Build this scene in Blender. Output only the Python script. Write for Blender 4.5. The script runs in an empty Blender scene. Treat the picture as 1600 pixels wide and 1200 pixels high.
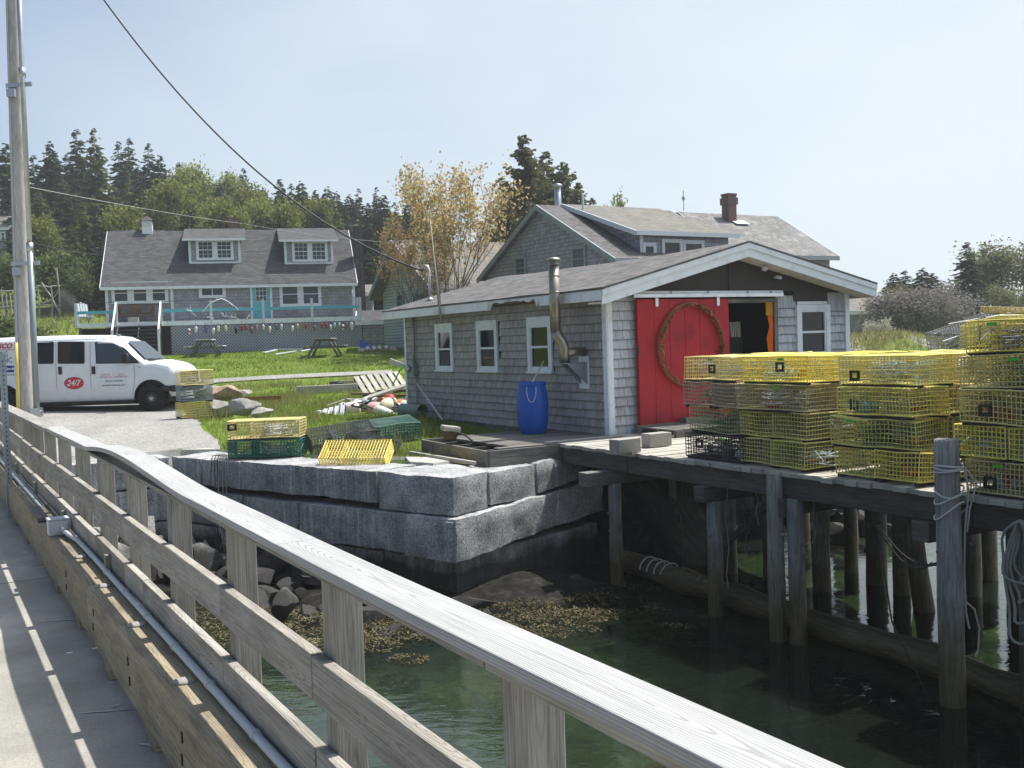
import bpy, bmesh, math, random
import numpy as np
from mathutils import Vector, Matrix, noise as mnoise
random.seed(7)
rng = np.random.default_rng(11)
R = math.radians
SC = bpy.context.scene
COL = SC.collection
EYE = 1.58
FPX = 1600.0
RHO = 0.0327
PITCH = math.atan(66 / 1600)
PHI = math.atan(930 / 1600.)        # heading of the pier / shed axes
NX, NY = math.cos(PHI), math.sin(PHI)

def ray(px, py):
    x = (px - 800) / FPX; y = (600 - py) / FPX
    c, s = math.cos(RHO), math.sin(RHO)
    x, y = x * c + y * s, -x * s + y * c
    c, s = math.cos(PITCH), math.sin(PITCH)
    return (x, c + y * s, y * c - s)

def PD(px, py, D):
    r = ray(px, py); k = D / r[1]
    return Vector((r[0] * k, D, EYE + r[2] * k))

def GZ(px, py, z=0.0):
    r = ray(px, py); k = (z - EYE) / r[2]
    return Vector((r[0] * k, r[1] * k, z))

def W(L, t, z=0.0):
    return Vector((L * NX - t * NY, L * NY + t * NX, z))

def LT(p):
    return Vector((p[0] * NX + p[1] * NY, -p[0] * NY + p[1] * NX, p[2]))

# ------------------------------------------------------------------ mesh builder
class MB:
    def __init__(s):
        s.v = []; s.f = []; s.u = []; s.r = []; s.m = []; s.mi = 0
        s.M = None
    def add(s, vs, fs, uvs, rnd=None, mi=None):
        o = len(s.v)
        if s.M is not None:
            vs = [s.M @ Vector(v) for v in vs]
        s.v.extend([tuple(v) for v in vs])
        rr = random.random() if rnd is None else rnd
        for f, u in zip(fs, uvs):
            s.f.append([i + o for i in f]); s.u.append(u); s.r.append(rr); s.m.append(s.mi if mi is None else mi)
        return s
    def obox(s, c, size, rot=None, rnd=None, mi=None, taper=None):
        """box centred at c; size (sx,sy,sz); rot a 3x3 matrix"""
        hx, hy, hz = size[0] / 2, size[1] / 2, size[2] / 2
        P = []
        for z in (-hz, hz):
            for y in (-hy, hy):
                for x in (-hx, hx):
                    k = 1.0 if taper is None or z < 0 else taper
                    P.append(Vector((x * k, y * k, z)))
        F = [(0, 2, 3, 1), (4, 5, 7, 6), (0, 1, 5, 4), (2, 6, 7, 3), (0, 4, 6, 2), (1, 3, 7, 5)]
        ax = max(range(3), key=lambda i: size[i])
        ou, ov = random.random() * 20, random.randint(0, 20)
        U = []
        nrm = [2, 2, 1, 1, 0, 0]
        for f, na in zip(F, nrm):
            others = [a for a in range(3) if a != na]
            ua = ax if ax in others else max(others, key=lambda i: size[i])
            va = [a for a in others if a != ua][0]
            U.append([(P[i][ua] + ou, P[i][va] + ov + na) for i in f])
        c = Vector(c)
        P = [(rot @ p if rot is not None else p) + c for p in P]
        return s.add(P, F, U, rnd, mi)
    def box(s, x0, x1, y0, y1, z0, z1, rnd=None, mi=None):
        return s.obox(((x0 + x1) / 2, (y0 + y1) / 2, (z0 + z1) / 2), (abs(x1 - x0), abs(y1 - y0), abs(z1 - z0)), None, rnd, mi)
    def bar(s, p, q, w, h, up=(0, 0, 1), rnd=None, mi=None):
        p, q = Vector(p), Vector(q); d = q - p; L = d.length
        x = d.normalized(); u = Vector(up)
        y = u.cross(x)
        if y.length < 1e-5: y = Vector((0, 1, 0)).cross(x)
        y.normalize(); z = x.cross(y)
        M = Matrix((x, y, z)).transposed()
        return s.obox((p + q) / 2, (L, w, h), M, rnd, mi)
    def tube(s, pts, r, n=8, caps=True, rnd=None, mi=None, closed=False):
        pts = [Vector(p) for p in pts]; N = len(pts)
        rs = r if isinstance(r, (list, tuple)) else [r] * N
        vs, fs, us = [], [], []
        ref = None; acc = 0; lens = []
        for i, p in enumerate(pts):
            if closed: t = pts[(i + 1) % N] - pts[i - 1]
            else: t = pts[min(i + 1, N - 1)] - pts[max(i - 1, 0)]
            if t.length < 1e-9: t = Vector((0, 0, 1))
            t.normalize()
            if ref is None:
                ref = Vector((0, 0, 1)) if abs(t.z) < .9 else Vector((1, 0, 0))
            a = ref - t * ref.dot(t)
            if a.length < 1e-6: a = t.orthogonal()
            a.normalize(); ref = a; b = t.cross(a)
            if i: acc += (p - pts[i - 1]).length
            lens.append(acc)
            for k in range(n):
                th = 2 * math.pi * k / n
                vs.append(p + (a * math.cos(th) + b * math.sin(th)) * rs[i])
        ou, ov = random.random() * 20, random.random() * 20
        M = N if closed else N - 1
        for i in range(M):
            j = (i + 1) % N
            for k in range(n):
                k2 = (k + 1) % n
                fs.append((i * n + k, i * n + k2, j * n + k2, j * n + k))
                c = 2 * math.pi * rs[i] / n
                lj = lens[j] if j else acc + .1
                us.append([(lens[i] + ou, k * c + ov), (lens[i] + ou, (k + 1) * c + ov), (lj + ou, (k + 1) * c + ov), (lj + ou, k * c + ov)])
        if caps and not closed:
            for i, rev in ((0, True), (N - 1, False)):
                f = [i * n + k for k in range(n)]
                if rev: f = f[::-1]
                fs.append(tuple(f)); us.append([(rs[i] * math.cos(6.2832 * k / n) + ou, rs[i] * math.sin(6.2832 * k / n) + ov) for k in range(n)])
        return s.add(vs, fs, us, rnd, mi)
    def lathe(s, prof, n=24, c=(0, 0, 0), rnd=None, mi=None, cap=True):
        vs, fs, us = [], [], []
        c = Vector(c)
        for (r, z) in prof:
            for k in range(n):
                th = 2 * math.pi * k / n
                vs.append(c + Vector((r * math.cos(th), r * math.sin(th), z)))
        for i in range(len(prof) - 1):
            for k in range(n):
                k2 = (k + 1) % n
                fs.append((i * n + k, i * n + k2, (i + 1) * n + k2, (i + 1) * n + k))
                us.append([(k / n, prof[i][1]), ((k + 1) / n, prof[i][1]), ((k + 1) / n, prof[i + 1][1]), (k / n, prof[i + 1][1])])
        if cap:
            fs.append(tuple(range(n - 1, -1, -1))); us.append([(0, 0)] * n)
            b = (len(prof) - 1) * n
            fs.append(tuple(b + k for k in range(n))); us.append([(0, 0)] * n)
        return s.add(vs, fs, us, rnd, mi)
    def quad(s, a, b, c, d, rnd=None, mi=None, uv=None):
        a, b, c, d = map(Vector, (a, b, c, d))
        if uv is None:
            l, h = (b - a).length, (d - a).length
            uv = [(0, 0), (l, 0), ((d - a).dot((b - a).normalized()) + (c - d).length if l > 0 else l, h), ((d - a).dot((b - a).normalized()) if l > 0 else 0, h)]
        return s.add([a, b, c, d], [(0, 1, 2, 3)], [uv], rnd, mi)
    def prism(s, poly, off, rnd=None, mi=None):
        """poly: list of 3D points (planar), off: extrusion vector. uv planar in poly plane"""
        poly = [Vector(p) for p in poly]; off = Vector(off); n = len(poly)
        e = (poly[1] - poly[0]).normalized()
        nn = off.normalized(); g = nn.cross(e)
        vs = poly + [p + off for p in poly]
        uv = [(p.dot(e), p.dot(g)) for p in poly]
        fs = [tuple(range(n - 1, -1, -1)), tuple(range(n, 2 * n))]
        us = [[uv[i] for i in range(n - 1, -1, -1)], list(uv)]
        for i in range(n):
            j = (i + 1) % n
            fs.append((i, j, n + j, n + i))
            l = (poly[j] - poly[i]).length; h = off.length
            us.append([(0, 0), (l, 0), (l, h), (0, h)])
        return s.add(vs, fs, us, rnd, mi)
    def mesh(s, name, mats, smooth=False):
        me = bpy.data.meshes.new(name)
        me.from_pydata(s.v, [], s.f)
        uv = me.uv_layers.new(name='UV')
        uv.data.foreach_set('uv', np.array([c for u in s.u for p in u for c in p], dtype=np.float32))
        at = me.attributes.new('rnd', 'FLOAT', 'FACE')
        at.data.foreach_set('value', np.array(s.r, dtype=np.float32))
        if not isinstance(mats, (list, tuple)): mats = [mats]
        for m in mats: me.materials.append(m)
        if len(mats) > 1: me.polygons.foreach_set('material_index', np.array(s.m, dtype=np.int32))
        if smooth: me.polygons.foreach_set('use_smooth', np.ones(len(me.polygons), dtype=bool))
        me.update()
        return me
    def build(s, name, mats, parent=None, smooth=False, bevel=0, loc=None, rotz=None, autos=False):
        o = bpy.data.objects.new(name, s.mesh(name, mats, smooth))
        COL.objects.link(o)
        if parent is not None: o.parent = parent
        if loc is not None: o.location = loc
        if rotz is not None: o.rotation_euler = (0, 0, rotz)
        if bevel:
            b = o.modifiers.new('bevel', 'BEVEL'); b.width = bevel; b.segments = 2; b.limit_method = 'ANGLE'; b.angle_limit = R(50)
        if autos:
            o.data.polygons.foreach_set('use_smooth', np.ones(len(o.data.polygons), dtype=bool))
            try: o.data.set_sharp_from_angle(angle=R(35))
            except Exception: pass
        return o

def tag(o, label, cat, group=None, kind=None):
    if label: o['label'] = label
    if cat: o['category'] = cat
    if group: o['group'] = group
    if kind: o['kind'] = kind
    return o

def thing(name, label, cat, loc=(0, 0, 0), rotz=0.0, group=None, tilt=None):
    o = bpy.data.objects.new(name, None); COL.objects.link(o)
    o.empty_display_size = .2
    o.location = loc
    o.rotation_euler = (tilt[0], tilt[1], rotz) if tilt else (0, 0, rotz)
    return tag(o, label, cat, group)

def struct(o, label, cat='ground'):
    return tag(o, label, cat, None, 'structure')

def dup(root, loc, rot, label=None, group=None, scale=None):
    def cp(o, par):
        c = o.copy(); COL.objects.link(c)
        if par is not None: c.parent = par
        for ch in o.children: cp(ch, c)
        return c
    r = cp(root, None)
    r.location = loc; r.rotation_euler = rot
    if scale is not None: r.scale = scale if hasattr(scale, '__len__') else (scale,) * 3
    if label: r['label'] = label
    if group: r['group'] = group
    return r

def swap(root, name_stem, mat):
    for ch in root.children:
        if ch.name.split('.')[0] == name_stem and ch.material_slots:
            ch.material_slots[0].link = 'OBJECT'; ch.material_slots[0].material = mat

def raw_mesh(name, verts, faces, mat, smooth=False, rnd=None, parent=None):
    """fast numpy mesh: verts (n,3), faces (m,k) all same k"""
    verts = np.asarray(verts, dtype=np.float32); faces = np.asarray(faces, dtype=np.int32)
    me = bpy.data.meshes.new(name)
    m, k = faces.shape
    me.vertices.add(len(verts)); me.vertices.foreach_set('co', verts.ravel())
    me.loops.add(m * k); me.loops.foreach_set('vertex_index', faces.ravel())
    me.polygons.add(m); me.polygons.foreach_set('loop_start', np.arange(0, m * k, k, dtype=np.int32))
    try: me.polygons.foreach_set('loop_total', np.full(m, k, dtype=np.int32))
    except Exception: pass
    if smooth: me.polygons.foreach_set('use_smooth', np.ones(m, dtype=bool))
    me.update(calc_edges=True)
    if rnd is not None:
        at = me.attributes.new('rnd', 'FLOAT', 'FACE'); at.data.foreach_set('value', np.asarray(rnd, dtype=np.float32))
    me.materials.append(mat)
    o = bpy.data.objects.new(name, me); COL.objects.link(o)
    if parent is not None: o.parent = parent
    return o

# ------------------------------------------------------------------ node helper
class NT:
    def __init__(s, name):
        s.mat = bpy.data.materials.new(name); s.mat.use_nodes = True
        s.t = s.mat.node_tree; s.t.nodes.clear()
        s.out = s.t.nodes.new('ShaderNodeOutputMaterial')
    def n(s, typ, **kw):
        nd = s.t.nodes.new(typ)
        for k, v in kw.items(): setattr(nd, k, v)
        return nd
    def link(s, a, b): s.t.links.new(a, b)
    def put(s, sock, v):
        if hasattr(v, 'is_output'): s.link(v, sock)
        elif v is not None:
            if isinstance(v, (tuple, list)) and len(v) == 3 and sock.type == 'RGBA': v = (*v, 1)
            sock.default_value = v
    def uv(s):
        return s.n('ShaderNodeUVMap', uv_map='UV').outputs[0]
    def co(s, which='Object'): return s.n('ShaderNodeTexCoord').outputs[which]
    def pos(s): return s.n('ShaderNodeNewGeometry').outputs['Position']
    def attr(s, nm='rnd'): return s.n('ShaderNodeAttribute', attribute_name=nm).outputs['Fac']
    def oinfo(s): return s.n('ShaderNodeObjectInfo').outputs['Random']
    def map(s, vec, scale=(1, 1, 1), loc=(0, 0, 0), rot=(0, 0, 0)):
        m = s.n('ShaderNodeMapping'); s.link(vec, m.inputs[0])
        s.put(m.inputs['Scale'], scale); s.put(m.inputs['Location'], loc); s.put(m.inputs['Rotation'], rot)
        return m.outputs[0]
    def noise(s, vec, scale=1, detail=4, rough=.6, dist=0, out=0):
        m = s.n('ShaderNodeTexNoise'); s.link(vec, m.inputs['Vector'])
        m.inputs['Scale'].default_value = scale; m.inputs['Detail'].default_value = detail
        m.inputs['Roughness'].default_value = rough; m.inputs['Distortion'].default_value = dist
        return m.outputs[out]
    def voro(s, vec, scale=1, feature='F1', out='Distance', rand=1):
        m = s.n('ShaderNodeTexVoronoi', feature=feature); s.link(vec, m.inputs['Vector'])
        m.inputs['Scale'].default_value = scale; m.inputs['Randomness'].default_value = rand
        return m.outputs[out]
    def math(s, op, a, b=None, c=None, clamp=False):
        m = s.n('ShaderNodeMath', operation=op); m.use_clamp = clamp
        s.put(m.inputs[0], a)
        if b is not None: s.put(m.inputs[1], b)
        if c is not None: s.put(m.inputs[2], c)
        return m.outputs[0]
    def vmath(s, op, a, b):
        m = s.n('ShaderNodeVectorMath', operation=op); s.put(m.inputs[0], a); s.put(m.inputs[1], b); return m.outputs[0]
    def ramp(s, fac, stops, interp='LINEAR'):
        m = s.n('ShaderNodeValToRGB'); s.put(m.inputs[0], fac); cr = m.color_ramp; cr.interpolation = interp
        while len(cr.elements) < len(stops): cr.elements.new(.5)
        for e, (p, c) in zip(cr.elements, stops):
            e.position = p; e.color = (*c, 1) if len(c) == 3 else c
        return m.outputs[0]
    def rampf(s, fac, a, b, va=0., vb=1.):
        m = s.n('ShaderNodeMapRange'); s.put(m.inputs[0], fac)
        for i, v in enumerate((a, b, va, vb)): m.inputs[i + 1].default_value = v
        return m.outputs[0]
    def mix(s, fac, a, b, blend='MIX'):
        m = s.n('ShaderNodeMix', data_type='RGBA', blend_type=blend)
        s.put(m.inputs[0], fac); s.put(m.inputs[6], a); s.put(m.inputs[7], b); return m.outputs[2]
    def hsv(s, col, h=None, sat=None, v=None):
        m = s.n('ShaderNodeHueSaturation'); s.put(m.inputs['Color'], col)
        if h is not None: s.put(m.inputs['Hue'], h)
        if sat is not None: s.put(m.inputs['Saturation'], sat)
        if v is not None: s.put(m.inputs['Value'], v)
        return m.outputs[0]
    def sep(s, vec):
        m = s.n('ShaderNodeSeparateXYZ'); s.link(vec, m.inputs[0]); return m.outputs
    def comb(s, x, y, z=0.):
        m = s.n('ShaderNodeCombineXYZ'); s.put(m.inputs[0], x); s.put(m.inputs[1], y); s.put(m.inputs[2], z); return m.outputs[0]
    def bump(s, h, strength=.5, dist=.01, nrm=None):
        m = s.n('ShaderNodeBump'); s.put(m.inputs['Height'], h)
        m.inputs['Strength'].default_value = strength; m.inputs['Distance'].default_value = dist
        if nrm is not None: s.link(nrm, m.inputs['Normal'])
        return m.outputs[0]
    def pbsdf(s, col, rough=.8, nrm=None, metal=0, spec=.3, **kw):
        b = s.n('ShaderNodeBsdfPrincipled')
        s.put(b.inputs['Base Color'], col); s.put(b.inputs['Roughness'], rough); s.put(b.inputs['Metallic'], metal)
        s.put(b.inputs['Specular IOR Level'], spec)
        if nrm is not None: s.link(nrm, b.inputs['Normal'])
        for k, v in kw.items(): s.put(b.inputs[k], v)
        return b.outputs[0]
    def done(s, shader, disp=None):
        s.link(shader, s.out.inputs[0]); return s.mat

def plain(name, col, rough=.6, metal=0, spec=.4, var=.12, nscale=6, bump=0.0, dirt=None):
    t = NT(name); p = t.co('Object')
    nz = t.noise(p, nscale, 5, .65)
    c = t.hsv(col, v=t.math('ADD', 1 - var, t.math('MULTIPLY', nz, 2 * var)))
    if dirt is not None:
        c = t.mix(t.rampf(t.noise(p, nscale * .5, 6, .7), .5, .7), c, dirt)
    nr = t.bump(nz, bump, .01) if bump else None
    return t.done(t.pbsdf(c, t.rampf(nz, 0, 1, max(0, rough - .12), min(1, rough + .12)), nr, metal, spec))

def wood(name, dark, mid, light, rings=60, ringamp=.5, fine=70, rough=.85, var=.35, bump=.35, stain=None, stain_amt=.5, moss=None):
    """grain along u; flat-sawn cathedral rings about the board's middle (v is a whole number there)"""
    t = NT(name); u0 = t.uv(); rn = t.attr()
    sh = t.comb(t.math('MULTIPLY', rn, 31.7), t.math('MULTIPLY', rn, 17.3), rn)
    u = t.vmath('ADD', u0, sh); us = t.sep(u)[0]
    vl = t.math('SUBTRACT', t.math('FRACT', t.math('ADD', t.sep(u0)[1], .5)), .5)
    vl = t.math('ADD', vl, t.math('MULTIPLY', t.math('SUBTRACT', rn, .5), .07))
    hh = t.math('MULTIPLY', t.math('SUBTRACT', t.noise(t.comb(t.math('MULTIPLY', us, 1.0), rn, 3.3), 1, 1, .4), .5), .22)
    wig = t.noise(t.map(u, (1.3, 9, 1)), 1, 2, .5)
    rad = t.math('SQRT', t.math('ADD', t.math('MULTIPLY', vl, vl), t.math('MULTIPLY', hh, hh)))
    ph = t.math('ADD', t.math('MULTIPLY', rad, rings * 13.), t.math('MULTIPLY', wig, 9.))
    ring = t.math('ADD', .5, t.math('MULTIPLY', t.math('SINE', ph), .5))
    ring = t.math('POWER', ring, 4.5)
    fn = t.noise(t.map(u, (3.2, fine * 2.4, 1)), 1, 6, .65)
    big = t.noise(t.map(u, (1.7, 8, 1)), 1, 6, .7)
    f = t.math('ADD', t.math('MULTIPLY', fn, .75), t.math('MULTIPLY', t.math('SUBTRACT', big, .5), .5))
    f = t.math('SUBTRACT', f, t.math('MULTIPLY', ring, ringamp * .27))
    c = t.ramp(f, [(.18, dark), (.42, mid), (.68, light)])
    c = t.hsv(c, v=t.math('ADD', 1 - var / 2, t.math('MULTIPLY', rn, var)))
    if stain is not None:
        sm = t.rampf(t.noise(t.map(u, (1.1, 4, 1), (5, 3, 0)), 1.6, 6, .7), .5, .68)
        c = t.mix(t.math('MULTIPLY', sm, stain_amt), c, stain)
    h = t.math('SUBTRACT', fn, t.math('MULTIPLY', ring, .5))
    return t.done(t.pbsdf(c, rough, t.bump(h, bump, .004), 0, .25))
# ------------------------------------------------------------------ camera, sun, sky
SUN_AZ, SUN_EL = R(55), R(64)
cam_d = bpy.data.cameras.new('camera'); cam = bpy.data.objects.new('camera', cam_d); COL.objects.link(cam)
cam_d.sensor_width = 36; cam_d.lens = 36 * FPX / 1600; cam_d.clip_end = 3000; cam_d.clip_start = .05
cam.matrix_world = Matrix.Translation((0, 0, EYE)) @ Matrix.Rotation(R(90) - PITCH, 4, 'X') @ Matrix.Rotation(-RHO, 4, 'Z')
SC.camera = cam
sd = bpy.data.lights.new('sun', 'SUN'); sd.energy = 4.2; sd.angle = R(.55); sd.color = (1, .955, .88)
so = bpy.data.objects.new('sun', sd); COL.objects.link(so)
sv = Vector((math.sin(SUN_AZ) * math.cos(SUN_EL), math.cos(SUN_AZ) * math.cos(SUN_EL), math.sin(SUN_EL)))
so.rotation_euler = (-sv).to_track_quat('-Z', 'Y').to_euler()
so.location = sv * 60
wd = bpy.data.worlds.new('World'); SC.world = wd; wd.use_nodes = True
wt = wd.node_tree; wt.nodes.clear()
wo = wt.nodes.new('ShaderNodeOutputWorld'); bg = wt.nodes.new('ShaderNodeBackground')
sky = wt.nodes.new('ShaderNodeTexSky'); sky.sky_type = 'NISHITA'; sky.sun_disc = False
sky.sun_elevation = SUN_EL; sky.sun_rotation = SUN_AZ; sky.air_density = 1.0; sky.dust_density = 1.2; sky.ozone_density = 2.5; sky.altitude = 0
# thin high haze: soft clouds mixed over the clear sky, thicker towards the sun
tc = wt.nodes.new('ShaderNodeTexCoord')
mp = wt.nodes.new('ShaderNodeMapping'); mp.inputs['Scale'].default_value = (1, 1, 2.2)
wt.links.new(tc.outputs['Generated'], mp.inputs[0])
nz = wt.nodes.new('ShaderNodeTexNoise'); nz.inputs['Scale'].default_value = 2.1; nz.inputs['Detail'].default_value = 5; nz.inputs['Roughness'].default_value = .5
wt.links.new(mp.outputs[0], nz.inputs['Vector'])
dot = wt.nodes.new('ShaderNodeVectorMath'); dot.operation = 'DOT_PRODUCT'
dot.inputs[1].default_value = Vector((.86, .5, .06)).normalized()
wt.links.new(tc.outputs['Generated'], dot.inputs[0])
mr = wt.nodes.new('ShaderNodeMapRange'); mr.inputs[1].default_value = -.45; mr.inputs[2].default_value = .85; mr.inputs[3].default_value = -.2; mr.inputs[4].default_value = .95
wt.links.new(dot.outputs['Value'], mr.inputs[0])
ad = wt.nodes.new('ShaderNodeMath'); ad.operation = 'MULTIPLY_ADD'; ad.inputs[1].default_value = .95; ad.use_clamp = True
wt.links.new(nz.outputs[0], ad.inputs[0])
sb = wt.nodes.new('ShaderNodeMath'); sb.operation = 'SUBTRACT'; sb.inputs[1].default_value = .40
wt.links.new(mr.outputs[0], sb.inputs[0]); wt.links.new(sb.outputs[0], ad.inputs[2])
mx = wt.nodes.new('ShaderNodeMix'); mx.data_type = 'RGBA'
hz_ = wt.nodes.new('ShaderNodeSeparateXYZ'); wt.links.new(tc.outputs['Generated'], hz_.inputs[0])
bk_ = wt.nodes.new('ShaderNodeMapRange'); wt.links.new(hz_.outputs[1], bk_.inputs[0])   # unseen sky behind the camera, brightened to lift the shaded walls
for i_, v_ in enumerate((.35, -.6, 1.0, 1.75)): bk_.inputs[i_ + 1].default_value = v_
dt2 = wt.nodes.new('ShaderNodeVectorMath'); dt2.operation = 'DOT_PRODUCT'; dt2.inputs[1].default_value = sv; wt.links.new(tc.outputs['Generated'], dt2.inputs[0])
gl_ = wt.nodes.new('ShaderNodeMapRange'); wt.links.new(dt2.outputs['Value'], gl_.inputs[0])   # sun aureole in the haze, out of view, added as fill light
for i_, v_ in enumerate((.72, 1.0, 0.0, 2.6)): gl_.inputs[i_ + 1].default_value = v_
sm_ = wt.nodes.new('ShaderNodeMath'); sm_.operation = 'ADD'; wt.links.new(bk_.outputs[0], sm_.inputs[0]); wt.links.new(gl_.outputs[0], sm_.inputs[1])
wc_ = wt.nodes.new('ShaderNodeVectorMath'); wc_.operation = 'SCALE'; wc_.inputs[0].default_value = (6.4, 7.1, 7.65); wt.links.new(sm_.outputs[0], wc_.inputs['Scale'])
wt.links.new(wc_.outputs[0], mx.inputs[7])
wt.links.new(ad.outputs[0], mx.inputs[0]); wt.links.new(sky.outputs[0], mx.inputs[6]); wt.links.new(mx.outputs[2], bg.inputs[0])
bg.inputs[1].default_value = .078
wt.links.new(bg.outputs[0], wo.inputs[0])
SC.view_settings.view_transform = 'Standard'; SC.view_settings.look = 'None'
SC.view_settings.exposure = 0.7; SC.view_settings.gamma = 1
SC.render.engine = 'CYCLES'
SC.cycles.use_denoising = True
try: SC.cycles.denoiser = 'OPENIMAGEDENOISE'
except Exception: pass
SC.cycles.max_bounces = 6; SC.cycles.transparent_max_bounces = 10; SC.cycles.diffuse_bounces = 3; SC.cycles.glossy_bounces = 3
SC.cycles.caustics_reflective = False; SC.cycles.caustics_refractive = False
SC.cycles.sample_clamp_indirect = 6; SC.cycles.volume_bounces = 0

# ------------------------------------------------------------------ materials
M = {}
M['railwood'] = wood('weathered_rail_wood', (.165, .15, .128), (.35, .328, .292), (.465, .442, .405), 70, .4, 75, .88, .35, .4, (.10, .095, .085), .45)
M['postwood'] = wood('post_wood', (.17, .15, .125), (.35, .325, .285), (.47, .44, .39), 60, .3, 70, .88, .25, .35, (.13, .12, .11), .3)
M['capwood'] = wood('cap_board', (.27, .268, .265), (.39, .388, .385), (.45, .45, .448), 75, 1.0, 60, .75, .1, .35)
M['capold'] = wood('old_cap_board', (.13, .125, .115), (.33, .315, .29), (.47, .455, .43), 70, .5, 70, .88, .3, .4, (.2, .2, .19), .4)
M['timber'] = wood('curb_timber', (.16, .132, .092), (.33, .28, .20), (.47, .40, .29), 60, .4, 60, .9, .25, .45, (.10, .09, .08), .6)
M['greywood'] = wood('grey_dock_wood', (.07, .065, .058), (.19, .18, .165), (.33, .315, .29), 55, .4, 65, .9, .45, .4, (.06, .058, .052), .5)
M['darkwood'] = wood('dark_beam_wood', (.045, .042, .038), (.125, .118, .108), (.22, .21, .195), 55, .4, 65, .9, .4, .4, (.04, .04, .036), .5)
M['palewood'] = wood('pale_plank', (.26, .24, .2), (.47, .44, .39), (.6, .57, .52), 60, .5, 65, .85, .3, .3)
M['brownwood'] = wood('brown_board', (.09, .06, .038), (.2, .14, .085), (.3, .22, .14), 60, .5, 65, .85, .3, .3)
M['pole'] = wood('utility_pole_wood', (.3, .28, .25), (.52, .495, .455), (.64, .61, .57), 22, .2, 26, .9, .1, .4, (.2, .18, .165), .5)

def pile_mat():
    t = NT('piling_wood'); u = t.uv(); z = t.sep(t.pos())[2]
    fn = t.noise(t.map(u, (2.5, 28, 1)), 1, 6, .65); big = t.noise(t.pos(), 2.2, 5, .65)
    c = t.ramp(t.math('ADD', t.math('MULTIPLY', fn, .7), t.math('MULTIPLY', big, .3)), [(.28, (.06, .058, .056)), (.48, (.2, .195, .19)), (.7, (.38, .375, .37))])
    c = t.hsv(c, v=t.math('ADD', .75, t.math('MULTIPLY', t.attr(), .5)))
    wl = t.math('ADD', z, t.math('MULTIPLY', t.math('SUBTRACT', big, .5), .9))
    c = t.mix(t.rampf(wl, -.85, -1.55), c, t.ramp(fn, [(.3, (.035, .03, .02)), (.6, (.12, .10, .05)), (.75, (.2, .15, .07))]))
    return t.done(t.pbsdf(c, t.rampf(z, -.9, -1.9, .9, .45), t.bump(fn, .6, .012), 0, .3))
M['piling'] = pile_mat()

M['white'] = plain('white_trim_paint', (.72, .75, .78), .55, 0, .35, .07, 9, .06, (.55, .56, .55))
M['whitedirty'] = plain('worn_white_paint', (.66, .68, .69), .7, 0, .25, .12, 7, .1, (.38, .37, .34))
M['soffit'] = plain('soffit_board', (.78, .72, .6), .7, 0, .25, .1, 6, .1, (.45, .41, .34))
M['red'] = plain('red_door_paint', (.38, .015, .022), .55, 0, .25, .16, 3.5, .05, (.19, .012, .02))
M['black'] = plain('black_plastic', (.012, .012, .013), .45, 0, .4)
M['ply'] = plain('dark_plywood', (.048, .042, .039), .75, 0, .25, .3, 2.5, .05)
M['interior'] = plain('dark_interior', (.02, .019, .018), .9, 0, .1)
M['steel'] = plain('galvanised_steel', (.5, .51, .52), .38, .9, .5, .16, 12, .05, (.36, .36, .36))
M['greysteel'] = plain('grey_painted_steel', (.24, .27, .29), .5, .3, .4, .12, 9, .04)
M['stainless'] = plain('stove_pipe_steel', (.33, .30, .255), .42, .9, .5, .22, 5, .05, (.25, .2, .14))
M['rust'] = plain('rusty_iron', (.32, .15, .07), .9, .1, .2, .4, 18, .5, (.07, .04, .025))
M['blue'] = plain('blue_barrel_plastic', (.004, .085, .42), .42, 0, .4, .1, 5, .02)
M['conduit'] = plain('grey_conduit', (.46, .48, .52), .5, 0, .4, .06, 6)
M['yellowpipe'] = plain('yellow_plastic', (.72, .56, .17), .5, 0, .35, .1, 6)
M['orange'] = plain('orange_tarp', (.75, .13, .012), .7, 0, .2, .25, 7, .3)
M['ochre'] = plain('ochre_tarp', (.5, .23, .015), .7, 0, .2, .2, 7, .3)
M['paper'] = plain('pale_paper', (.5, .48, .44), .8)
M['aqua'] = plain('aqua_paint', (.10, .42, .52), .6, 0, .3, .08, 6, .04, (.2, .5, .58))
M['palewhite'] = plain('pale_paint', (.56, .59, .64), .65, 0, .3, .1, 7)
M['rope'] = plain('grey_rope', (.3, .29, .27), .9, 0, .15, .3, 40, .3)
M['ropelight'] = plain('pale_rope', (.52, .52, .5), .9, 0, .15, .2, 40, .3)
M['ropedark'] = plain('dark_rope', (.07, .065, .06), .9, 0, .1, .3, 40, .3)
M['lattice'] = plain('grey_lattice_paint', (.33, .35, .42), .7, 0, .2, .12, 6)
M['block'] = plain('concrete_block', (.33, .31, .285), .95, 0, .15, .25, 26, .4)
M['wire'] = plain('black_cable', (.02, .02, .022), .6)
M['wirelight'] = plain('pale_cable', (.4, .4, .36), .6)
M['lampglass'] = plain('lamp_lens', (.7, .72, .74), .2, 0, .6)

def glass_mat(name, tint=(.012, .014, .016), rough=.04, spec=.28):
    t = NT(name)
    return t.done(t.pbsdf(tint, rough, t.bump(t.noise(t.co(), .8, 2, .5), .02, .05), 0, spec))
M['glass'] = glass_mat('window_glass', (.008, .009, .011))
M['glass2'] = glass_mat('house_window_glass', (.045, .06, .075), .06)
M['vanglass'] = glass_mat('tinted_van_glass', (.006, .009, .012), .05, .3)

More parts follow.
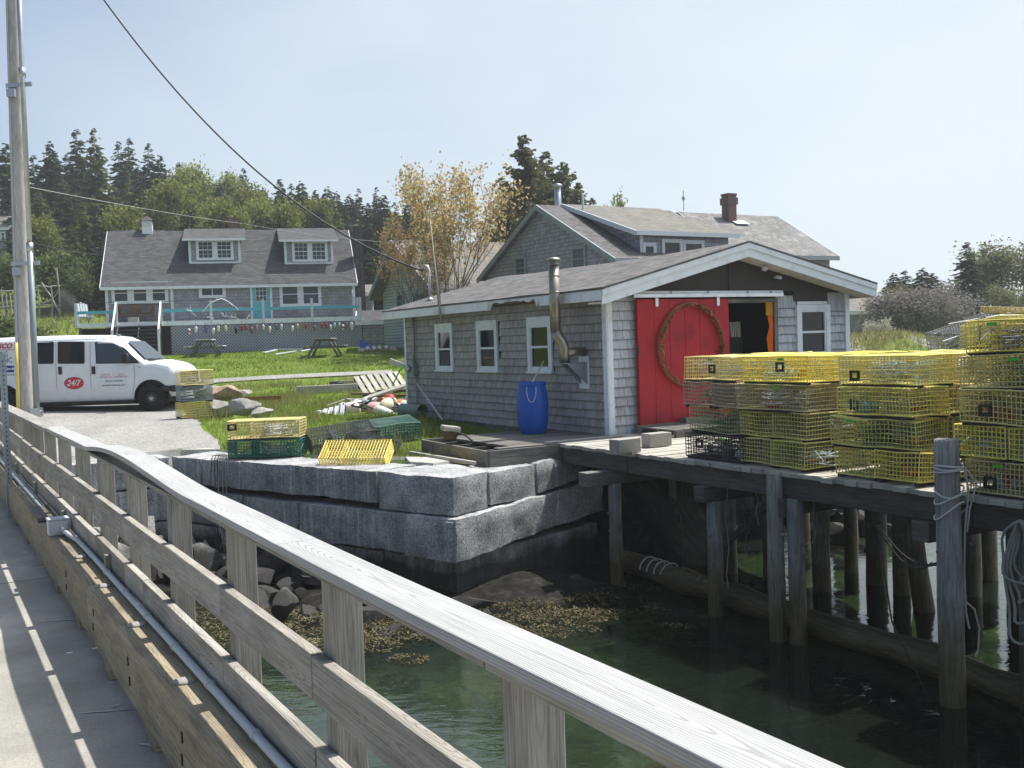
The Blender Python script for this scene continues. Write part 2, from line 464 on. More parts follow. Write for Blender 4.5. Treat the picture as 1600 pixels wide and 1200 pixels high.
def shingle_geo_mat(name, tone):
    t = NT(name); u = t.uv(); rn = t.attr()
    fn = t.noise(t.map(u, (70, 3.0, 1)), 1, 5, .6)
    p = t.pos()
    big = t.noise(p, 1.1, 5, .65)
    c = t.ramp(t.math('ADD', t.math('MULTIPLY', fn, .6), t.math('MULTIPLY', big, .4)), [(.3, tuple(x * .5 for x in tone)), (.5, tone), (.72, tuple(min(1, x * 1.45) for x in tone))])
    c = t.hsv(c, sat=t.math('ADD', .7, t.math('MULTIPLY', rn, .6)), v=t.math('ADD', .86, t.math('MULTIPLY', rn, .26)))
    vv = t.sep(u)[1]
    c = t.mix(t.rampf(vv, .022, .002, 0, .78), c, (.035, .033, .032))   # weathered butts, darkened to paint in the shadow line of each course
    return t.done(t.pbsdf(c, .9, t.bump(fn, .4, .004), 0, .2))
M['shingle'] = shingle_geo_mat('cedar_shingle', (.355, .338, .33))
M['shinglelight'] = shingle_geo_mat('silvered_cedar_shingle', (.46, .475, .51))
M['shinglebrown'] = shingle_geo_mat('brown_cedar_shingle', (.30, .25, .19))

def brick_mat(name, c1, c2, mort_shadow, bw, bh, ms=.006, bump=.5, var=.5, streak=40, rough=.9, warm=None):
    """courses of shingles / bricks laid out in UV metres"""
    t = NT(name); u = t.uv()
    b = t.n('ShaderNodeTexBrick'); b.offset = .5; b.squash = 1
    wob = t.noise(u, 3, 3, .5, 0, 1)
    uu = t.vmath('ADD', u, t.vmath('MULTIPLY', t.vmath('SUBTRACT', wob, (.5, .5, .5)), (.03, .012, 0)))
    t.link(uu, b.inputs['Vector'])
    b.inputs['Color1'].default_value = (*c1, 1); b.inputs['Color2'].default_value = (*c2, 1); b.inputs['Mortar'].default_value = (*mort_shadow, 1)  # on shingles and clapboards the mortar colour paints the course shadow line
    b.inputs['Scale'].default_value = 1; b.inputs['Mortar Size'].default_value = ms; b.inputs['Mortar Smooth'].default_value = .1
    b.inputs['Brick Width'].default_value = bw; b.inputs['Row Height'].default_value = bh; b.inputs['Bias'].default_value = 0
    fn = t.noise(t.map(u, (streak, 4, 1)), 1, 5, .65)
    big = t.noise(u, .55, 5, .65)
    c = t.hsv(b.outputs['Color'], v=t.math('ADD', 1 - var / 2, t.math('MULTIPLY', fn, var)))
    c = t.hsv(c, v=t.math('ADD', .78, t.math('MULTIPLY', big, .44)))
    if warm is not None: c = t.mix(t.rampf(t.noise(u, 1.3, 6, .7), .52, .68), c, warm)
    saw = t.math('FRACT', t.math('DIVIDE', t.sep(uu)[1], bh))
    h = t.math('SUBTRACT', t.math('MULTIPLY', t.math('SUBTRACT', 1, saw), .8), t.math('MULTIPLY', b.outputs['Fac'], .6))
    return t.done(t.pbsdf(c, rough, t.bump(h, bump, .015), 0, .2))
M['roof'] = brick_mat('asphalt_roof_shingle', (.165, .155, .153), (.085, .08, .08), (.05, .05, .05), .24, .135, .006, .7, .5, 30, .92)
M['roofhouse'] = brick_mat('brown_grey_roof', (.098, .097, .102), (.058, .057, .061), (.05, .048, .047), .3, .15, .01, .6, .4, 30, .92)
M['roofpale'] = brick_mat('pale_roof_shingle', (.2, .19, .172), (.14, .133, .123), (.12, .11, .1), .3, .15, .008, .6, .5, 30, .92, (.24, .2, .14))
M['roofsilver'] = brick_mat('silver_wood_roof', (.25, .243, .235), (.155, .152, .148), (.08, .08, .08), .16, .14, .01, .8, .6, 40, .92, (.33, .31, .27))
M['siding'] = brick_mat('house_shingle_siding', (.36, .365, .40), (.26, .265, .295), (.13, .13, .14), .17, .16, .007, .7, .5, 50, .92, (.2, .185, .17))
M['siding2'] = brick_mat('grey_shingle_siding', (.34, .345, .40), (.22, .228, .27), (.08, .08, .088), .17, .155, .008, .8, .6, 50, .92, (.27, .27, .275))
M['clapboard'] = brick_mat('pale_green_clapboard', (.36, .40, .37), (.34, .38, .35), (.14, .16, .15), 5., .15, .014, .6, .15, 3, .8)
M['redbrick'] = brick_mat('chimney_brick', (.19, .07, .05), (.12, .05, .038), (.18, .16, .14), .2, .07, .012, .5, .4, 20, .95)
M['greybrick'] = brick_mat('dark_block_chimney', (.085, .08, .078), (.055, .053, .052), (.035, .034, .033), .4, .2, .02, .6, .4, 20, .95)

def lattice_mat(): return M['palewhite']

def concrete_mat():
    t = NT('bridge_concrete'); p = t.pos()
    f = t.noise(p, 90, 4, .7); b = t.noise(p, 1.3, 6, .65); ag = t.voro(p, 55)
    c = t.ramp(t.math('ADD', t.math('MULTIPLY', f, .4), t.math('MULTIPLY', b, .6)), [(.3, (.19, .178, .158)), (.5, (.31, .297, .265)), (.7, (.46, .435, .385))])
    c = t.mix(t.rampf(ag, .2, .08, 0, .5), c, (.14, .135, .125))
    sp = t.rampf(t.noise(t.map(p, (1, 1.8, 1), (3, 1, 0)), 1.1, 8, .75), .64, .70)
    c = t.mix(t.math('MULTIPLY', sp, .75), c, (.62, .61, .58))
    return t.done(t.pbsdf(c, .9, t.bump(t.math('ADD', f, t.math('MULTIPLY', ag, .6)), .45, .006), 0, .25))
M['concrete'] = concrete_mat()
M['seam'] = plain('dark_joint', (.05, .05, .048), .95)
M['scrape'] = plain('white_scrape', (.44, .43, .41), .9, 0, .2, .3, 40, .3)

def granite_mat(name, lo, hi, drill=True):
    t = NT(name); p = t.pos(); u = t.uv()
    s1 = t.noise(p, 55, 3, .7); s2 = t.voro(p, 60, 'F1', 'Color'); b = t.noise(p, 2.2, 6, .7)
    f = t.math('ADD', t.math('MULTIPLY', s1, .55), t.math('MULTIPLY', t.sep(s2)[0], .25)); f = t.math('ADD', f, t.math('MULTIPLY', b, .3))
    c = t.ramp(f, [(.34, lo), (.55, tuple((a + c_) / 2 for a, c_ in zip(lo, hi))), (.75, hi)])
    z = t.sep(p)[2]
    wet = t.rampf(t.math('ADD', z, t.math('MULTIPLY', b, .35)), -1.12, -1.36)
    dr = t.noise(t.map(u, (13, .3, 1)), 1, 3, .6)
    if drill: c = t.mix(t.rampf(dr, .56, .68, 0, .45), c, (.5, .51, .52))
    c = t.mix(t.rampf(t.noise(t.map(p, (1, 1, .35)), 1.7, 6, .75), .6, .72, 0, .5), c, (.17, .14, .105))
    if drill: c = t.hsv(c, v=t.math('ADD', .45, t.math('MULTIPLY', dr, 1.1)))
    c = t.hsv(c, v=t.rampf(b, .3, .7, .72, 1.25))
    c = t.mix(t.math('MULTIPLY', wet, .9), c, (.014, .0138, .012))
    h = t.math('ADD', t.math('MULTIPLY', s1, .35), t.math('MULTIPLY', b, 1.0))
    if drill: h = t.math('ADD', h, t.math('MULTIPLY', dr, .9))
    return t.done(t.pbsdf(c, .85, t.bump(h, .7, .03), 0, .3))
M['granite'] = granite_mat('granite', (.145, .146, .15), (.5, .498, .492))
M['granite2'] = granite_mat('rough_granite', (.14, .143, .15), (.55, .55, .545), False)
M['rock'] = granite_mat('shore_rock', (.13, .125, .12), (.4, .385, .36), False)
M['boulder'] = granite_mat('pale_boulder', (.22, .21, .2), (.5, .48, .45), False)
M['rockbrown'] = granite_mat('brown_boulder', (.17, .12, .085), (.46, .33, .23), False)

def grass_mat():
    t = NT('lawn'); p = t.pos()
    a = t.noise(p, .32, 5, .6); b = t.noise(p, 6, 5, .7); d = t.noise(p, 1.3, 5, .65)
    c = t.ramp(t.math('ADD', t.math('MULTIPLY', a, .45), t.math('MULTIPLY', b, .55)), [(.32, (.06, .09, .014)), (.48, (.11, .16, .022)), (.62, (.165, .21, .035)), (.75, (.26, .26, .085))])
    c = t.mix(t.rampf(d, .6, .75), c, (.19, .18, .075))
    x = t.sep(p)
    dirt = t.rampf(t.math('ADD', t.math('MULTIPLY', t.noise(p, 1.6, 4, .6), 1.0), 0), .62, .7)
    c = t.mix(t.math('MULTIPLY', dirt, .35), c, (.16, .13, .085))
    # under the tide line the bank is stone and weed
    low = t.rampf(t.math('ADD', x[2], t.math('MULTIPLY', t.math('SUBTRACT', d, .5), .5)), -.12, -.3)
    stone = t.ramp(t.noise(p, 5, 6, .7), [(.35, (.007, .0065, .006)), (.55, (.02, .019, .016)), (.72, (.06, .054, .043))])
    c = t.mix(low, c, stone)
    green = t.ramp(t.math('ADD', t.math('MULTIPLY', t.noise(p, 1.5, 6, .7), .7), t.math('MULTIPLY', t.noise(p, 9, 4, .7), .3)), [(.36, (.03, .036, .018)), (.5, (.085, .10, .045)), (.66, (.19, .2, .09))])
    c = t.mix(t.rampf(x[2], -1.95, -2.15), c, green)
    return t.done(t.pbsdf(c, .95, t.bump(t.math('ADD', b, d), .6, .06), 0, .15))
M['ground'] = grass_mat()

def gravel_mat():
    t = NT('parking_gravel'); p = t.pos()
    f = t.noise(p, 26, 5, .75); v = t.voro(p, 38, 'F1', 'Color'); b = t.noise(t.map(p, (1, .35, 1), (0, 0, 0), (0, 0, .5)), .8, 6, .65)
    c = t.ramp(t.math('ADD', t.math('ADD', t.math('MULTIPLY', f, .35), t.math('MULTIPLY', t.sep(v)[0], .3)), t.math('MULTIPLY', b, .4)), [(.3, (.15, .145, .135)), (.52, (.28, .27, .25)), (.75, (.42, .405, .375))])
    return t.done(t.pbsdf(c, .95, t.bump(t.math('ADD', f, t.sep(v)[0]), .6, .02), 0, .2))
M['gravel'] = gravel_mat()

def water_mat():
    t = NT('harbour_water'); p = t.pos()
    w1 = t.noise(t.map(p, (1, 2.2, 1), (0, 0, 0), (0, 0, .5)), 2.3, 3, .55, .6)
    w2 = t.noise(t.map(p, (1, 1.8, 1), (0, 0, 0), (0, 0, .2)), 9, 2, .5)
    nr = t.bump(t.math('ADD', w1, t.math('MULTIPLY', w2, .12)), .10, .08)
    fr = t.n('ShaderNodeFresnel'); fr.inputs['IOR'].default_value = 1.45; t.link(nr, fr.inputs['Normal'])
    gl = t.n('ShaderNodeBsdfGlossy'); gl.inputs['Roughness'].default_value = .02; gl.inputs['Color'].default_value = (.95, .97, 1, 1); t.link(nr, gl.inputs['Normal'])
    tr = t.n('ShaderNodeBsdfTransparent'); tr.inputs['Color'].default_value = (.44, .54, .45, 1)
    mx = t.n('ShaderNodeMixShader'); df = t.n('ShaderNodeBsdfDiffuse'); df.inputs[0].default_value = (.075, .10, .082, 1); tm = t.n('ShaderNodeMixShader'); tm.inputs[0].default_value = .08; t.link(tr.outputs[0], tm.inputs[1]); t.link(df.outputs[0], tm.inputs[2])   # murky water scatters a little light
    t.link(fr.outputs[0], mx.inputs[0]); t.link(tm.outputs[0], mx.inputs[1]); t.link(gl.outputs[0], mx.inputs[2])
    return t.done(mx.outputs[0])
M['water'] = water_mat()

def leaf_mat(name, lo, mid, hi, trans=.25, var=.5):
    t = NT(name); rn = t.attr(); oi = t.oinfo()
    p = t.co('Object')
    big = t.noise(p, .55, 4, .6)
    c = t.ramp(t.math('ADD', t.math('MULTIPLY', rn, .55), t.math('MULTIPLY', big, .45)), [(.2, lo), (.5, mid), (.82, hi)])
    c = t.hsv(c, h=t.math('ADD', .485, t.math('MULTIPLY', oi, .03)), v=t.math('ADD', .8, t.math('MULTIPLY', oi, .4)))
    d = t.n('ShaderNodeBsdfDiffuse'); t.link(c, d.inputs[0])
    tl = t.n('ShaderNodeBsdfTranslucent'); t.link(c, tl.inputs[0])
    mx = t.n('ShaderNodeMixShader'); mx.inputs[0].default_value = trans
    t.link(d.outputs[0], mx.inputs[1]); t.link(tl.outputs[0], mx.inputs[2])
    return t.done(mx.outputs[0])
M['spruce'] = leaf_mat('spruce_needles', (.028, .042, .026), (.056, .078, .044), (.105, .128, .07), .25)
M['larch'] = leaf_mat('pale_green_needles', (.055, .08, .026), (.112, .148, .05), (.19, .22, .085), .4)
M['cedar'] = leaf_mat('cedar_sprays', (.058, .066, .03), (.115, .122, .055), (.2, .2, .1), .3)
M['spring'] = leaf_mat('spring_leaves', (.11, .14, .035), (.2, .225, .06), (.33, .34, .12), .45)
M['maple'] = leaf_mat('bronze_maple_leaves', (.23, .155, .068), (.40, .28, .125), (.55, .43, .24), .5)
M['twig'] = leaf_mat('bare_twigs', (.14, .125, .11), (.24, .22, .2), (.36, .335, .31), .25)
M['blossom'] = leaf_mat('pale_blossom', (.3, .29, .22), (.48, .46, .38), (.62, .6, .52), .3)
M['olive'] = leaf_mat('olive_budding_leaves', (.11, .115, .055), (.2, .2, .1), (.31, .31, .17), .4)
M['grassblade'] = leaf_mat('grass_blades', (.10, .155, .016), (.185, .26, .03), (.31, .37, .07), .45)
M['drygrass'] = leaf_mat('dry_grass_blades', (.17, .17, .06), (.28, .28, .10), (.45, .42, .2), .4)
M['weed'] = leaf_mat('rockweed', (.026, .024, .012), (.075, .068, .034), (.36, .33, .19), .2)  # palest tone paints glints onto the fronds
M['bark'] = plain('bark', (.095, .08, .066), .95, 0, .15, .4, 10, .5)
M['barkgrey'] = plain('grey_bark', (.14, .125, .11), .95, 0, .15, .4, 10, .5)
# ------------------------------------------------------------------ terrain
EDGE = [(-60, 18.7), (-2, 18.4), (3.73, 18.2), (6.13, 12.25), (8.9, 13.15), (9.4, 13.9), (10.4, 14.5), (12.5, 15.3), (16, 17.5), (22, 20.5), (40, 27), (120, 50)]
def smooth(a, b, x):
    u = np.clip((x - a) / (b - a), 0, 1); return u * u * (3 - 2 * u)
def edge_dist(L, t):
    L = np.asarray(L, float); t = np.asarray(t, float)
    best = np.full(L.shape, 1e9); sgn = np.zeros(L.shape)
    for (a, b), (c, d) in zip(EDGE[:-1], EDGE[1:]):
        ex, ey = c - a, d - b; ll = ex * ex + ey * ey
        k = np.clip(((L - a) * ex + (t - b) * ey) / ll, 0, 1)
        dx, dy = L - (a + k * ex), t - (b + k * ey)
        ds = np.hypot(dx, dy); cr = ex * dy - ey * dx
        m = ds < best - 1e-9
        best = np.where(m, ds, best); sgn = np.where(m, np.where(cr > 0, -1, 1), sgn)
    # inside/outside by interpolation of the edge (it is a function of L)
    tt = np.interp(L, [e[0] for e in EDGE], [e[1] for e in EDGE])
    return np.where(t > tt, -best, best)
def land_z(X, Y):
    w = smooth(8, -6, X)
    w = np.where(np.asarray(X) < -1e9, 0, w)
    s = .0615 * w + .028 * (1 - w)
    z = s * (np.clip(Y, 27, 53.5) - 27) + .03 * np.clip(Y - 53.5, 0, 120) * (1 - w)
    hw = smooth(6, -14, X)
    z = z + (.19 * np.clip(Y - 57.5, 0, 90) + .02 * np.clip(Y - 53.5, 0, 80)) * hw
    z = z + smooth(-22.5, -27, X) * .13 * np.clip(Y - 50, 0, 8)
    # grassy knoll beyond the shed, at the right of the picture
    z = z + 1.1 * np.exp(-(((X - 13.5) / 4.0) ** 2 + ((Y - 37) / 4.) ** 2))
    return z
def height(X, Y):
    X = np.asarray(X, float); Y = np.asarray(Y, float)
    L = X * NX + Y * NY; t = -X * NY + Y * NX
    d = edge_dist(L, t)
    zl = land_z(X, Y) - .02 - .20 * smooth(-5.5, -1.0, d) * smooth(10.5, 9.0, L)
    bank = smooth(8.9, 9.8, L)
    k = smooth(-.75, -.25, d) * (1 - bank) + smooth(-.4, 2.2, d) * bank
    sea = -1.93 - .11 * np.clip(d, 0, 9) - .35 * smooth(6, 12, d)
    sea = sea + .42 * smooth(4.6, 1.5, L) * smooth(4.5, .5, d) + .16 * smooth(2.6, .3, d)
    sea = sea + .10 * np.sin(L * 1.7 + t * .9) * np.sin(t * 1.3 - L * .6)
    return zl * (1 - k) + sea * k
def hz(x, y): return float(height(np.array([x]), np.array([y]))[0])
def GT(px, py, lo=6, hi=160):
    """where the pixel's ray meets the terrain"""
    r = ray(px, py); D = np.linspace(lo, hi, 3000)
    X = r[0] / r[1] * D; Z = EYE + r[2] / r[1] * D
    d = Z - height(X, D)
    i = int(np.argmax(d < 0)) if (d < 0).any() else len(D) - 1
    return Vector((X[i], D[i], float(height(X[i:i + 1], D[i:i + 1])[0])))

def grid_axis(segs):
    out = []
    for a, b, st in segs: out += list(np.arange(a, b, st))
    return np.array(out + [segs[-1][1]])
Ls = grid_axis([(-120, -40, 10), (-40, -12, 2), (-12, -2, .8), (-2, 16, .22), (16, 30, .8), (30, 70, 2.5), (70, 160, 10)])
ts = grid_axis([(-30, -10, 5), (-10, 4, 1), (4, 22, .22), (22, 36, .5), (36, 90, 1.6), (90, 160, 5), (160, 190, 10)])
GL, GTT = np.meshgrid(Ls, ts, indexing='ij')
GX = GL * NX - GTT * NY; GY = GL * NY + GTT * NX
Z = height(GX, GY)
Zn = np.array([mnoise.noise((x * .55, y * .55, 0)) * .05 + mnoise.noise((x * 2.1, y * 2.1, 3)) * .018 for x, y in zip(GX.ravel(), GY.ravel())]).reshape(Z.shape)
flat = 1 - smooth(26, 31, GY)
Z = Z + Zn * (1 - .75 * flat * (Z > -.5))
Z = Z + np.where((GL > 8.3) & (Z < -.3) & (GTT > 10), Zn * 3.0, 0)
ni, nj = GL.shape
idx = np.arange(ni * nj).reshape(ni, nj)
fc = np.stack([idx[:-1, :-1], idx[1:, :-1], idx[1:, 1:], idx[:-1, 1:]], -1).reshape(-1, 4)
gnd = raw_mesh('ground', np.stack([GX, GY, Z], -1).reshape(-1, 3), fc, M['ground'], True)
struct(gnd, 'grassy ground falling to the stony sea bed of the cove')

# gravel parking lot: an irregular sheet over the ground
def fill_sheet(name, outline, mat, lift=.012, step=.5, label=None, jag=.12):
    pts = []
    n = len(outline)
    for i in range(n):
        a, b = Vector(outline[i]), Vector(outline[(i + 1) % n]); k = max(1, int((b - a).length / step))
        for j in range(k):
            p = a.lerp(b, j / k)
            q = mnoise.noise((p.x * 1.3, p.y * 1.3, 5)) * jag
            pts.append((p.x + q, p.y + q * .7))
    bm = bmesh.new()
    vs = [bm.verts.new((x, y, 0)) for x, y in pts]
    es = [bm.edges.new((vs[i], vs[(i + 1) % len(vs)])) for i in range(len(vs))]
    bmesh.ops.triangle_fill(bm, use_beauty=True, edges=es)
    for _ in range(2): bmesh.ops.subdivide_edges(bm, edges=[e for e in bm.edges if e.calc_length() > 1.2], cuts=1, use_grid_fill=False)
    bmesh.ops.triangulate(bm, faces=bm.faces)
    for v in bm.verts: v.co.z = float(height(np.array([v.co.x]), np.array([v.co.y]))[0]) + lift
    for f in bm.faces:
        if f.normal.z < 0: f.normal_flip()
    me = bpy.data.meshes.new(name); bm.to_mesh(me); bm.free(); me.materials.append(mat)
    o = bpy.data.objects.new(name, me); COL.objects.link(o)
    return struct(o, label)
lot = [(-2.2, 18.6), (3.2, 18.7), (4.2, 18.3)]
lot = [W(*p).to_2d() for p in lot] + [GZ(*p).to_2d() for p in ((300, 712), (352, 702), (345, 682), (318, 663), (296, 652), (278, 633), (268, 618))] + [Vector((-8.8, 32.5)), Vector((-14, 33.5)), Vector((-40, 33)), Vector((-40, 12)), Vector((-12, 13.2))]
fill_sheet('parking_lot', [(p.x, p.y) for p in lot], M['gravel'], .03, .45, 'grey gravel parking lot beside the sea wall', .2)
M['rubble'] = plain('pale_stone_dust', (.42, .41, .38), .95, 0, .15, .35, 14, .6, (.22, .21, .16))
top_ = [(-2.5, 18.45), (3.85, 18.4), (6.25, 12.75), (7.2, 13.2), (7.0, 14.2), (6.5, 14.7), (5.9, 15.4), (5.1, 17.4), (4.5, 18.9), (-2.5, 19.3)]
fill_sheet('wall_top_path', [tuple(W(*p).to_2d()) for p in top_], M['rubble'], .05, .4, 'pale stone dust and rubble along the top of the sea wall', .18)
def ribbon(name, pts, w, mat, lift, label):
    mb = MB(); P = [Vector(p) for p in pts]; vs = []
    for i, p in enumerate(P):
        d = (P[min(i + 1, len(P) - 1)] - P[max(i - 1, 0)]).normalized(); s = Vector((-d.y, d.x))
        ww = w * (1 + .25 * mnoise.noise((p.x, p.y, 1)))
        for k in (-1, -.3, .3, 1):
            q = p + s * ww / 2 * k; vs.append((q.x, q.y, hz(q.x, q.y) + lift))
    fs = [(4 * i + j, 4 * i + j + 1, 4 * i + j + 5, 4 * i + j + 4) for i in range(len(P) - 1) for j in range(3)]
    mb.add(vs, fs, [[(0, 0)] * 4] * len(fs))
    o = mb.build(name, mat); return struct(o, label)
pp = [GT(*p) for p in ((255, 604), (330, 597), (400, 592.5), (500, 587.5), (560, 585), (614, 583))]
cv = []
for a, b in zip(pp[:-1], pp[1:]):
    for k in range(8): cv.append(a.lerp(b, k / 8).to_2d())
ribbon('footpath', cv + [pp[-1].to_2d()], 1.5, M['gravel'], .045, 'pale gravel path crossing the lawn')

wm = MB(); wm.quad(W(-60, -29, -1.9), W(150, -29, -1.9), W(150, 70, -1.9), W(-60, 70, -1.9))
struct(wm.build('water', M['water']), 'calm dark green harbour water')

# ------------------------------------------------------------------ bridge deck, curb, railing
DZ = -.12
mb = MB()
for a, b in ((-8, .62), (.62, 4.02), (4.03, 8.6), (8.61, 18.9)):
    mb.box(-7, .99, a, b - .012, DZ - .45, DZ, mi=0)
for k in range(3):
    t = (.62, 4.02, 8.605)[k]; mb.box(-7, .985, t - .014, t + .014, DZ - .4, DZ - .008, mi=1)
mb.mi = 2
for px, py, l_, w_, an in ((95, 970, .30, .018, -.35), (165, 1112, .26, .02, -.4), (42, 818, .12, .04, -.4), (52, 884, .1, .04, -.4), (235, 1165, .12, .03, 2.3), (182, 1103, .05, .03, .2)):
    c = LT(GZ(px, py, DZ)); P_ = []
    for i in range(22):
        a = 6.283 * i / 22; r_ = 1 + .45 * mnoise.noise((math.cos(a) * 1.7, math.sin(a) * 1.7, px)); x, y = l_ / 2 * r_ * math.cos(a), w_ / 2 * r_ * math.sin(a)
        P_.append((c.x + x * math.cos(an) - y * math.sin(an), c.y + x * math.sin(an) + y * math.cos(an), DZ + .004))
    mb.add(P_, [tuple(range(22))], [[(p[0], p[1]) for p in P_]])
bd = mb.build('bridge_deck', [M['concrete'], M['seam'], M['scrape']], None, rotz=PHI)
struct(bd, 'concrete bridge deck with railing shadows across it')

rail = thing('bridge_railing', 'weathered wooden railing with pale wavy cap board along the concrete bridge', 'railing', W(.99, 4, DZ), PHI)
ROFF = Matrix.Translation((-.99, -4, -DZ))
def RMB():
    m = MB(); m.M = ROFF; return m
TP0, TSP = 1.70, 1.07
kp = -3
tpost = [TP0 + TSP * k for k in range(-3, 15)]
for t in tpost:
    m = RMB(); m.box(.994, 1.086, t, t + .092, -.55, .942); m.build('post', M['postwood'], rail, bevel=.004)
def rails(name, z0, z1, L0, L1, cuts, mat, jit):
    for a, b in zip(cuts[:-1], cuts[1:]):
        m = RMB(); j = random.uniform(-jit, jit)
        m.obox(((L0 + L1) / 2 + random.uniform(-.002, .002), (a + b) / 2, (z0 + z1) / 2 + j), (L1 - L0, b - a - .006, z1 - z0), Matrix.Rotation(random.uniform(-.003, .003), 3, 'X'))
        m.build(name, mat, rail, bevel=.004)
rails('middle_rail', .548, .686, .955, .993, [-1.5, .72, 2.86, 3.9, 4.97, 6.04, 7.1, 8.17, 9.3, 10.3, 11.4, 12.4, 14.6, 16.8], M['railwood'], .006)
rails('lower_rail', .27, .41, .955, .993, [-1.5, 1.8, 2.86, 3.9, 4.97, 5.5, 6.04, 7.1, 8.17, 9.3, 10.3, 11.4, 12.4, 14.6, 16.8], M['railwood'], .005)
for t in (6.5, 8.6, 10.8, 12.9):
    m = RMB(); m.box(.925, .955, t, t + .05, .25, .38); m.build('spacer', M['railwood'], rail)
def cap_z(t):
    z = .99
    if 4.3 < t < 7.12: z += .058 * math.sin(math.pi * ((7.12 - t) / 2.82) ** .8) ** 1.4
    return z + .004 * math.sin(t * 1.9)
def cap_strip(t0, t1, mat, name, L0, L1, th, zf, n):
    m = RMB(); vs, fs, us = [], [], []; ou, ov = random.random() * 9, 3 - (L1 - L0) / 2
    for i in range(n + 1):
        t = t0 + (t1 - t0) * i / n; z = zf(t)
        for (l, zz) in ((L0, z), (L1, z), (L1, z - th), (L0, z - th)): vs.append((l, t, zz))
        us.append(t)
    F, U = [], []
    w = L1 - L0; c = [0, w, w + th, w + th + w, 2 * w + 2 * th]
    for i in range(n):
        for k in range(4):
            k2 = (k + 1) % 4
            F.append((i * 4 + k, i * 4 + k2, i * 4 + 4 + k2, i * 4 + 4 + k))
            U.append([(us[i] + ou, c[k] + ov), (us[i] + ou, c[k + 1] + ov), (us[i + 1] + ou, c[k + 1] + ov), (us[i + 1] + ou, c[k] + ov)])
    F.append((3, 2, 1, 0)); U.append([(0, 0)] * 4); e = n * 4
    F.append((e, e + 1, e + 2, e + 3)); U.append([(0, 0)] * 4)
    m.add(vs, F, U); o = m.build(name, mat, rail, bevel=.004)
    o.data.polygons.foreach_set('use_smooth', np.zeros(len(o.data.polygons), dtype=bool))
    return o
for a, b, n in ((-1.5, 3.05, 12), (3.054, 7.12, 40), (7.125, 9.45, 10)):
    cap_strip(a, b, M['capwood'], 'cap_board', .92, 1.055, .027, cap_z, n)['label'] = 'pale new cap board'
cap_strip(9.455, 17, M['capold'], 'cap_board', .925, 1.08, .038, lambda t: .972 - .004 * (t - 9.4), 8)['label'] = 'grey lichen-worn old cap board'
for a, b in zip([-1.5, 1.75, 3.9, 7.1], [1.744, 3.894, 7.094, 9.45]):
    m = RMB(); m.box(.932, 1.045, a, b, .943, .962); m.build('rail_plate', M['postwood'], rail)

curb = thing('bridge_curb', 'tan squared timber curb bolted along the edge of the bridge', 'curb', W(.87, 4, DZ), PHI)
CO = Matrix.Translation((-.87, -4, -DZ))
def CMB():
    m = MB(); m.M = CO; return m
cuts = [-1.5, 2.3, 6.35, 9.1, 11.6, 14, 16.8]
for i, (a, b) in enumerate(zip(cuts[:-1], cuts[1:])):
    m = CMB(); m.box(.79, .953, a, b - .012, -.04, .25 + (.012 if i == 3 else 0)); m.build('timber', M['timber'], curb, bevel=.008)
m = CMB(); m.box(.785, .93, 9.0, 9.75, .262, .292); m.build('cover_board', M['greywood'], curb)
for px, py in ((126, 869), (160, 914), (213, 974), (287, 1062)):
    p = LT(GZ(px, py, .26)); m = CMB()
    m.lathe([(.045, .25), (.044, .258), (.03, .263), (.001, .264)], 14, (p.x, p.y, 0)); m.build('bolt_cap', M['block'], curb, True)
for t in (1.2, 10.4, 12.5):
    m = CMB(); m.lathe([(.045, .25), (.044, .258), (.03, .263), (.001, .264)], 14, (.86, t, 0)); m.build('bolt_cap', M['block'], curb, True)
for t in (.4, 2.2, 3.35, 4.5, 5.65, 6.8, 7.95, 9.1, 10.3, 11.5, 12.7):
    m = CMB(); m.box(.80, .95, t, t + .22, DZ, -.0405); m.build('support_block', M['timber'], curb, bevel=.004)
for t in (2.95, 3.9, 5.0, 6.1, 7.3):
    m = CMB()
    for z in (.06, .15): m.obox((.788, t + random.uniform(-.02, .02), z), (.006, .018, .04))
    m.build('bolt_hole', M['black'], curb)

m = MB(); jo = W(.86, 8.3, .25); m.M = Matrix.Translation((-.86, -8.3, -.25))
cpts = [(.93, t, .283 + .002 * math.sin(t * 3)) for t in np.arange(-1.4, 7.6, .4)] + [(.925, 7.75, .285), (.9, 8.0, .29), (.88, 8.25, .295)]
cond = m.tube(cpts, .017, 10).build('electrical_conduit', M['conduit'], None, True, loc=jo, rotz=PHI)
tag(cond, 'pale grey plastic conduit running along the top of the timber curb', 'conduit')
for t in np.arange(.9, 7.5, .62):
    m = MB(); m.M = Matrix.Translation((-.86, -8.3, -.25)); m.tube([(.93, t, .283), (.93, t + .03, .283)], .0205, 10).build('coupling', M['conduit'], cond, True)
m = MB(); m.box(-.07, .07, -.06, .06, .004, .115); jb = m.build('junction_box', M['conduit'], None, bevel=.006, loc=jo + Vector((0, 0, .0)), rotz=PHI)
tag(jb, 'small grey electrical junction box standing on the timber curb', 'electrical box')
m = MB(); m.box(-.075, .075, -.065, .065, .117, .13); m.build('lid', M['conduit'], jb, bevel=.004)
m = MB(); m.M = Matrix.Translation((-.86, -9, -.25))
for dl in (0, .035): m.tube([(.88 + dl, 8.45, .275), (.88 + dl, 16, .275)], .015, 8)
oc = m.build('electrical_pipe', M['greysteel'], None, True, loc=W(.86, 9, .25), rotz=PHI)
tag(oc, 'dark twin pipe run on the curb beyond the junction box', 'conduit')

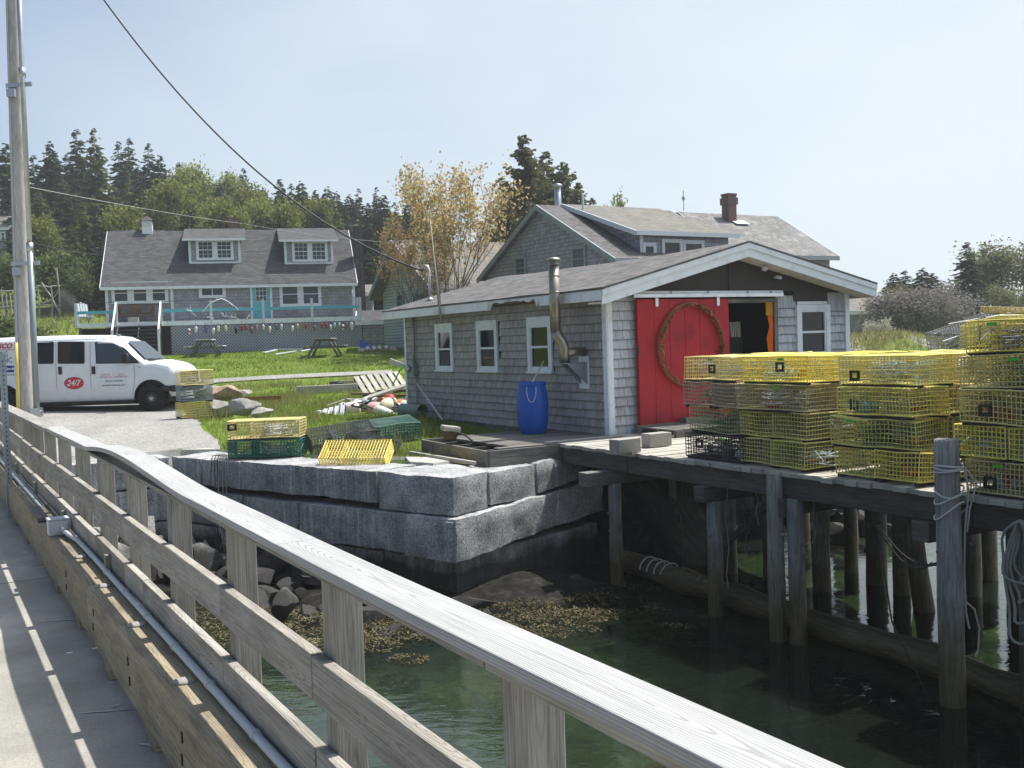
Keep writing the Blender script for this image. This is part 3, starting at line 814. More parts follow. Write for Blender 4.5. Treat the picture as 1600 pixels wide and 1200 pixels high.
m = MB()
m.box(-.032, .032, -.004, .004, 0, 1.74); m.box(-.032, -.026, .004, .035, 0, 1.74); m.box(.026, .032, .004, .035, 0, 1.74)
m.mi = 1
for z in np.arange(.06, 1.7, .05): m.box(-.006, .006, -.0055, -.0038, z, z + .018)
sp = m.build('sign_post', [M['greysteel'], M['black']], None, loc=W(.80, 12.1, DZ), rotz=PHI)
tag(sp, 'perforated grey steel post standing at the bridge curb', 'post')
# ------------------------------------------------------------------ shed
shed = thing('fishing_shed', 'weathered grey shingled fishing shed with white trim beside the trap dock', 'shed', W(9.63, 13.48, 0), PHI)
SW, SD = 5.57, 7.86
APX, APZ = 2.70, 3.16
def roof_z(x): return APZ - (.255 * (APX - x) if x < APX else .225 * (x - APX))
def on_wall(p):   # world point -> shed-local
    q = LT(p); return Vector((q.x - 9.63, q.y - 13.48, q.z))

def shingle_wall(mb, org, ud, nd, width, z0, ztop, expo, holes, wmin=.06, wmax=.15, zcap=None, start=None):
    org, ud, nd = Vector(org), Vector(ud), Vector(nd); up = Vector((0, 0, 1))
    z = z0; row = 0
    while z < ztop - .02:
        h = min(expo + .012, ztop - z)
        x = -random.uniform(0, wmax)
        while x < width:
            w = random.uniform(wmin, wmax); a, b = max(0, x), min(width, x + w - .006); x += w
            if b - a < .015: continue
            mid = (a + b) / 2
            if any(h0 - .01 < mid < h1 + .01 and v0 < z + h * .5 < v1 for h0, h1, v0, v1 in holes): continue
            zz = z + random.uniform(-.0022, .0022)
            hh = h
            if zcap is not None:
                lim = zcap(mid)
                if zz > lim - .03: continue
                hh = min(h, lim - zz)
            pr = .026 + random.uniform(-.002, .004); pt = .003
            P = lambda u, v, d: org + ud * u + up * v + nd * d
            v = [P(a, zz, pr), P(b, zz, pr), P(b, zz + hh, pt), P(a, zz + hh, pt), P(a, zz, 0), P(b, zz, 0)]
            o1, o2 = random.random() * 30, random.random() * 30
            mb.add(v, [(0, 1, 2, 3), (4, 5, 1, 0), (4, 0, 3), (5, 2, 1)],
                   [[(a + o1, 0), (b + o1, 0), (b + o1, hh), (a + o1, hh)], [(a, 0), (b, 0), (b, .001), (a, .001)], [(0, .1)] * 3, [(0, .1)] * 3])
        z += expo; row += 1
        if start and row in start: pass

# structural walls
m = MB()
m.box(.02, .14, 0.02, SD, -.05, 2.42)
m.box(SW - .14, SW - .02, 0.02, SD, -.05, 2.42)
m.box(.14, SW - .14, SD - .12, SD, -.05, 2.42)
m.prism([(.02, SD, 2.42), (SW - .02, SD, 2.42), (APX, SD, 3.05)], (0, -.12, 0))
m.box(.14, 1.66, 0.02, .14, -.05, 2.42); m.box(3.68, SW - .14, 0.02, .14, -.05, 2.42); m.box(1.66, 3.68, 0.02, .14, 2.15, 2.42)
m.prism([(.1, .02, 2.42), (SW - .1, .02, 2.42), (APX, .02, 3.05)], (0, .12, 0))
m.box(.14, SW - .14, .14, SD - .12, -.06, .03)
m.build('wall', M['interior'], shed)
# left wall shingles (facing -x)
wins = [(19.73 - 13.48, 18.92 - 13.48), (17.87 - 13.48, 17.04 - 13.48), (15.93 - 13.48, 15.11 - 13.48)]
holes = [(SD - a, SD - b, 1.01, 2.0) for a, b in wins]
m = MB(); shingle_wall(m, (.02, SD, 0), (0, -1, 0), (-1, 0, 0), SD, -.02, 2.26, .142, holes)
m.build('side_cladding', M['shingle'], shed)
m = MB(); shingle_wall(m, (.02, SD, 0), (0, -1, 0), (-1, 0, 0), SD, 2.255, 2.40, .16, [])
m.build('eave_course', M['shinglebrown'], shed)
m = MB(); m.box(-.004, .03, .02, SD, -.3, 0.0); m.build('skirt_board', M['greywood'], shed)
# front shingles (facing -y)
m = MB()
shingle_wall(m, (.10, .02, 0), (1, 0, 0), (0, -1, 0), .5, .0, 2.28, .155, [], .08, .18)
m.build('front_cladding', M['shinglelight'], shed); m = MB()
shingle_wall(m, (3.72, .02, 0), (1, 0, 0), (0, -1, 0), .5, .0, 2.02, .155, [], .08, .18)
shingle_wall(m, (4.2, .02, 0), (1, 0, 0), (0, -1, 0), .86, .0, 1.1, .155, [], .08, .18)
shingle_wall(m, (5.04, .02, 0), (1, 0, 0), (0, -1, 0), .46, .0, 1.95, .155, [], .08, .18)
shingle_wall(m, (3.72, .02, 0), (1, 0, 0), (0, -1, 0), .5, 2.015, 2.25, .24, [], .1, .2)
shingle_wall(m, (5.04, .02, 0), (1, 0, 0), (0, -1, 0), .46, 1.945, 2.3, .35, [], .06, .11)
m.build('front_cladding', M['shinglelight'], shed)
m = MB()
m.prism([(.5, -.002, 2.335), (4.16, -.002, 2.335), (4.16, -.002, 2.14), (5.02, -.002, 2.14), (5.02, -.002, 2.33), (5.5, -.002, 2.33), (5.5, -.002, 2.48), (APX, -.002, 3.10), (.3, -.002, 2.5)], (0, .02, 0))
m.box(2.6, 2.68, -.022, -.003, 2.34, 3.05); m.box(2.555, 2.56, -.006, 0, 2.34, 3.05)
m.build('gable_panel', M['ply'], shed)
# corner boards
m = MB(); m.box(-.012, .10, -.022, .02, .02, 2.33); m.box(-.022, .005, -.022, .10, .02, 2.33); m.build('corner_board', M['white'], shed, bevel=.003)
m = MB(); m.box(SW - .10, SW + .01, -.022, .02, .02, 2.40); m.build('corner_board', M['white'], shed, bevel=.003)
m = MB(); m.box(-.02, .012, SD - .08, SD + .01, 0, 2.3); m.build('corner_board', M['white'], shed, bevel=.003)
# roof
Y0, Y1 = -.42, SD + .38
m = MB()
EL, ER = -.37, 5.86
zl, zr = roof_z(EL), roof_z(ER)
ll = math.hypot(APX - EL, APZ - zl); lr = math.hypot(ER - APX, APZ - zr)
ny_, nx_ = 26, 8
def rz(x, y, base): return base + .012 * mnoise.noise((x * .8, y * .7, 2))
for (xa, xb, lv) in ((EL, APX, ll), (ER, APX, lr)):
    vs, fs, us = [], [], []
    for i in range(nx_ + 1):
        for j in range(ny_ + 1):
            x = xa + (xb - xa) * i / nx_; y = Y0 + (Y1 - Y0) * j / ny_
            sag = -.035 * math.sin(math.pi * (y - Y0) / (Y1 - Y0)) if i == nx_ else 0
            vs.append((x, y, rz(x, y, roof_z(x)) + sag))
    for i in range(nx_):
        for j in range(ny_):
            a = i * (ny_ + 1) + j; q = (a, a + ny_ + 1, a + ny_ + 2, a + 1)
            if xa > xb: q = q[::-1]
            fs.append(q)
            us.append([(vs[k][1], lv * abs(vs[k][0] - xa) / abs(xb - xa)) for k in q])
    m.add(vs, fs, us)
    # drip edge of the shingles
m.box(EL - .02, EL + .03, Y0 - .02, Y1, zl - .03, zl - .004)
m.bar((EL, Y0 - .012, zl - .012), (APX, Y0 - .012, APZ - .012), .03, .03); m.bar((APX, Y0 - .012, APZ - .012), (ER, Y0 - .012, zr - .012), .03, .03)
m.build('roof', M['roof'], shed)
def slope_board(name, xa, xb, y0, y1, top, thick, mat):
    m = MB()
    m.prism([(xa, y0, roof_z(xa) - top), (xb, y0, roof_z(xb) - top), (xb, y0, roof_z(xb) - top - thick), (xa, y0, roof_z(xa) - top - thick)], (0, y1 - y0, 0))
    return m.build(name, mat, shed)
slope_board('rake_board', EL, APX, Y0, Y0 + .03, .03, .235, M['white']); slope_board('rake_board', APX, ER, Y0, Y0 + .03, .03, .235, M['white'])
slope_board('rake_trim', EL, APX, Y0 - .02, Y0 - .001, .03, .095, M['white']); slope_board('rake_trim', APX, ER, Y0 - .02, Y0 - .001, .03, .095, M['white'])
slope_board('soffit', EL + .02, APX, Y0 + .031, .0, .225, .03, M['soffit']); slope_board('soffit', APX, ER - .02, Y0 + .031, .0, .225, .03, M['soffit'])
slope_board('roof_deck', EL + .02, APX, .021, Y1, .04, .05, M['greywood']); slope_board('roof_deck', APX, ER - .02, .021, Y1, .04, .05, M['greywood'])
for a, b in ((3.25, Y1), (Y0 + .03, 1.42)):
    m = MB(); m.box(EL - .012, EL + .018, a, b, zl - .20, zl - .032); m.build('eave_board', M['white'], shed, bevel=.003)
m = MB(); poly = []
ys = np.linspace(1.42, 3.25, 22)
for i, y in enumerate(ys): poly.append((EL - .012, y, zl - .05 - (.12 * abs(mnoise.noise((y * 3.1, 2, 1))) + .02 + (.12 if i > 19 or i == 1 else 0))))
top = [(EL - .012, y, zl - .032) for y in ys[::-1]]
m.prism(poly + top, (.03, 0, 0)); m.build('eave_board', M['whitedirty'], shed)['label'] = 'rotten broken stretch of eave board'
m = MB(); m.box(EL + .02, 0.02, 1.42, 3.25, zl - .11, zl - .08); m.build('rafter_tail', M['brownwood'], shed)
m = MB(); m.box(EL - .012, EL + .018, Y0 + .031, Y1, zl - .04, zl - .033); m.build('drip_edge', M['whitedirty'], shed)
m = MB(); m.box(ER - .018, ER + .012, Y0 + .03, Y1, zr - .26, zr - .032); m.build('eave_board', M['white'], shed)
# windows
def window(parent, org, ud, nd, w, h, casing=.09, meet=True, glass=None, mat=None, grid=None, sill=True, depth=.03, top=None, name='window'):
    """org: bottom-left outer corner, ud along the wall, nd outward"""
    mat = mat or M['white']; glass = glass or M['glass']
    org, ud, nd = Vector(org), Vector(ud), Vector(nd); up = Vector((0, 0, 1))
    Mx = Matrix((ud, nd, up)).transposed().to_4x4(); Mx.translation = org
    def mk():
        m = MB(); m.M = Mx; return m
    ct = top or casing
    m = mk()
    m.box(0, casing, 0, depth, casing * .8, h - ct); m.box(w - casing, w, 0, depth, casing * .8, h - ct)
    m.box(0, w, 0, depth + .004, h - ct, h); m.box(0, w, 0, depth + .002, 0, casing * .8)
    f = m.build(name, mat, parent, bevel=.002)
    if sill:
        m = mk(); m.box(-.012, w + .012, 0, depth + .03, -.012, .022); m.build('sill', mat, f)
    a, b, c, d = casing, w - casing, casing * .8, h - ct
    m = mk(); m.quad((a, .004, c), (b, .004, c), (b, .004, d), (a, .004, d)); 
    m.build('pane', glass, f)
    m = mk(); s = min(.03, .16 * (b - a))
    m.box(a, a + s, .005, depth * .75, c + s, d - s); m.box(b - s, b, .005, depth * .75, c + s, d - s); m.box(a, b, .005, depth * .76, c, c + s); m.box(a, b, .005, depth * .76, d - s, d)
    if meet == True: m.box(a + s, b - s, .005, depth * .8, (c + d) / 2 - .02, (c + d) / 2 + .02)
    if meet == 'v': m.box((a + b) / 2 - .02, (a + b) / 2 + .02, .005, depth * .8, c + s, d - s)
    if grid:
        for i in range(1, grid[0]): x = a + (b - a) * i / grid[0]; m.box(x - .008, x + .008, .005, depth * .5, c + s, d - s)
        for j in range(1, grid[1]): z = c + (d - c) * j / grid[1]; m.box(a + s, b - s, .005, depth * .48, z - .008, z + .008)
    m.build('sash', mat, f)
    return f
for a, b in wins:
    window(shed, (.012, a, 1.01), (0, -1, 0), (-1, 0, 0), a - b, 1.0, .10, depth=.045, top=.16)
window(shed, (4.2, .01, 1.10), (1, 0, 0), (0, -1, 0), .85, .98, .105, depth=.05)
m = MB(); m.box(4.24, 5.0, -.012, .0, 2.085, 2.14); m.build('window_head', M['white'], shed)
# door, track, opening
m = MB(); dz0, dz1 = .09, 2.2
for i in range(6):
    x0 = .55 + 1.95 * i / 6; m.box(x0, x0 + 1.95 / 6 - .006, -.115, -.075, dz0 + .004, dz1)
m.box(.551, 2.499, -.074, -.06, dz0, dz1 - .002)
dr = m.build('sliding_door', M['red'], shed, bevel=.003)
m = MB(); m.box(.53, .56, -.125, -.06, dz0 + .02, dz1 - .01); m.build('edge_strip', M['red'], dr)
for x in (.93, 2.25):
    m = MB(); m.box(x - .03, x + .03, -.135, -.116, 2.08, 2.22); m.box(x - .016, x + .016, -.135, -.1, 2.2, 2.28); m.build('hanger', M['steel'], dr)
m = MB(); m.box(.52, .545, -.13, -.11, 1.28, 1.45); m.build('handle', M['black'], dr)
m = MB(); m.box(.46, 3.80, -.10, -.02, 2.285, 2.335); m.build('track_board', M['white'], shed)
m = MB(); m.box(.46, 3.78, -.14, -.1, 2.225, 2.29); tr = m.build('door_track', M['steel'], shed, bevel=.006)
for x in (1.25, 2.05, 2.95, 3.5):
    m = MB(); m.box(x - .02, x + .02, -.112, -.1001, 2.29, 2.33); m.build('bracket', M['greysteel'], tr)
m = MB(); m.box(1.66, 3.68, -.02, .16, 2.13, 2.20); m.box(3.655, 3.735, -.03, .0, .05, 2.2); m.build('door_frame', M['greywood'], shed)
m = MB(); pts = []
for i in range(9):
    z = .3 + 1.6 * i / 8; pts.append((z, 3.54 + .03 * math.sin(i * 1.9), .03 + .02 * math.cos(i * 2.3)))
vs = []
for z, x, y in pts: vs += [(x, y, z), (x + .05, y - .03, z), (3.655, y * .5, z)]
fs = []
for i in range(8):
    for k in range(2): fs.append((3 * i + k, 3 * i + k + 1, 3 * i + k + 4, 3 * i + k + 3))
m.add(vs, fs, [[(0, 0)] * 4] * len(fs)); m.build('door_curtain', M['orange'], shed)['label'] = 'orange tarp bunched along the door jamb'
m = MB(); m.add([(3.5, .03, 1.9), (3.58, 0, 1.9), (3.655, .01, 1.86), (3.5, .03, 2.13), (3.57, -.01, 2.13), (3.655, .01, 2.13)], [(0, 1, 4, 3), (1, 2, 5, 4)], [[(0, 0)] * 4] * 2); m.build('door_curtain', M['ochre'], shed)['label'] = 'ochre top of the tarp in the doorway'
# lamps under the soffit
for p, nm in (((1196, 415), 'floodlight'), ((1215, 433), 'camera')):
    r_ = ray(*p); k = (13.48 - .1) / (-r_[0] * NY + r_[1] * NX); q = on_wall(Vector((r_[0] * k, r_[1] * k, EYE + r_[2] * k)))
    m = MB()
    if nm == 'floodlight':
        m.tube([q + Vector((0, .11, .03)), q + Vector((0, 0, .03))], .035, 10)
        for dx, tl in ((-.06, -.3), (.07, .35)):
            m.tube([q + Vector((dx * .3, 0, .02)), q + Vector((dx, -.04, -.02)), q + Vector((dx + tl * .25, -.12, -.06))], [.02, .03, .055], 12)
    else:
        m.tube([q + Vector((0, .1, 0)), q, q + Vector((.03, -.06, -.02))], [.02, .03, .03], 10)
    m.build(nm, M['palewhite'], shed, True)
# stove pipe up the side wall
def on_L(px, py, L):
    r_ = ray(px, py); k = L / (r_[0] * NX + r_[1] * NY); return on_wall(Vector((r_[0] * k, r_[1] * k, EYE + r_[2] * k)))
fx = 9.63 - .52
ft = on_L(865, 415, fx); fb = on_L(874, 522, fx)
m = MB()
X, Yf = ft.x, ft.y + .0
zt = ft.z - .02
m.tube([(X, Yf, 1.72), (X, Yf, zt)], .088, 18)
for z in (1.9, 2.35, 2.62): m.tube([(X, Yf, z), (X, Yf, z + .03)], .092, 18)
m.tube([(X, Yf, 1.73), (X + .03, Yf - .01, 1.64), (X + .10, Yf - .03, 1.54), (X + .13, Yf - .04, 1.44), (X + .13, Yf - .04, 1.2)], .09, 18)
m.tube([(X + .13, Yf - .04, 1.36), (X + .3, Yf - .05, 1.38), (X + .53, Yf - .05, 1.38)], [.085, .075, .07], 14)
fl = m.build('stove_pipe', M['stainless'], shed, True)
m = MB(); m.lathe([(.055, zt), (.06, zt + .03), (.1, zt + .035), (.1, zt + .05), (.055, zt + .055), (.055, zt + .09), (.11, zt + .095), (.125, zt + .11), (.1, zt + .14), (.03, zt + .155)], 20, (X, Yf, 0)); m.build('cap', M['stainless'], fl, True)
m = MB(); m.box(X + .02, X + .53, Yf - .17, Yf + .06, 1.19, 1.20)
bx, by = X + .53, Yf - .14
m.prism([(X + .1, by - .02, 1.188), (bx + .0, by - .02, 1.188), (bx, by - .02, .80)], (0, .012, 0)); m.prism([(X + .1, by + .17, 1.188), (bx, by + .17, 1.188), (bx, by + .17, .80)], (0, .012, 0))
m.build('pipe_bracket', M['greysteel'], shed)
m = MB(); m.box(-.03, .0, by - .05, by + .22, .76, 1.3); m.build('bracket_board', M['white'], shed)
# meter, conduit, vents and whip on the roof
m = MB(); m.box(-.13, -.0, 7.2, 7.46, .9, 1.2); mt = m.build('meter_box', M['greysteel'], shed, bevel=.01)
m = MB(); m.tube([(-.13, 7.40, 1.05), (-.2, 7.40, 1.05)], .08, 16); m.build('meter', M['steel'], mt, True)
m = MB(); m.tube([(-.05, 7.27, 1.2), (-.05, 7.27, 2.36)], .025, 8); m.tube([(-.04, 7.24, .9), (-.04, 7.24, .1)], .016, 8); m.build('conduit', M['greysteel'], shed, True)
g = Vector((.35, 7.2, roof_z(.35)))
m = MB(); m.tube([g + Vector((0, 0, -.1)), g + Vector((0, 0, .66)), g + Vector((-.02, .03, .76)), g + Vector((-.08, .08, .78)), g + Vector((-.13, .13, .70))], .032, 10)
m.lathe([(.12, 0), (.05, .05), (.036, .07)], 12, g); gn = m.build('service_mast', M['steel'], shed, True)
GOOSE = Matrix.Translation(W(9.63, 13.48, 0)) @ Matrix.Rotation(PHI, 4, 'Z') @ (g + Vector((-.1, .1, .66)))
a_ = on_L(690, 503, 9.2); b_ = on_L(672, 342, 9.2)
m = MB(); m.tube([a_, a_.lerp(b_, .5) + Vector((0, .02, 0)), b_], [.022, .018, .01], 6); m.build('whip_antenna', M['palewood'], shed, True)
a_ = on_L(688, 492, 9.3); b_ = on_L(681, 410, 9.3)
m = MB(); m.bar(a_, b_, .05, .05, (1, 0, 0)); m.build('roof_post', M['greywood'], shed)
m = MB(); m.box(EL - .06, EL - .012, a_.y - .12, a_.y + .1, zl - .2, zl - .08); m.build('mast_clamp', M['palewhite'], shed)
for (px, py0, py1) in ((703, 585, 640), (709, 586, 648)):
    p0, p1 = on_L(px, py0, 9.60), on_L(px, py1, 9.60)
    m = MB(); pts = [p0.lerp(p1, k / 6) + Vector((-.01, .03 * math.sin(k * 1.3), 0)) for k in range(7)]
    m.tube(pts, .005, 5); m.build('hanging_line', M['ropelight'], shed)
# shed sills and posts under the front
m = MB()
for x in (.3, 1.3, 2.3, 3.4, 4.5, 5.4): m.box(x - .08, x + .08, .05, .25, -2.4, -.06)
for x in (.2, 2.7, 5.4): m.box(x - .08, x + .08, 2.4, 2.6, -2.4, -.06)
m.box(0.05, SW - .05, .03, .2, -.3, -.06); m.build('sill_beam', M['darkwood'], shed)

# things in and around the shed
hoop = MB()
cx, cz = 11.24 - 9.63, 1.43
for k in range(6):
    yy = -.125 - .014 * k; pts = []
    for i in range(44):
        th = 2 * math.pi * i / 44
        rr = 1 + .012 * mnoise.noise((math.cos(th) * 3, math.sin(th) * 3, k))
        pts.append((cx + .69 * rr * math.cos(th) * (1 - .06 * math.sin(th)), yy, cz + .70 * rr * math.sin(th)))
    hoop.tube(pts, .009, 5, closed=True)
for i in range(260):
    th = random.random() * 6.283; r0 = random.uniform(.93, 1.0)
    p = Vector((cx + .675 * r0 * math.cos(th) * (1 - .06 * math.sin(th)), random.uniform(-.25, -.12), cz + .69 * r0 * math.sin(th)))
    hoop.obox(p, (random.uniform(.01, .035),) * 3, Matrix.Rotation(random.random() * 6, 3, (random.random(), random.random(), 1)))
ho = W(9.63 + cx, 13.48 - .15, cz)
hoop.M = None
Rm = Matrix.Translation((-cx, .15, -cz))
hoop.v = [tuple(Rm @ Vector(v)) for v in hoop.v]
tag(hoop.build('hoop', M['rust'], None, loc=ho, rotz=PHI), 'big rusty brown hoop crusted with weed hung on the red sliding door', 'hoop')
m = MB(); m.box(-.22, .18, -.02, .02, 0, 1.5); m.box(.18, .2, -.03, .03, 0, 1.5)
tag(m.build('cabinet', M['ply'], None, loc=W(9.63 + 3.35, 14.2, .03), rotz=PHI), 'dark grey cabinet just inside the open shed doorway', 'cabinet')
m = MB()
for i in range(5): m.obox((-.12 + .05 * i, 0, .14), (.028, .16, .28), Matrix.Rotation(random.uniform(-.2, .2), 3, 'Y'))
tag(m.build('paper_rolls', M['paper'], None, loc=W(9.63 + 3.38, 14.22, 1.53), rotz=PHI), 'pale rolled charts standing on the dark cabinet inside the shed', 'charts')
# platform by the wall
plat = thing('wooden_platform', 'low grey plank platform against the shed wall with a blue barrel on it', 'platform', W(8.4, 14.2, -.3), PHI)
pm = Matrix.Translation((-8.4, -14.2, .3))
m = MB(); m.M = pm
for i in range(15):
    y = 12.98 + i * .158
    m.box(7.6 if i else 7.3, 9.6, y + .03, y + .03 + .15, -.012, .025 + random.uniform(-.004, .004))
m.build('decking', M['greywood'], plat, bevel=.003)
for (a, b) in (((7.08, 12.96, 0), (7.2, 15.4, 0)), ((7.1, 12.95, 0), (9.6, 12.98, 0)), ((7.2, 15.42, 0), (9.6, 15.42, 0))):
    m = MB(); m.M = pm; m.bar(Vector(a) + Vector((0, 0, -.13)), Vector(b) + Vector((0, 0, -.13)), .045, .28); m.build('joist', M['greywood'], plat, bevel=.004)
for y in (13.4, 13.9, 14.4, 14.9):
    m = MB(); m.M = pm; m.bar((7.14, y, -.10), (7.62, y, -.09), .04, .14); m.build('joist', M['darkwood'], plat)
bar = MB()
bar.lathe([(.195, 0), (.205, .012), (.225, .07), (.26, .22), (.272, .42), (.262, .62), (.238, .76), (.23, .8), (.238, .806), (.238, .86), (.225, .868), (.215, .855), (.21, .82), (.0, .815)], 40)
br = bar.build('blue_barrel', M['blue'], None, True, loc=W(8.93, 14.70, .028), autos=True)
tag(br, 'bright blue plastic barrel standing on the wooden platform', 'barrel')
m = MB()
pts = [Vector((-.29 + .0, 0, 0))]
vd = (Vector((0, 0, 0)) - W(8.93, 14.70, 0)).normalized(); sd_ = Vector((-vd.y, vd.x, 0))
for i in range(13):
    a = math.pi * i / 12
    ang = -.05 + .30 * math.cos(a); zz = .80 - .26 * math.sin(a) ** .8
    rr = .262 + .012 * math.sin(a); pts.append((vd * math.cos(ang) + sd_ * math.sin(ang)) * rr + Vector((0, 0, zz)))
m.tube(pts[1:], .007, 6); m.build('rope_handle', M['ropelight'], br)
m = MB(); a_ = W(8.85, 14.55, .9); b_ = W(9.3, 14.9, 1.22)
tag(m.tube([Vector((0, 0, 0)), b_ - a_], .012, 6).build('stick', M['ropelight'], None, loc=a_), 'thin pale stick leaning from the blue barrel to the pipe bracket', 'stick')
# concrete blocks, buckets, stones, pallet by the dock
def cblock(px, py, label, rot=0):
    p = GZ(px, py, .03); m = MB(); m.box(-.2, .2, -.1, .1, 0, .19)
    m.mi = 1; m.box(-.15, -.02, -.1008, -.09, .03, .16, mi=0)
    tag(m.build('concrete_block', [M['block'], M['black']], None, bevel=.008, loc=p, rotz=PHI + rot), label, 'block', None)
cblock(977, 707, 'pale concrete block at the corner of the dock by the shed', .1)
cblock(1026, 697, 'grey concrete block lying on the dock below the red door', .05)
# ------------------------------------------------------------------ dock on pilings
dock = thing('trap_dock', 'old grey plank dock on log pilings carrying the stacked lobster traps', 'dock', W(10.4, 8.5, 0), PHI)
DM = Matrix.Translation((-10.4, -8.5, 0))
def DMB():
    m = MB(); m.M = DM; return m
DL0, DL1, DT0, DT1 = 8.36, 12.4, 2.6, 13.42
m = DMB(); t = DT0
while t < DT1 - .05:
    w = random.uniform(.13, .17)
    m.box(DL0 - .06 + random.uniform(-.03, .03), DL1, t, min(t + w - .008, DT1), -.025 + random.uniform(-.004, .004), .025 + random.uniform(-.006, .004)); t += w
m.build('decking', M['palewood'], dock)
for a, b in ((2.6, 6.0), (6.02, 8.6), (8.62, 11.3), (11.32, 13.4)):
    m = DMB(); m.box(DL0, DL0 + .09, a, b, -.27, -.026); m.build('edge_beam', M['darkwood'], dock, bevel=.006)
for L in (9.3, 10.3, 11.3, 12.2):
    m = DMB(); m.box(L, L + .1, DT0, DT1, -.26, -.027); m.build('stringer', M['darkwood'], dock)
for t in (11.7, 9.62, 8.3, 6.4, 4.6):
    m = DMB(); m.box(DL0 - (.42 if t > 11 else .1), DL1, t, t + .2, -.47, -.275); m.build('cross_beam', M['greywood'] if t > 11 else M['darkwood'], dock, bevel=.008)
def pil(parent, L, t, z0, z1, r, Mx, lean=(0, 0), knots=3, name='piling'):
    m = MB(); m.M = Mx; pts = []; rs = []
    n = 14
    for i in range(n + 1):
        f = i / n
        pts.append((L + lean[0] * f + .012 * mnoise.noise((f * 4, L * 3, t)), t + lean[1] * f + .012 * mnoise.noise((f * 4, t * 3, L)), z0 + (z1 - z0) * f))
        rs.append(r * (1.08 - .12 * f) * (1 + .07 * mnoise.noise((f * 6, L, t * 2))))
    m.tube(pts, rs, 14)
    for k in range(knots):
        f = random.uniform(.35, .9); a = random.random() * 6.28
        p = Vector((L + math.cos(a) * r * .9, t + math.sin(a) * r * .9, z0 + (z1 - z0) * f)); m.tube([p, p + Vector((math.cos(a), math.sin(a), .2)) * .04], [.03, .015], 6)
    return m.build(name, M['piling'], parent, True)
for L, t, z1, r, ln in ((8.45, 11.75, -.47, .095, (0, 0)), (8.46, 9.70, -.47, .098, (.0, -.03)), (8.30, 8.46, .0, .095, (0, 0)), (8.40, 8.24, -.27, .095, (0, .02)), (8.55, 5.55, -.27, .10, (-.02, 0)), (8.55, 4.1, -.27, .1, (0, 0)),
                  *[(LT(GZ(a_, b_, -1.9)).x, LT(GZ(a_, b_, -1.9)).y, -.27, c_, d_) for a_, b_, c_, d_ in ((1285, 922, .12, (0, 0)), (1370, 912, .14, (0, 0)), (1409, 928, .11, (0, 0)), (1462, 952, .12, (-.35, .15)), (1519, 930, .12, (0, 0)), (1545, 905, .12, (0, 0)), (1205, 905, .11, (0, 0)), (1140, 895, .11, (0, 0)), (1330, 885, .10, (0, 0)), (1590, 960, .12, (0, 0)))], (12.2, 11.8, -.27, .1, (0, 0))):
    pil(dock, L, t, -3.0, z1, r, DM, ln)
m = DMB(); m.tube([(9.9, 11.2, -1.5), (10.2, 10.0, -.4)], .05, 8); m.tube([(10.9, 8.3, -.35), (11.3, 6.6, -1.3)], .05, 8); m.build('brace', M['darkwood'], dock)
mp = pil(None, 0, 0, -3.0 + 1.9, .56 + 1.9, .112, None, (-.02, .02), 2, 'mooring_piling')
mp.location = W(8.13, 6.06, -1.9); mp.rotation_euler = (0, 0, PHI)
tag(mp, 'tall blue-grey mooring piling wrapped in rope at the dock edge', 'piling')
mp.data.materials[0] = M['piling']
# mooring ropes
PCx, PCt = 8.12, 6.07
ro = thing('mooring_rope', 'pale grey rope wound round the tall mooring piling with loose ends hanging', 'rope', W(PCx, PCt, 0), PHI)
def coilpts(z0, z1, turns, r, n=22, wob=.01):
    out = []
    for i in range(int(n * turns) + 1):
        a = 6.283 * i / n; f = i / (n * turns)
        out.append((r * math.cos(a), r * math.sin(a), z0 + (z1 - z0) * f + wob * math.sin(a * 1.7)))
    return out
m = MB()
m.tube(coilpts(.26, .33, 3.2, .125), .010, 6); m.tube(coilpts(-.02, .10, 2.1, .126, 22, .04), .009, 6); m.tube(coilpts(-.22, .02, 1.1, .13, 22, .05), .009, 6)
m.build('winding', M['ropelight'], ro)
def hang(p, q, sag, n=10):
    p, q = Vector(p), Vector(q); return [p.lerp(q, i / n) + Vector((0, 0, -sag * math.sin(math.pi * i / n))) for i in range(n + 1)]
m = MB()
m.tube([(.1, -.09, .28), (.14, -.1, .1), (.135, -.06, -.3), (.13, -.05, -.7), (.135, -.06, -1.05), (.15, -.08, -1.2)], .009, 6)
m.tube([(.13, -.06, -.95), (.2, -.1, -1.02), (.24, -.12, -1.2), (.22, -.12, -1.4), (.19, -.11, -1.46)], .009, 6)
m.tube([(.12, -.08, .3), (.2, -.14, .15), (.15, -.1, -.1), (.14, -.08, -.3)], .008, 6)
m.tube([(.12, -.07, .2), (.3, -.1, .1), (.34, -.05, -.02), (.2, -.03, -.1), (.1, .0, -.16)], .008, 6)
m.build('loose_end', M['ropelight'], ro)
m = MB(); m.tube(hang((-.3, .55, -.28), (-.02, .13, -.62), .12), .009, 6); m.tube(hang((-.25, .62, -.28), (-.02, .13, -.6), .2), .009, 6); m.tube([(-.25, .6, -.3), (-.2, .5, -1.2), (.0, .3, -1.85)], .008, 6)
m.build('slack_line', M['ropedark'], ro)
hk = thing('rope_bundle', 'hank of grey rope hanging in loops from the dock beam edge', 'rope', W(8.30, 5.48, -.15), PHI)
for k in range(5):
    m = MB(); pts = []
    w = .05 + .03 * k; h = .55 + .18 * (k % 4)
    for i in range(25):
        a = 6.283 * i / 24; pts.append((.02 * math.sin(a * 3 + k) - .03 * k * .4, w * math.sin(a) + .02 * math.sin(4 * a + k), -h * (.5 - .5 * math.cos(a)) ** .8 + .02))
    m.tube(pts, .013, 6, closed=False); m.build('rope_loop', M['rope'], hk)
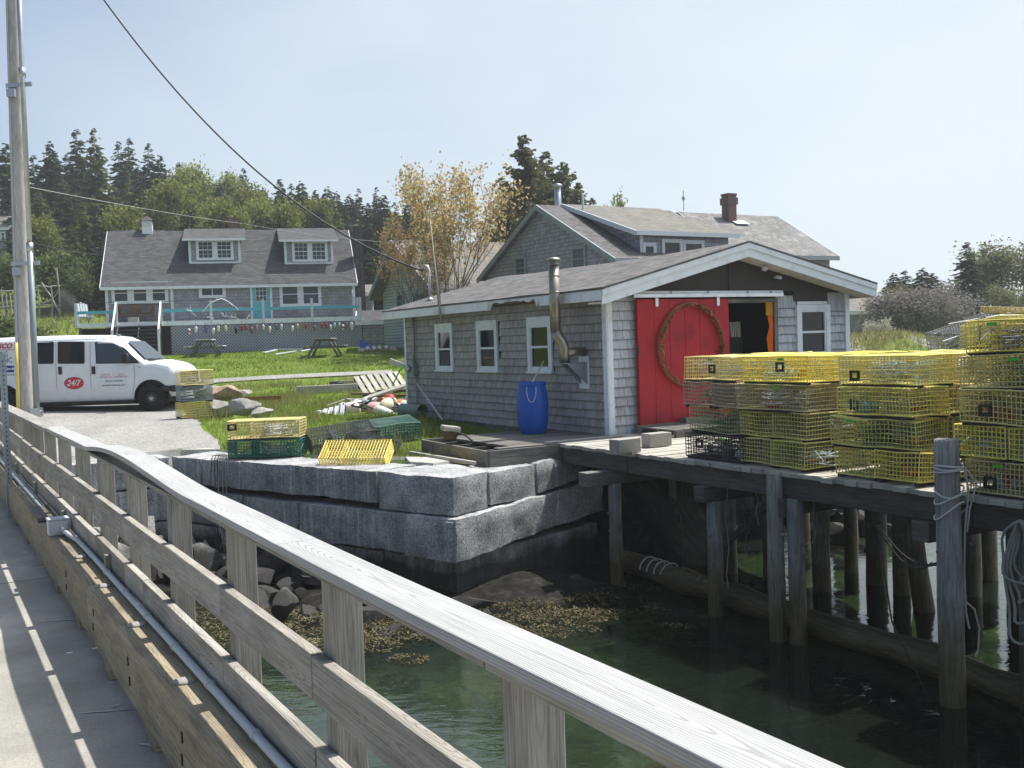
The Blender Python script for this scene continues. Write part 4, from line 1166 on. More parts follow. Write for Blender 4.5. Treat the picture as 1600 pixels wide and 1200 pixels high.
for i, (px, py0, py1, lab) in enumerate(((1064, 735, 895, 'long dark rope hanging from the dock near the first piling'), (1134, 745, 920, 'dark rope hanging straight beside the second dock piling'), (1166, 755, 870, 'frayed rope with a tangled end under the dock beam'), (1182, 758, 820, 'short dark rope hanging under the middle of the dock'), (1205, 755, 855, 'straight rope dangling just before the twin pilings'), (1270, 775, 850, 'thin rope hanging just behind the twin pilings'))):
    r_ = ray(px, py0); k = 8.6 / (r_[0] * NX + r_[1] * NY); a_ = Vector((r_[0] * k, r_[1] * k, -.2)); r2 = ray(px, py1); zb = EYE + r2[2] / r2[1] * a_.y
    m = MB(); m.tube([Vector((.02 * math.sin(j * 1.4 + i), .02 * math.cos(j + i), (zb + .2) * j / 8)) for j in range(9)], .009, 5)
    if i == 2:
        for q in range(6): m.tube([Vector((random.uniform(-.06, .06), random.uniform(-.04, .04), (zb + .2) * random.uniform(.35, .7))) for j in range(4)], .01, 5)
    tag(m.build('hanging_rope', M['ropedark'] if i % 2 == 0 else M['rope'], None, loc=a_), lab, 'rope', 'ropes hanging under the dock')
# sunken weedy log and its rope lashings
la, lb = GZ(972, 876, -1.72), GZ(1600, 1080, -1.80); lb = la + (lb - la) * 1.25
m = MB(); pts, rs = [], []
for i in range(41):
    f = i / 40; p = (lb - la) * f
    pts.append(p + Vector((.05 * mnoise.noise((f * 9, 1, 0)), .05 * mnoise.noise((f * 9, 4, 0)), .04 * mnoise.noise((f * 7, 7, 0)))))
    rs.append(.16 * (1 + .3 * mnoise.noise((f * 14, 2, 5))))
m.tube(pts, rs, 14)
lg = m.build('sunken_log', M['piling'], None, True, loc=la)
tag(lg, 'long weedy log lying in the water between the dock pilings', 'log')
for f in (.085, .105, .125, .145):
    m = MB(); p = (lb - la) * f; d = (lb - la).normalized(); s_ = Vector((-d.y, d.x, 0))
    m.tube([p + s_ * .175 * math.cos(a) + Vector((0, 0, .185 * math.sin(a))) for a in np.linspace(.2, 3.0, 12)], .011, 6); m.build('lashing', M['ropelight'], lg)

# ------------------------------------------------------------------ lobster traps
def wire_mat(name, col, dirt, amt):
    t = NT(name); p = t.co('Object'); nz = t.noise(p, 4.5, 5, .7); oi = t.oinfo()
    c = t.mix(t.rampf(nz, .42, .66, 0, amt), col, dirt)
    c = t.hsv(c, h=t.math('ADD', .492, t.math('MULTIPLY', oi, .016)), sat=t.math('ADD', .68, t.math('MULTIPLY', oi, .32)), v=t.math('ADD', .8, t.math('MULTIPLY', oi, .4)))
    return t.done(t.pbsdf(c, .5, None, 0, .4))
M['trapyellow'] = wire_mat('yellow_coated_wire', (.78, .64, .13), (.46, .39, .12), .7)
M['trapbright'] = wire_mat('bright_yellow_coated_wire', (.88, .68, .08), (.65, .52, .1), .5)
M['trapolive'] = wire_mat('olive_yellow_coated_wire', (.62, .55, .15), (.34, .31, .12), .75)
M['trapgreen'] = wire_mat('green_coated_wire', (.012, .12, .085), (.05, .08, .06), .5)
M['trapblack'] = wire_mat('black_coated_wire', (.035, .037, .035), (.12, .115, .1), .6)
M['trapgrey'] = wire_mat('blue_grey_coated_wire', (.22, .26, .31), (.3, .29, .27), .5)
M['trappink'] = wire_mat('faded_peach_coated_wire', (.58, .40, .20), (.4, .3, .2), .5)
M['net'] = plain('trap_twine', (.36, .38, .28), .9, 0, .1, .4, 14)
M['netgreen'] = plain('green_trap_twine', (.06, .18, .12), .9, 0, .1, .4, 14)
M['netpale'] = plain('pale_blue_twine', (.42, .5, .48), .9, 0, .1, .3, 14)
M['tagred'] = plain('red_plastic', (.5, .03, .02), .5); M['taggreen'] = plain('bright_green_tag', (.06, .55, .03), .5)
M['runner'] = plain('trap_runner', (.05, .045, .038), .9, 0, .2, .4, 9)
TLN, TWD, THT = 1.0, .53, .285
def cage_mesh(name, ln, wd, ht, pitch=.046, th=.0076, seed=0, sag=.006):
    m = MB(); z0 = .032
    def wp(x, y, z):
        return Vector((x + sag * mnoise.noise((x * 3, y * 3, z * 3 + seed)), y + sag * 1.4 * mnoise.noise((x * 3 + 9, y * 3, z * 3 + seed)), z + sag * 1.4 * mnoise.noise((x * 3, y * 3 + 9, z * 3 + seed))))
    def wire(a, b, n=3, t_=None):
        a, b = Vector(a), Vector(b); pts = [wp(*a.lerp(b, i / n)) for i in range(n + 1)]
        m.tube(pts, (t_ or th) * .62, 4, caps=False)
    nx_, ny_, nz_ = round(ln / pitch), round(wd / pitch), round(ht / pitch)
    X = [ln * (i / nx_ - .5) for i in range(nx_ + 1)]; Y = [wd * (i / ny_ - .5) for i in range(ny_ + 1)]; Zs = [z0 + ht * i / nz_ for i in range(nz_ + 1)]
    for z in (Zs[0], Zs[-1]):
        for x in X: wire((x, Y[0], z), (x, Y[-1], z), 2, th * 1.5 if x in (X[0], X[-1]) else None)
        for y in Y[1:-1]: wire((X[0], y, z), (X[-1], y, z), 3)
        for y in (Y[0], Y[-1]): wire((X[0], y, z), (X[-1], y, z), 3, th * 1.6)
    for y in (Y[0], Y[-1]):
        for x in X: wire((x, y, Zs[0]), (x, y, Zs[-1]), 2, th * 1.6 if x in (X[0], X[-1]) else None)
        for z in Zs[1:-1]: wire((X[0], y, z), (X[-1], y, z), 3)
    for x in (X[0], X[-1], X[nx_ // 3]):
        for y in Y[1:-1]: wire((x, y, Zs[0]), (x, y, Zs[-1]), 2)
        for z in Zs[1:-1]: wire((x, Y[0], z), (x, Y[-1], z), 2)
    return m.mesh(name, M['trapyellow'])
def net_mesh(name, ln, wd, ht, seed):
    rnd_ = random.Random(seed); m = MB(); c = (0, 0, .018 + ht * .5)
    # twine funnel: strands from the cage sides to a ring
    for (sx, x0, x1) in (((1, -.16 * ln, .02), (-1, .44 * ln, .26 * ln))[seed % 2],):
        ring = [(x1, .08 * math.cos(a), .018 + ht * .5 + .07 * math.sin(a)) for a in np.linspace(0, 6.283, 15)[:-1]]
        outer = []
        for a in np.linspace(0, 6.283, 15)[:-1]:
            k = 1 / max(abs(math.cos(a)) / (wd * .48), abs(math.sin(a)) / (ht * .47)); outer.append((x0, math.cos(a) * k, .018 + ht * .5 + math.sin(a) * k))
        lv = [[Vector(o).lerp(Vector(r_), f) + Vector((0, 0, -.03 * math.sin(3.14 * f))) for o, r_ in zip(outer, ring)] for f in (0, .25, .5, .75, 1)]
        for i in range(14):
            m.tube([l[i] for l in lv], .003, 3, caps=False)
            m.tube([lv[k][(i + k) % 14] for k in range(5)], .003, 3, caps=False)
        for l in lv[1:]: m.tube(l, .003, 3, closed=True, caps=False)
    for k in range(3):
        y = (-.4 + .4 * k) * wd; m.tube([(-.4 * ln, y, .05), (-.2 * ln, y * .6, .16 + rnd_.random() * .08), (0, y * .5, .1)], .003, 3)
    return m.mesh(name, M['net'])
def rope_mesh(name, seed, ht):
    rnd_ = random.Random(seed); m = MB(); cx = rnd_.uniform(-.2, .2)
    for k in range(7):
        r0 = rnd_.uniform(.08, .19); pts = []
        ph = rnd_.random() * 6; tilt = rnd_.uniform(-.3, .3)
        for i in range(15):
            a = 6.283 * i / 14 + ph; pts.append((cx + r0 * 1.3 * math.cos(a), r0 * math.sin(a), .05 + rnd_.uniform(0, .015) + .022 * k + tilt * .1 * math.cos(a)))
        m.tube(pts, .006, 4, caps=False)
    m.tube([(cx, -.2, .05), (cx + .15, -.22, .2), (cx + .3, -.25, .1), (cx + .35, -.2, .24)], .006, 4)
    return m.mesh(name, M['netpale'])
CAGES = [cage_mesh('trap_cage', TLN, TWD, THT, seed=i * 3.1, sag=.008 + .004 * i) for i in range(4)]
NETS = [net_mesh('trap_net', TLN, TWD, THT, i) for i in range(4)]
ROPES = [rope_mesh('trap_rope', i, THT) for i in range(3)]
mb = MB()
mb.box(-.065, .065, -.006, .006, -.055, -.022); mb.box(-.065, .065, -.006, .006, .03, .055); mb.box(-.065, -.035, -.006, .006, -.022, .03); mb.box(.035, .065, -.006, .006, -.022, .03)
VENT = mb.mesh('trap_vent', M['black'])
mb = MB(); mb.box(-TLN / 2, TLN / 2, -.02, .02, 0, .031); RUN = mb.mesh('trap_runner', M['runner'])
mb = MB(); mb.box(-.05, .05, -.003, .003, -.012, .012); TAGM = mb.mesh('trap_tag', M['taggreen'])
mb = MB(); mb.lathe([(.0, 0), (.035, .005), (.04, .1), (.0, .11)], 8); FL_ = MB(); FL_.lathe([(.0, -.14), (.04, -.13), (.075, -.05), (.08, .03), (.05, .1), (.0, .12)], 10); FLOAT = FL_.mesh('trap_float', M['tagred'], True)
for k_, c_ in (('b_floatpale', (.6, .6, .55)), ('b_floatteal', (.2, .42, .4)), ('b_floatorange', (.6, .2, .06))): M[k_] = plain(k_[2:], c_, .6)
BAIT = mb.mesh('bait_bag', M['tagred'])
def child(name, me, par, loc=(0, 0, 0), rot=(0, 0, 0), mat=None):
    o = bpy.data.objects.new(name, me); COL.objects.link(o); o.parent = par; o.location = loc; o.rotation_euler = rot
    if mat is not None: o.material_slots[0].link = 'OBJECT'; o.material_slots[0].material = mat
    return o
trap_n = [0]
def trap(loc, rot, colour, label, group, scale=1, rope=True, vent=None, tagc=None, bait=False, net='net'):
    k = trap_n[0]; trap_n[0] += 1
    e = thing('lobster_trap', label, 'lobster trap', loc, 0, group)
    e.rotation_euler = rot if hasattr(rot, '__len__') else (0, 0, rot)
    e.scale = (scale,) * 3
    child('cage', CAGES[k % 4], e, mat=M[colour])
    for q_ in (0, 1): child('entrance_netting', NETS[(k % 2) * 2 + q_], e, mat=M[net])
    for s in (-1, 1): child('runner', RUN, e, (0, s * TWD * .42, 0))
    if rope: child('rope_coil', ROPES[k % 3], e, mat=M[('netpale', 'rope', 'net', 'netgreen')[k % 4]])
    if rope and k % 2: child('rope_coil', ROPES[(k + 1) % 3], e, (random.uniform(-.25, .25), 0, .04), (0, 0, 1.6), mat=M[('b_floatpale', 'netpale', 'rope')[k % 3]])
    if bait: child('trap_float', FLOAT, e, (random.uniform(-.35, .35), random.uniform(-.12, .12), .09), (1.5, random.random() * 3, random.random() * 3), mat=M[('b_floatpale', 'tagred', 'b_floatteal', 'b_floatorange')[k % 4]])
    if vent is not None: child('escape_vent', VENT, e, vent[0], (0, 0, vent[1]))
    if tagc is not None: child('trap_tag', TAGM, e, tagc)
    if bait: child('bait_bag', BAIT, e, (random.uniform(-.3, .3), random.uniform(-.1, .1), .06))
    return e
LV = ['bottom', 'second up', 'third up', 'fourth up', 'fifth up', 'sixth up']
cols = {'trapyellow': 'dull yellow', 'trapbright': 'bright yellow', 'trapolive': 'olive yellow', 'trapgreen': 'green', 'trapblack': 'black', 'trapgrey': 'blue-grey', 'trappink': 'faded peach'}
def stackrow(sname, t0, L0, rows, levels, z0, tcol, group, pitch=.322, drop=()):
    for lv in range(levels):
        if rows == 3 and random.random() < .34:      # a level of traps turned end-on to the water
            for rw in range(2):
                for q in (0, 1):
                    c = tcol(lv, rw)
                    trap(W(L0 + .5 + rw * 1.03 + random.uniform(-.05, .03), t0 + .24 + q * .55 + random.uniform(-.02, .02), z0 + lv * pitch), (0, 0, PHI + math.pi * (random.random() < .5) + random.uniform(-.05, .05)), c,
                         f"{cols[c]} end-on trap, {LV[lv]} of {sname}, {'half nearer the shed' if q else 'half away from the shed'}, {['waterside', 'inner'][rw]}".replace('half nearer the shed', 'shed half').replace('half away from the shed', 'outer half'), group, bait=random.random() < .4, net=random.choice(['net', 'netgreen', 'netpale']))
            continue
        for rw in range(rows):
            if (lv, rw) in drop: continue
            c = tcol(lv, rw)
            L = L0 + .265 + rw * .56 + random.uniform(-.07, .04); t = t0 + .5 + random.uniform(-.09, .06)
            rz_ = PHI + R(90) + random.uniform(-.11, .11) + (math.pi if random.random() < .4 else 0)
            tp = (random.uniform(-.014, .014), random.uniform(-.014, .014), rz_)
            flip = 1 if abs(((rz_ - PHI) % (2 * math.pi)) - R(90)) < 1 else -1
            vx = random.choice([-.3, -.1, .25, .38]); ys = flip * TWD / 2 * 1.01
            trap(W(L, t, z0 + lv * pitch), tp, c, f"{cols[c]} trap, {LV[lv]} of {sname}, {['water side', 'middle row', 'inner row'][rw]}", group,
                 vent=((vx, ys, random.uniform(.1, .2)), 0) if rw == 0 and random.random() < .75 else None,
                 tagc=(random.uniform(-.3, .3), ys * 1.02, .285) if rw == 0 and random.random() < .5 else None,
                 bait=random.random() < .5, rope=random.random() < .92, net=random.choice(['net', 'net', 'netgreen', 'netpale']))
TG = 'lobster traps stacked on the dock'
def colA(lv, rw):
    if lv == 3: return random.choice(['trapbright', 'trapyellow', 'trapyellow'])
    return random.choice(['trapyellow', 'trapolive', 'trapyellow'])
stackrow('the column by the red door', 9.18, 8.5, 3, 4, .03, lambda l, r: ('trapblack' if (l, r) == (0, 0) else 'trappink' if (l, r) == (2, 0) else colA(l, r)), TG)
stackrow('the second column from the door', 8.16, 8.5, 3, 4, .03, colA, TG)
stackrow('the column before the mooring piling', 6.66, 8.48, 3, 4, .03, lambda l, r: random.choice(['trapyellow', 'trapolive', 'trapyellow', 'trapbright']), TG)
stackrow('the column behind the mooring piling', 5.14, 8.44, 3, 5, .03, lambda l, r: random.choice(['trapyellow', 'trapolive', 'trapyellow']), TG)
stackrow('the outermost dock column', 4.1, 8.44, 1, 5, .03, lambda l, r: random.choice(['trapyellow', 'trapolive']), TG)
e_ = trap(W(8.85, 5.5, 1.655), (.03, -.07, PHI + R(93)), 'trapbright', 'flattened bright yellow trap lid lying tilted on top of the tallest dock column', TG, rope=False)
e_.scale = (1.05, 1.1, .2)
trap(W(10.6, 7.2, 1.32), (.05, .10, PHI + R(60)), 'trapolive', 'olive lobster trap lying askew on top of the inner dock row', TG)
trap(W(11.1, 7.9, 1.3), (.0, .22, PHI + R(75)), 'trapgrey', 'blue-grey lobster trap propped up with pale rods on the inner dock row', TG)
stackrow('the second inner column', 5.65, 9.7, 2, 4, .03, lambda l, r: random.choice(['trapyellow', 'trapolive']), TG)
stackrow('the hindmost inner column', 6.7, 10.15, 2, 4, .03, lambda l, r: random.choice(['trapyellow', 'trapolive']), TG)
m = MB(); m.tube([(0, 0, 0), (.75, .2, .22)], .008, 6); m.tube([(.1, .1, .2), (.8, .1, .3)], .008, 6); m.tube([(.2, 0, 0), (.35, .1, -.1)], .007, 6)
tag(m.build('metal_rods', M['conduit'], None, loc=W(10.3, 7.75, 1.42), rotz=PHI - .6), 'pale thin metal rods poking out over the inner trap row', 'rods')
# traps on the sea wall, and by the van
SG = 'lobster traps dumped behind the sea wall'
p = GZ(414, 716, -.2)
trap(p + Vector((0, .25, 0)), (0, 0, .02), 'trapgreen', 'dark green lobster trap under a yellow one at the edge of the sea wall', SG, 1.12, vent=None, net='netgreen').scale = (1.18, 1.1, .93)
trap(p + Vector((.0, .26, .305)), (0, 0, -.01), 'trapyellow', 'yellow lobster trap resting on a green one at the sea wall', SG, 1.12, vent=((-.43, -.267, .22), 0)).scale = (1.18, 1.1, 1.0)
p = GZ(536, 712, -.2); trap(p + Vector((-.1, .55, .06)), (.25, -.1, .35), 'trapblack', 'black lobster trap half collapsed between the yellow and green traps', SG, 1.1, net='netpale')
p = GZ(596, 697, -.15); trap(p + Vector((.0, .7, .02)), (.12, -.04, .42), 'trapgreen', 'green lobster trap in the grass beside the shed corner', SG, 1.12, net='netgreen')
p = GZ(556, 726, -.2); trap(p + Vector((0, .26, .03)), (.6, .0, -.2), 'trapbright', 'bright yellow lobster trap lying tipped over on the granite wall', SG, .88, rope=False).scale = (1.05, .8, .75)
p = GZ(520, 716, -.2); trap(p + Vector((.55, .5, .02)), (.1, .3, -.5), 'trapblack', 'black crushed lobster trap lying against the tipped yellow trap', SG, .8, net='netpale')
p = GZ(299, 655, 0); VG = 'lobster traps piled by the van'
for i, (c, lab, rz_) in enumerate((('trapbright', 'weathered yellow lobster trap at the bottom of the pile by the van', .62), ('trapgrey', 'blue-grey lobster trap in the middle of the pile by the van', .55), ('trapbright', 'bright yellow lobster trap on top of the pile by the van', .68))):
    trap(p + Vector((.02 * i - .03, .35, .01 + .38 * i)), (0, 0, rz_ + R(0)), c, lab, VG, 1, vent=None).scale = (.74, .9, 1.2)
trap(GZ(268, 622, 0) + Vector((.2, .5, .0)), (0, 0, .1), 'trapbright', 'yellow lobster trap on the gravel behind the bumper of the van', VG, 1.0)
# ------------------------------------------------------------------ granite sea wall
def hexa(mb, base, z0, z1, ztops=None, zbots=None, n=(14, 8, 8), rough=.018, rnd_=.022, groove=None, seed=0):
    """base: 4 LT points (a,b)=(0,0),(1,0),(1,1),(0,1)"""
    B = [W(*p) for p in base]
    zt = ztops or [z1] * 4; zb = zbots or [z0] * 4
    C0 = sum(B, Vector()) / 4
    def pt(a, b, c):
        w = ((1 - a) * (1 - b), a * (1 - b), a * b, (1 - a) * b)
        p = sum((B[i] * w[i] for i in range(4)), Vector()); zlo = sum(zb[i] * w[i] for i in range(4)); zhi = sum(zt[i] * w[i] for i in range(4))
        return Vector((p.x, p.y, zlo + (zhi - zlo) * c))
    L = [(B[1] - B[0]).length, (B[2] - B[1]).length, abs(zt[0] - zb[0])]
    def disp(a, b, c):
        p = pt(a, b, c); ctr = pt(.5, .5, .5)
        e = [min(v, 1 - v) * l for v, l in zip((a, b, c), L)]
        near = sorted(e)
        r = rnd_ * (1 + 1.3 * mnoise.noise(p * 3.5 + Vector((seed, 0, 0))))
        if near[1] < .05: p = p + (ctr - p).normalized() * max(0, r) * (1 - near[1] / .05)
        nv = mnoise.noise_vector(p * 2.2 + Vector((seed * 3, 1, 2))) * rough * .9 + mnoise.noise_vector(p * 9 + Vector((seed, 4, 2))) * rough * .5
        if groove:
            u = {'x': a * L[0], 'z': c * L[2]}[groove[0]]
            g = math.exp(-((((u / groove[1]) % 1) - .5) / .16) ** 2) * groove[2]
            nv += (ctr - p).normalized() * g
        return p + nv
    def face(fix, val, n1, n2, flip):
        vs = []; us = []
        ax = [i for i in range(3) if i != fix]
        for i in range(n1 + 1):
            for j in range(n2 + 1):
                q = [0, 0, 0]; q[fix] = val; q[ax[0]] = i / n1; q[ax[1]] = j / n2
                vs.append(disp(*q)); us.append((q[ax[0]] * L[ax[0]] + seed, q[ax[1]] * L[ax[1]] + seed))
        fs = []
        for i in range(n1):
            for j in range(n2):
                k = i * (n2 + 1) + j; f = (k, k + n2 + 1, k + n2 + 2, k + 1)
                fs.append(f[::-1] if flip else f)
        mb.add(vs, fs, [[us[k] for k in f] for f in fs])
    nn = [max(2, int(l / .085)) for l in L]
    face(1, 0, nn[0], nn[2], False); face(1, 1, nn[0], nn[2], True)
    face(0, 0, nn[1], nn[2], True); face(0, 1, nn[1], nn[2], False)
    face(2, 0, nn[0], nn[1], True); face(2, 1, nn[0], nn[1], False)
bseed = [0]
SK = 1.114
def ZS(z): return EYE - SK * (EYE - z)
def gblock(base, z0, z1, label, mat='granite', **k):
    bseed[0] += 1; z0, z1 = ZS(z0), ZS(z1)
    for q_ in ('ztops', 'zbots'):
        if k.get(q_): k[q_] = [ZS(v) for v in k[q_]]
    m = MB(); hexa(m, base, z0, z1, seed=bseed[0] * 1.7, **k)
    c = sum((W(*p) for p in base), Vector()) / 4; c.z = z0
    m.v = [tuple(Vector(v) - c) for v in m.v]
    bm_o = m.build('granite_block', M[mat], None, False, loc=c)
    b = bmesh.new(); b.from_mesh(bm_o.data); bmesh.ops.remove_doubles(b, verts=b.verts, dist=.0015); bmesh.ops.recalc_face_normals(b, faces=b.faces); b.to_mesh(bm_o.data); b.free()
    bm_o.data.polygons.foreach_set('use_smooth', np.ones(len(bm_o.data.polygons), dtype=bool))
    try: bm_o.data.set_sharp_from_angle(angle=R(38))
    except Exception: pass
    return tag(bm_o, label, 'granite block', 'granite blocks of the sea wall')
A_, B_, C_ = (3.73, 18.2), (6.13, 12.2), (8.91, 13.15)
def cut(px, py, P0, P1):
    r_ = ray(px, py); l = Vector((r_[0] * NX + r_[1] * NY, -r_[0] * NY + r_[1] * NX)); a = Vector(P0); d = Vector(P1) - a
    # a + s d = k l
    det = d.x * (-l.y) + l.x * d.y
    s = ((-a.x) * (-l.y) + l.x * (-a.y)) / det
    return (a.x + d.x * s, a.y + d.y * s)
def inn(p, q, w):   # inward (land-side) offset normal for the face p->q
    d = (Vector(q) - Vector(p)).normalized(); n_ = Vector((-d.y, d.x)); return n_ * w
def face_blocks(P0, P1, xs, ys, z0, z1, labels, depth=.85, mat=None, out=0, groove=None, zt=None):
    n_ = inn(P0, P1, 1)
    P0 = tuple(Vector(P0) - n_ * out); P1 = tuple(Vector(P1) - n_ * out)
    pts = [x if isinstance(x, tuple) else cut(x, y, P0, P1) for x, y in zip(xs, ys)]
    for i in range(len(pts) - 1):
        a, b = Vector(pts[i]), Vector(pts[i + 1]); g = (b - a).normalized() * .008
        a = a + g; b = b - g; o = n_ * depth
        gblock([tuple(a), tuple(b), tuple(b + o), tuple(a + o)], z0, z1 - .012 * (i % 2), labels[i], (mat or 'granite') if not isinstance(mat, list) else mat[i], groove=groove[i] if groove else None)
lab1 = ['grey granite block at the inner bend of the top course', 'short grey granite block of the top course with dangling lines', 'long drill-scored granite block of the top course below the green trap']
face_blocks(A_, B_, [A_, 314, 376, 590], [740, 740, 745, 760], -.43, -.02, lab1, groove=[None, None, ('x', .17, .02)])
J1 = cut(590, 760, A_, B_); J2 = cut(764, 760, B_, C_); J3 = cut(838, 750, B_, C_)
inner = (6.35, 12.2)
gblock([J1, B_, J2, (J1[0] + 1.6, J1[1] + .5)], -.50, -.02, 'big pale-topped granite block at the outer corner of the sea wall, top course', 'granite2', rough=.02)
n2 = inn(B_, C_, .9)
gblock([tuple(Vector(J2) + Vector((.01, 0))), J3, tuple(Vector(J3) + n2), tuple(Vector(J2) + n2)], -.47, -.03, 'granite block of the top course next to the tilted grooved one', 'granite2', rough=.018)
J3b = tuple(Vector(J3) + Vector((.01, 0))); E1 = tuple(Vector(C_) + Vector((-.02, -.02)))
gblock([J3b, E1, tuple(Vector(E1) + n2), tuple(Vector(J3b) + n2)], -.45, .02, 'tilted granite block with three grooves at the platform end of the wall', 'granite', ztops=[-.04, .10, .10, -.04], zbots=[-.44, -.33, -.33, -.44], groove=('z', .13, .028))
lab2 = ['dark granite block of the second course by the bend', 'wide granite block of the second course with vertical drill scores', 'huge smooth-faced granite block of the second course left of the corner']
A2 = A_
face_blocks(A_, B_, [A_, cut(380, 800, A_, B_), 465, 660], [790, 800, 810, 830], -1.02, -.52, lab2, out=.05, groove=[None, ('x', .2, .015), None])
B2 = (6.04, 12.05); C2 = (9.35, 13.3)
K1 = cut(664, 830, tuple(Vector(A_) - inn(A_, B_, .06)), B2)
n2b = inn(B2, C2, .95)
gblock([K1, B2, tuple(Vector(B2) + Vector((.5, .9))), tuple(Vector(K1) + Vector((.6, .5)))], -1.03, -.54, 'grooved granite block end at the corner of the second course', 'granite', groove=('z', .16, .03))
gblock([tuple(Vector(B2) + Vector((.012, .0))), C2, tuple(Vector(C2) + n2b), tuple(Vector(B2) + n2b)], -1.0, -.52, 'very long rough granite block of the second course facing the dock', 'granite2', rough=.03, ztops=[-.52, -.40, -.40, -.52], zbots=[-1.04, -.86, -.86, -1.04])
lab3 = ['wet dark granite block low in the bend of the wall', 'wet dark granite block low under the second course joint', 'wet dark scored granite block at the waterline near the corner']
face_blocks(A_, B_, [A_, 470, 600, B_], [870, 880, 890, 900], -1.6, -1.04, lab3, out=-.05, groove=[None, None, ('x', .12, .03)])
lab3b = ['wet black granite block at the waterline around the corner', 'wet black granite block at the waterline near the first piling']
face_blocks(B_, (9.2, 13.25), [B_, 757, (9.2, 13.25)], [880, 880, 0], -1.62, -1.0, lab3b, out=-.05)
face_blocks(A_, B_, [A_, 520, B_], [900, 900, 0], -2.3, -1.61, ['dark weedy footing stone under the long face of the wall', 'dark weedy footing stone under the wall corner'], out=-.0)
face_blocks(B_, (9.2, 13.25), [B_, (9.2, 13.25)], [0, 0], -2.3, -1.63, ['dark weedy footing stone along the dock side of the wall'], out=.0)
D_ = (-3.3, 18.5)
for (z0, z1, n_, nm) in ((-.48, -.03, 5, 'top'), (-1.0, -.5, 4, 'second'), (-1.6, -1.02, 4, 'third')):
    for i in range(n_):
        a = Vector(D_).lerp(Vector(A_), i / n_); b = Vector(D_).lerp(Vector(A_), (i + 1) / n_) - Vector((.02, 0))
        gblock([tuple(a), tuple(b), tuple(b + Vector((0, .8))), tuple(a + Vector((0, .8)))], z0, z1, f"{['first','next','third','fourth','fifth'][i]} granite block from the bridge in the {nm} course behind the railing")
# dangling lines over the wall
for i, (px, lab) in enumerate(((330, 'thin dark line hanging over the wall edge beside the green trap'), (342, 'grey line looped over the wall edge beside the green trap'))):
    q = cut(px, 740, tuple(Vector(A_) - inn(A_, B_, .07)), tuple(Vector(B_) - inn(A_, B_, .07))); p = W(q[0], q[1], -.17); m = MB()
    for k in range(3):
        m.tube([(.05 * k, .5, -.0), (.05 * k, .12, .02), (.05 * k + .02, -.03, -.05), (.05 * k + .03 * math.sin(k), -.06, -.5), (.04 * k, -.08, -1.1 - .1 * k), (.05 * k + .1, -.2, -1.5), (.1, -.3, -1.3), (.02, -.2, -1.45)], .008, 5)
    tag(m.build('hanging_line', M['ropedark' if i == 0 else 'rope'], None, loc=p), lab, 'rope')

# ------------------------------------------------------------------ rocks and weed
def rock_mesh(name, seed, mat, sub=3, sq=(1, 1, .7), amp=.35, facet=True):
    bm = bmesh.new(); bmesh.ops.create_icosphere(bm, subdivisions=sub, radius=1)
    s = Vector((seed * 7.3, seed * 3.1, seed))
    planes = [(Vector((random.gauss(0, 1), random.gauss(0, 1), random.gauss(0, 1))).normalized(), random.uniform(.42, .75)) for _ in range(12)]
    for v in bm.verts:
        p = v.co.copy(); d = 1 + amp * mnoise.noise(p * 1.1 + s) + amp * .35 * mnoise.noise(p * 3.1 + s)
        p = p * d
        if facet:
            for n_, k in planes:
                e = p.dot(n_) - k
                if e > 0: p -= n_ * e * .96
        p += p.normalized() * .03 * mnoise.noise(p * 7 + s)
        v.co = Vector((p.x * sq[0], p.y * sq[1], p.z * sq[2]))
    me = bpy.data.meshes.new(name); bm.to_mesh(me); bm.free(); me.materials.append(mat)
    me.polygons.foreach_set('use_smooth', np.ones(len(me.polygons), dtype=bool))
    try: me.set_sharp_from_angle(angle=R(32))
    except Exception: pass
    uv = me.uv_layers.new(name='UV')
    return me
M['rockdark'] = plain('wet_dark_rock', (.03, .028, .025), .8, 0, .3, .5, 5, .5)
RK = [rock_mesh('rock', i, M['rock'], 3, (1, random.uniform(.7, 1), random.uniform(.55, .85))) for i in range(7)]
def rock(loc, r, rot, label, group=None, me=None, mat=None, sc=(1, 1, 1), name='rock', cat='rock'):
    o = bpy.data.objects.new(name, me or random.choice(RK)); COL.objects.link(o); o.location = loc; o.scale = (r * sc[0], r * sc[1], r * sc[2]); o.rotation_euler = rot
    if mat: o.material_slots[0].link = 'OBJECT'; o.material_slots[0].material = mat
    return tag(o, label, cat, group)
n_r = 0
rs_ = random.Random(5)
for i in range(900):
    if n_r >= 85: break
    L = rs_.uniform(1.2, 5.2); t = rs_.uniform(10.5, 18.2)
    d = float(edge_dist(np.array([L]), np.array([t]))[0])
    if not (.25 < d < 1.7): continue
    p = W(L, t); z = hz(p.x, p.y)
    r_ = rs_.uniform(.14, .42) * (1.1 - .18 * d)
    rock((p.x, p.y, max(z, -2.0) + r_ * .25), r_, (rs_.random() * .8, rs_.random() * .8, rs_.random() * 6.3), 'dark rounded rock heaped at the foot of the sea wall behind the railing', 'rocks heaped at the foot of the sea wall'); n_r += 1
def GR(px, py, z, r, label, mat=None, sc=(1, 1, 1), rot=(0, 0, 0), me=None, name='rock', lift=.3):
    p = GZ(px, py, z); return rock(p + Vector((0, r * .5, r * sc[2] * lift)), r, rot, label, None, me or RK[int(px) % 7], mat, sc, name)
GR(446, 962, -1.8, .27, 'pale pointed rock standing in the weed under the railing', M['boulder'], (.8, .8, 1.6), (.1, .3, .6))
GR(735, 955, -1.88, .26, 'flat grey rock at the waterline below the wall corner', M['rock'], (1.4, 1, .7), (0, 0, .3))
GR(762, 968, -1.9, .12, 'small grey rock beside the flat one at the waterline', M['rock'])
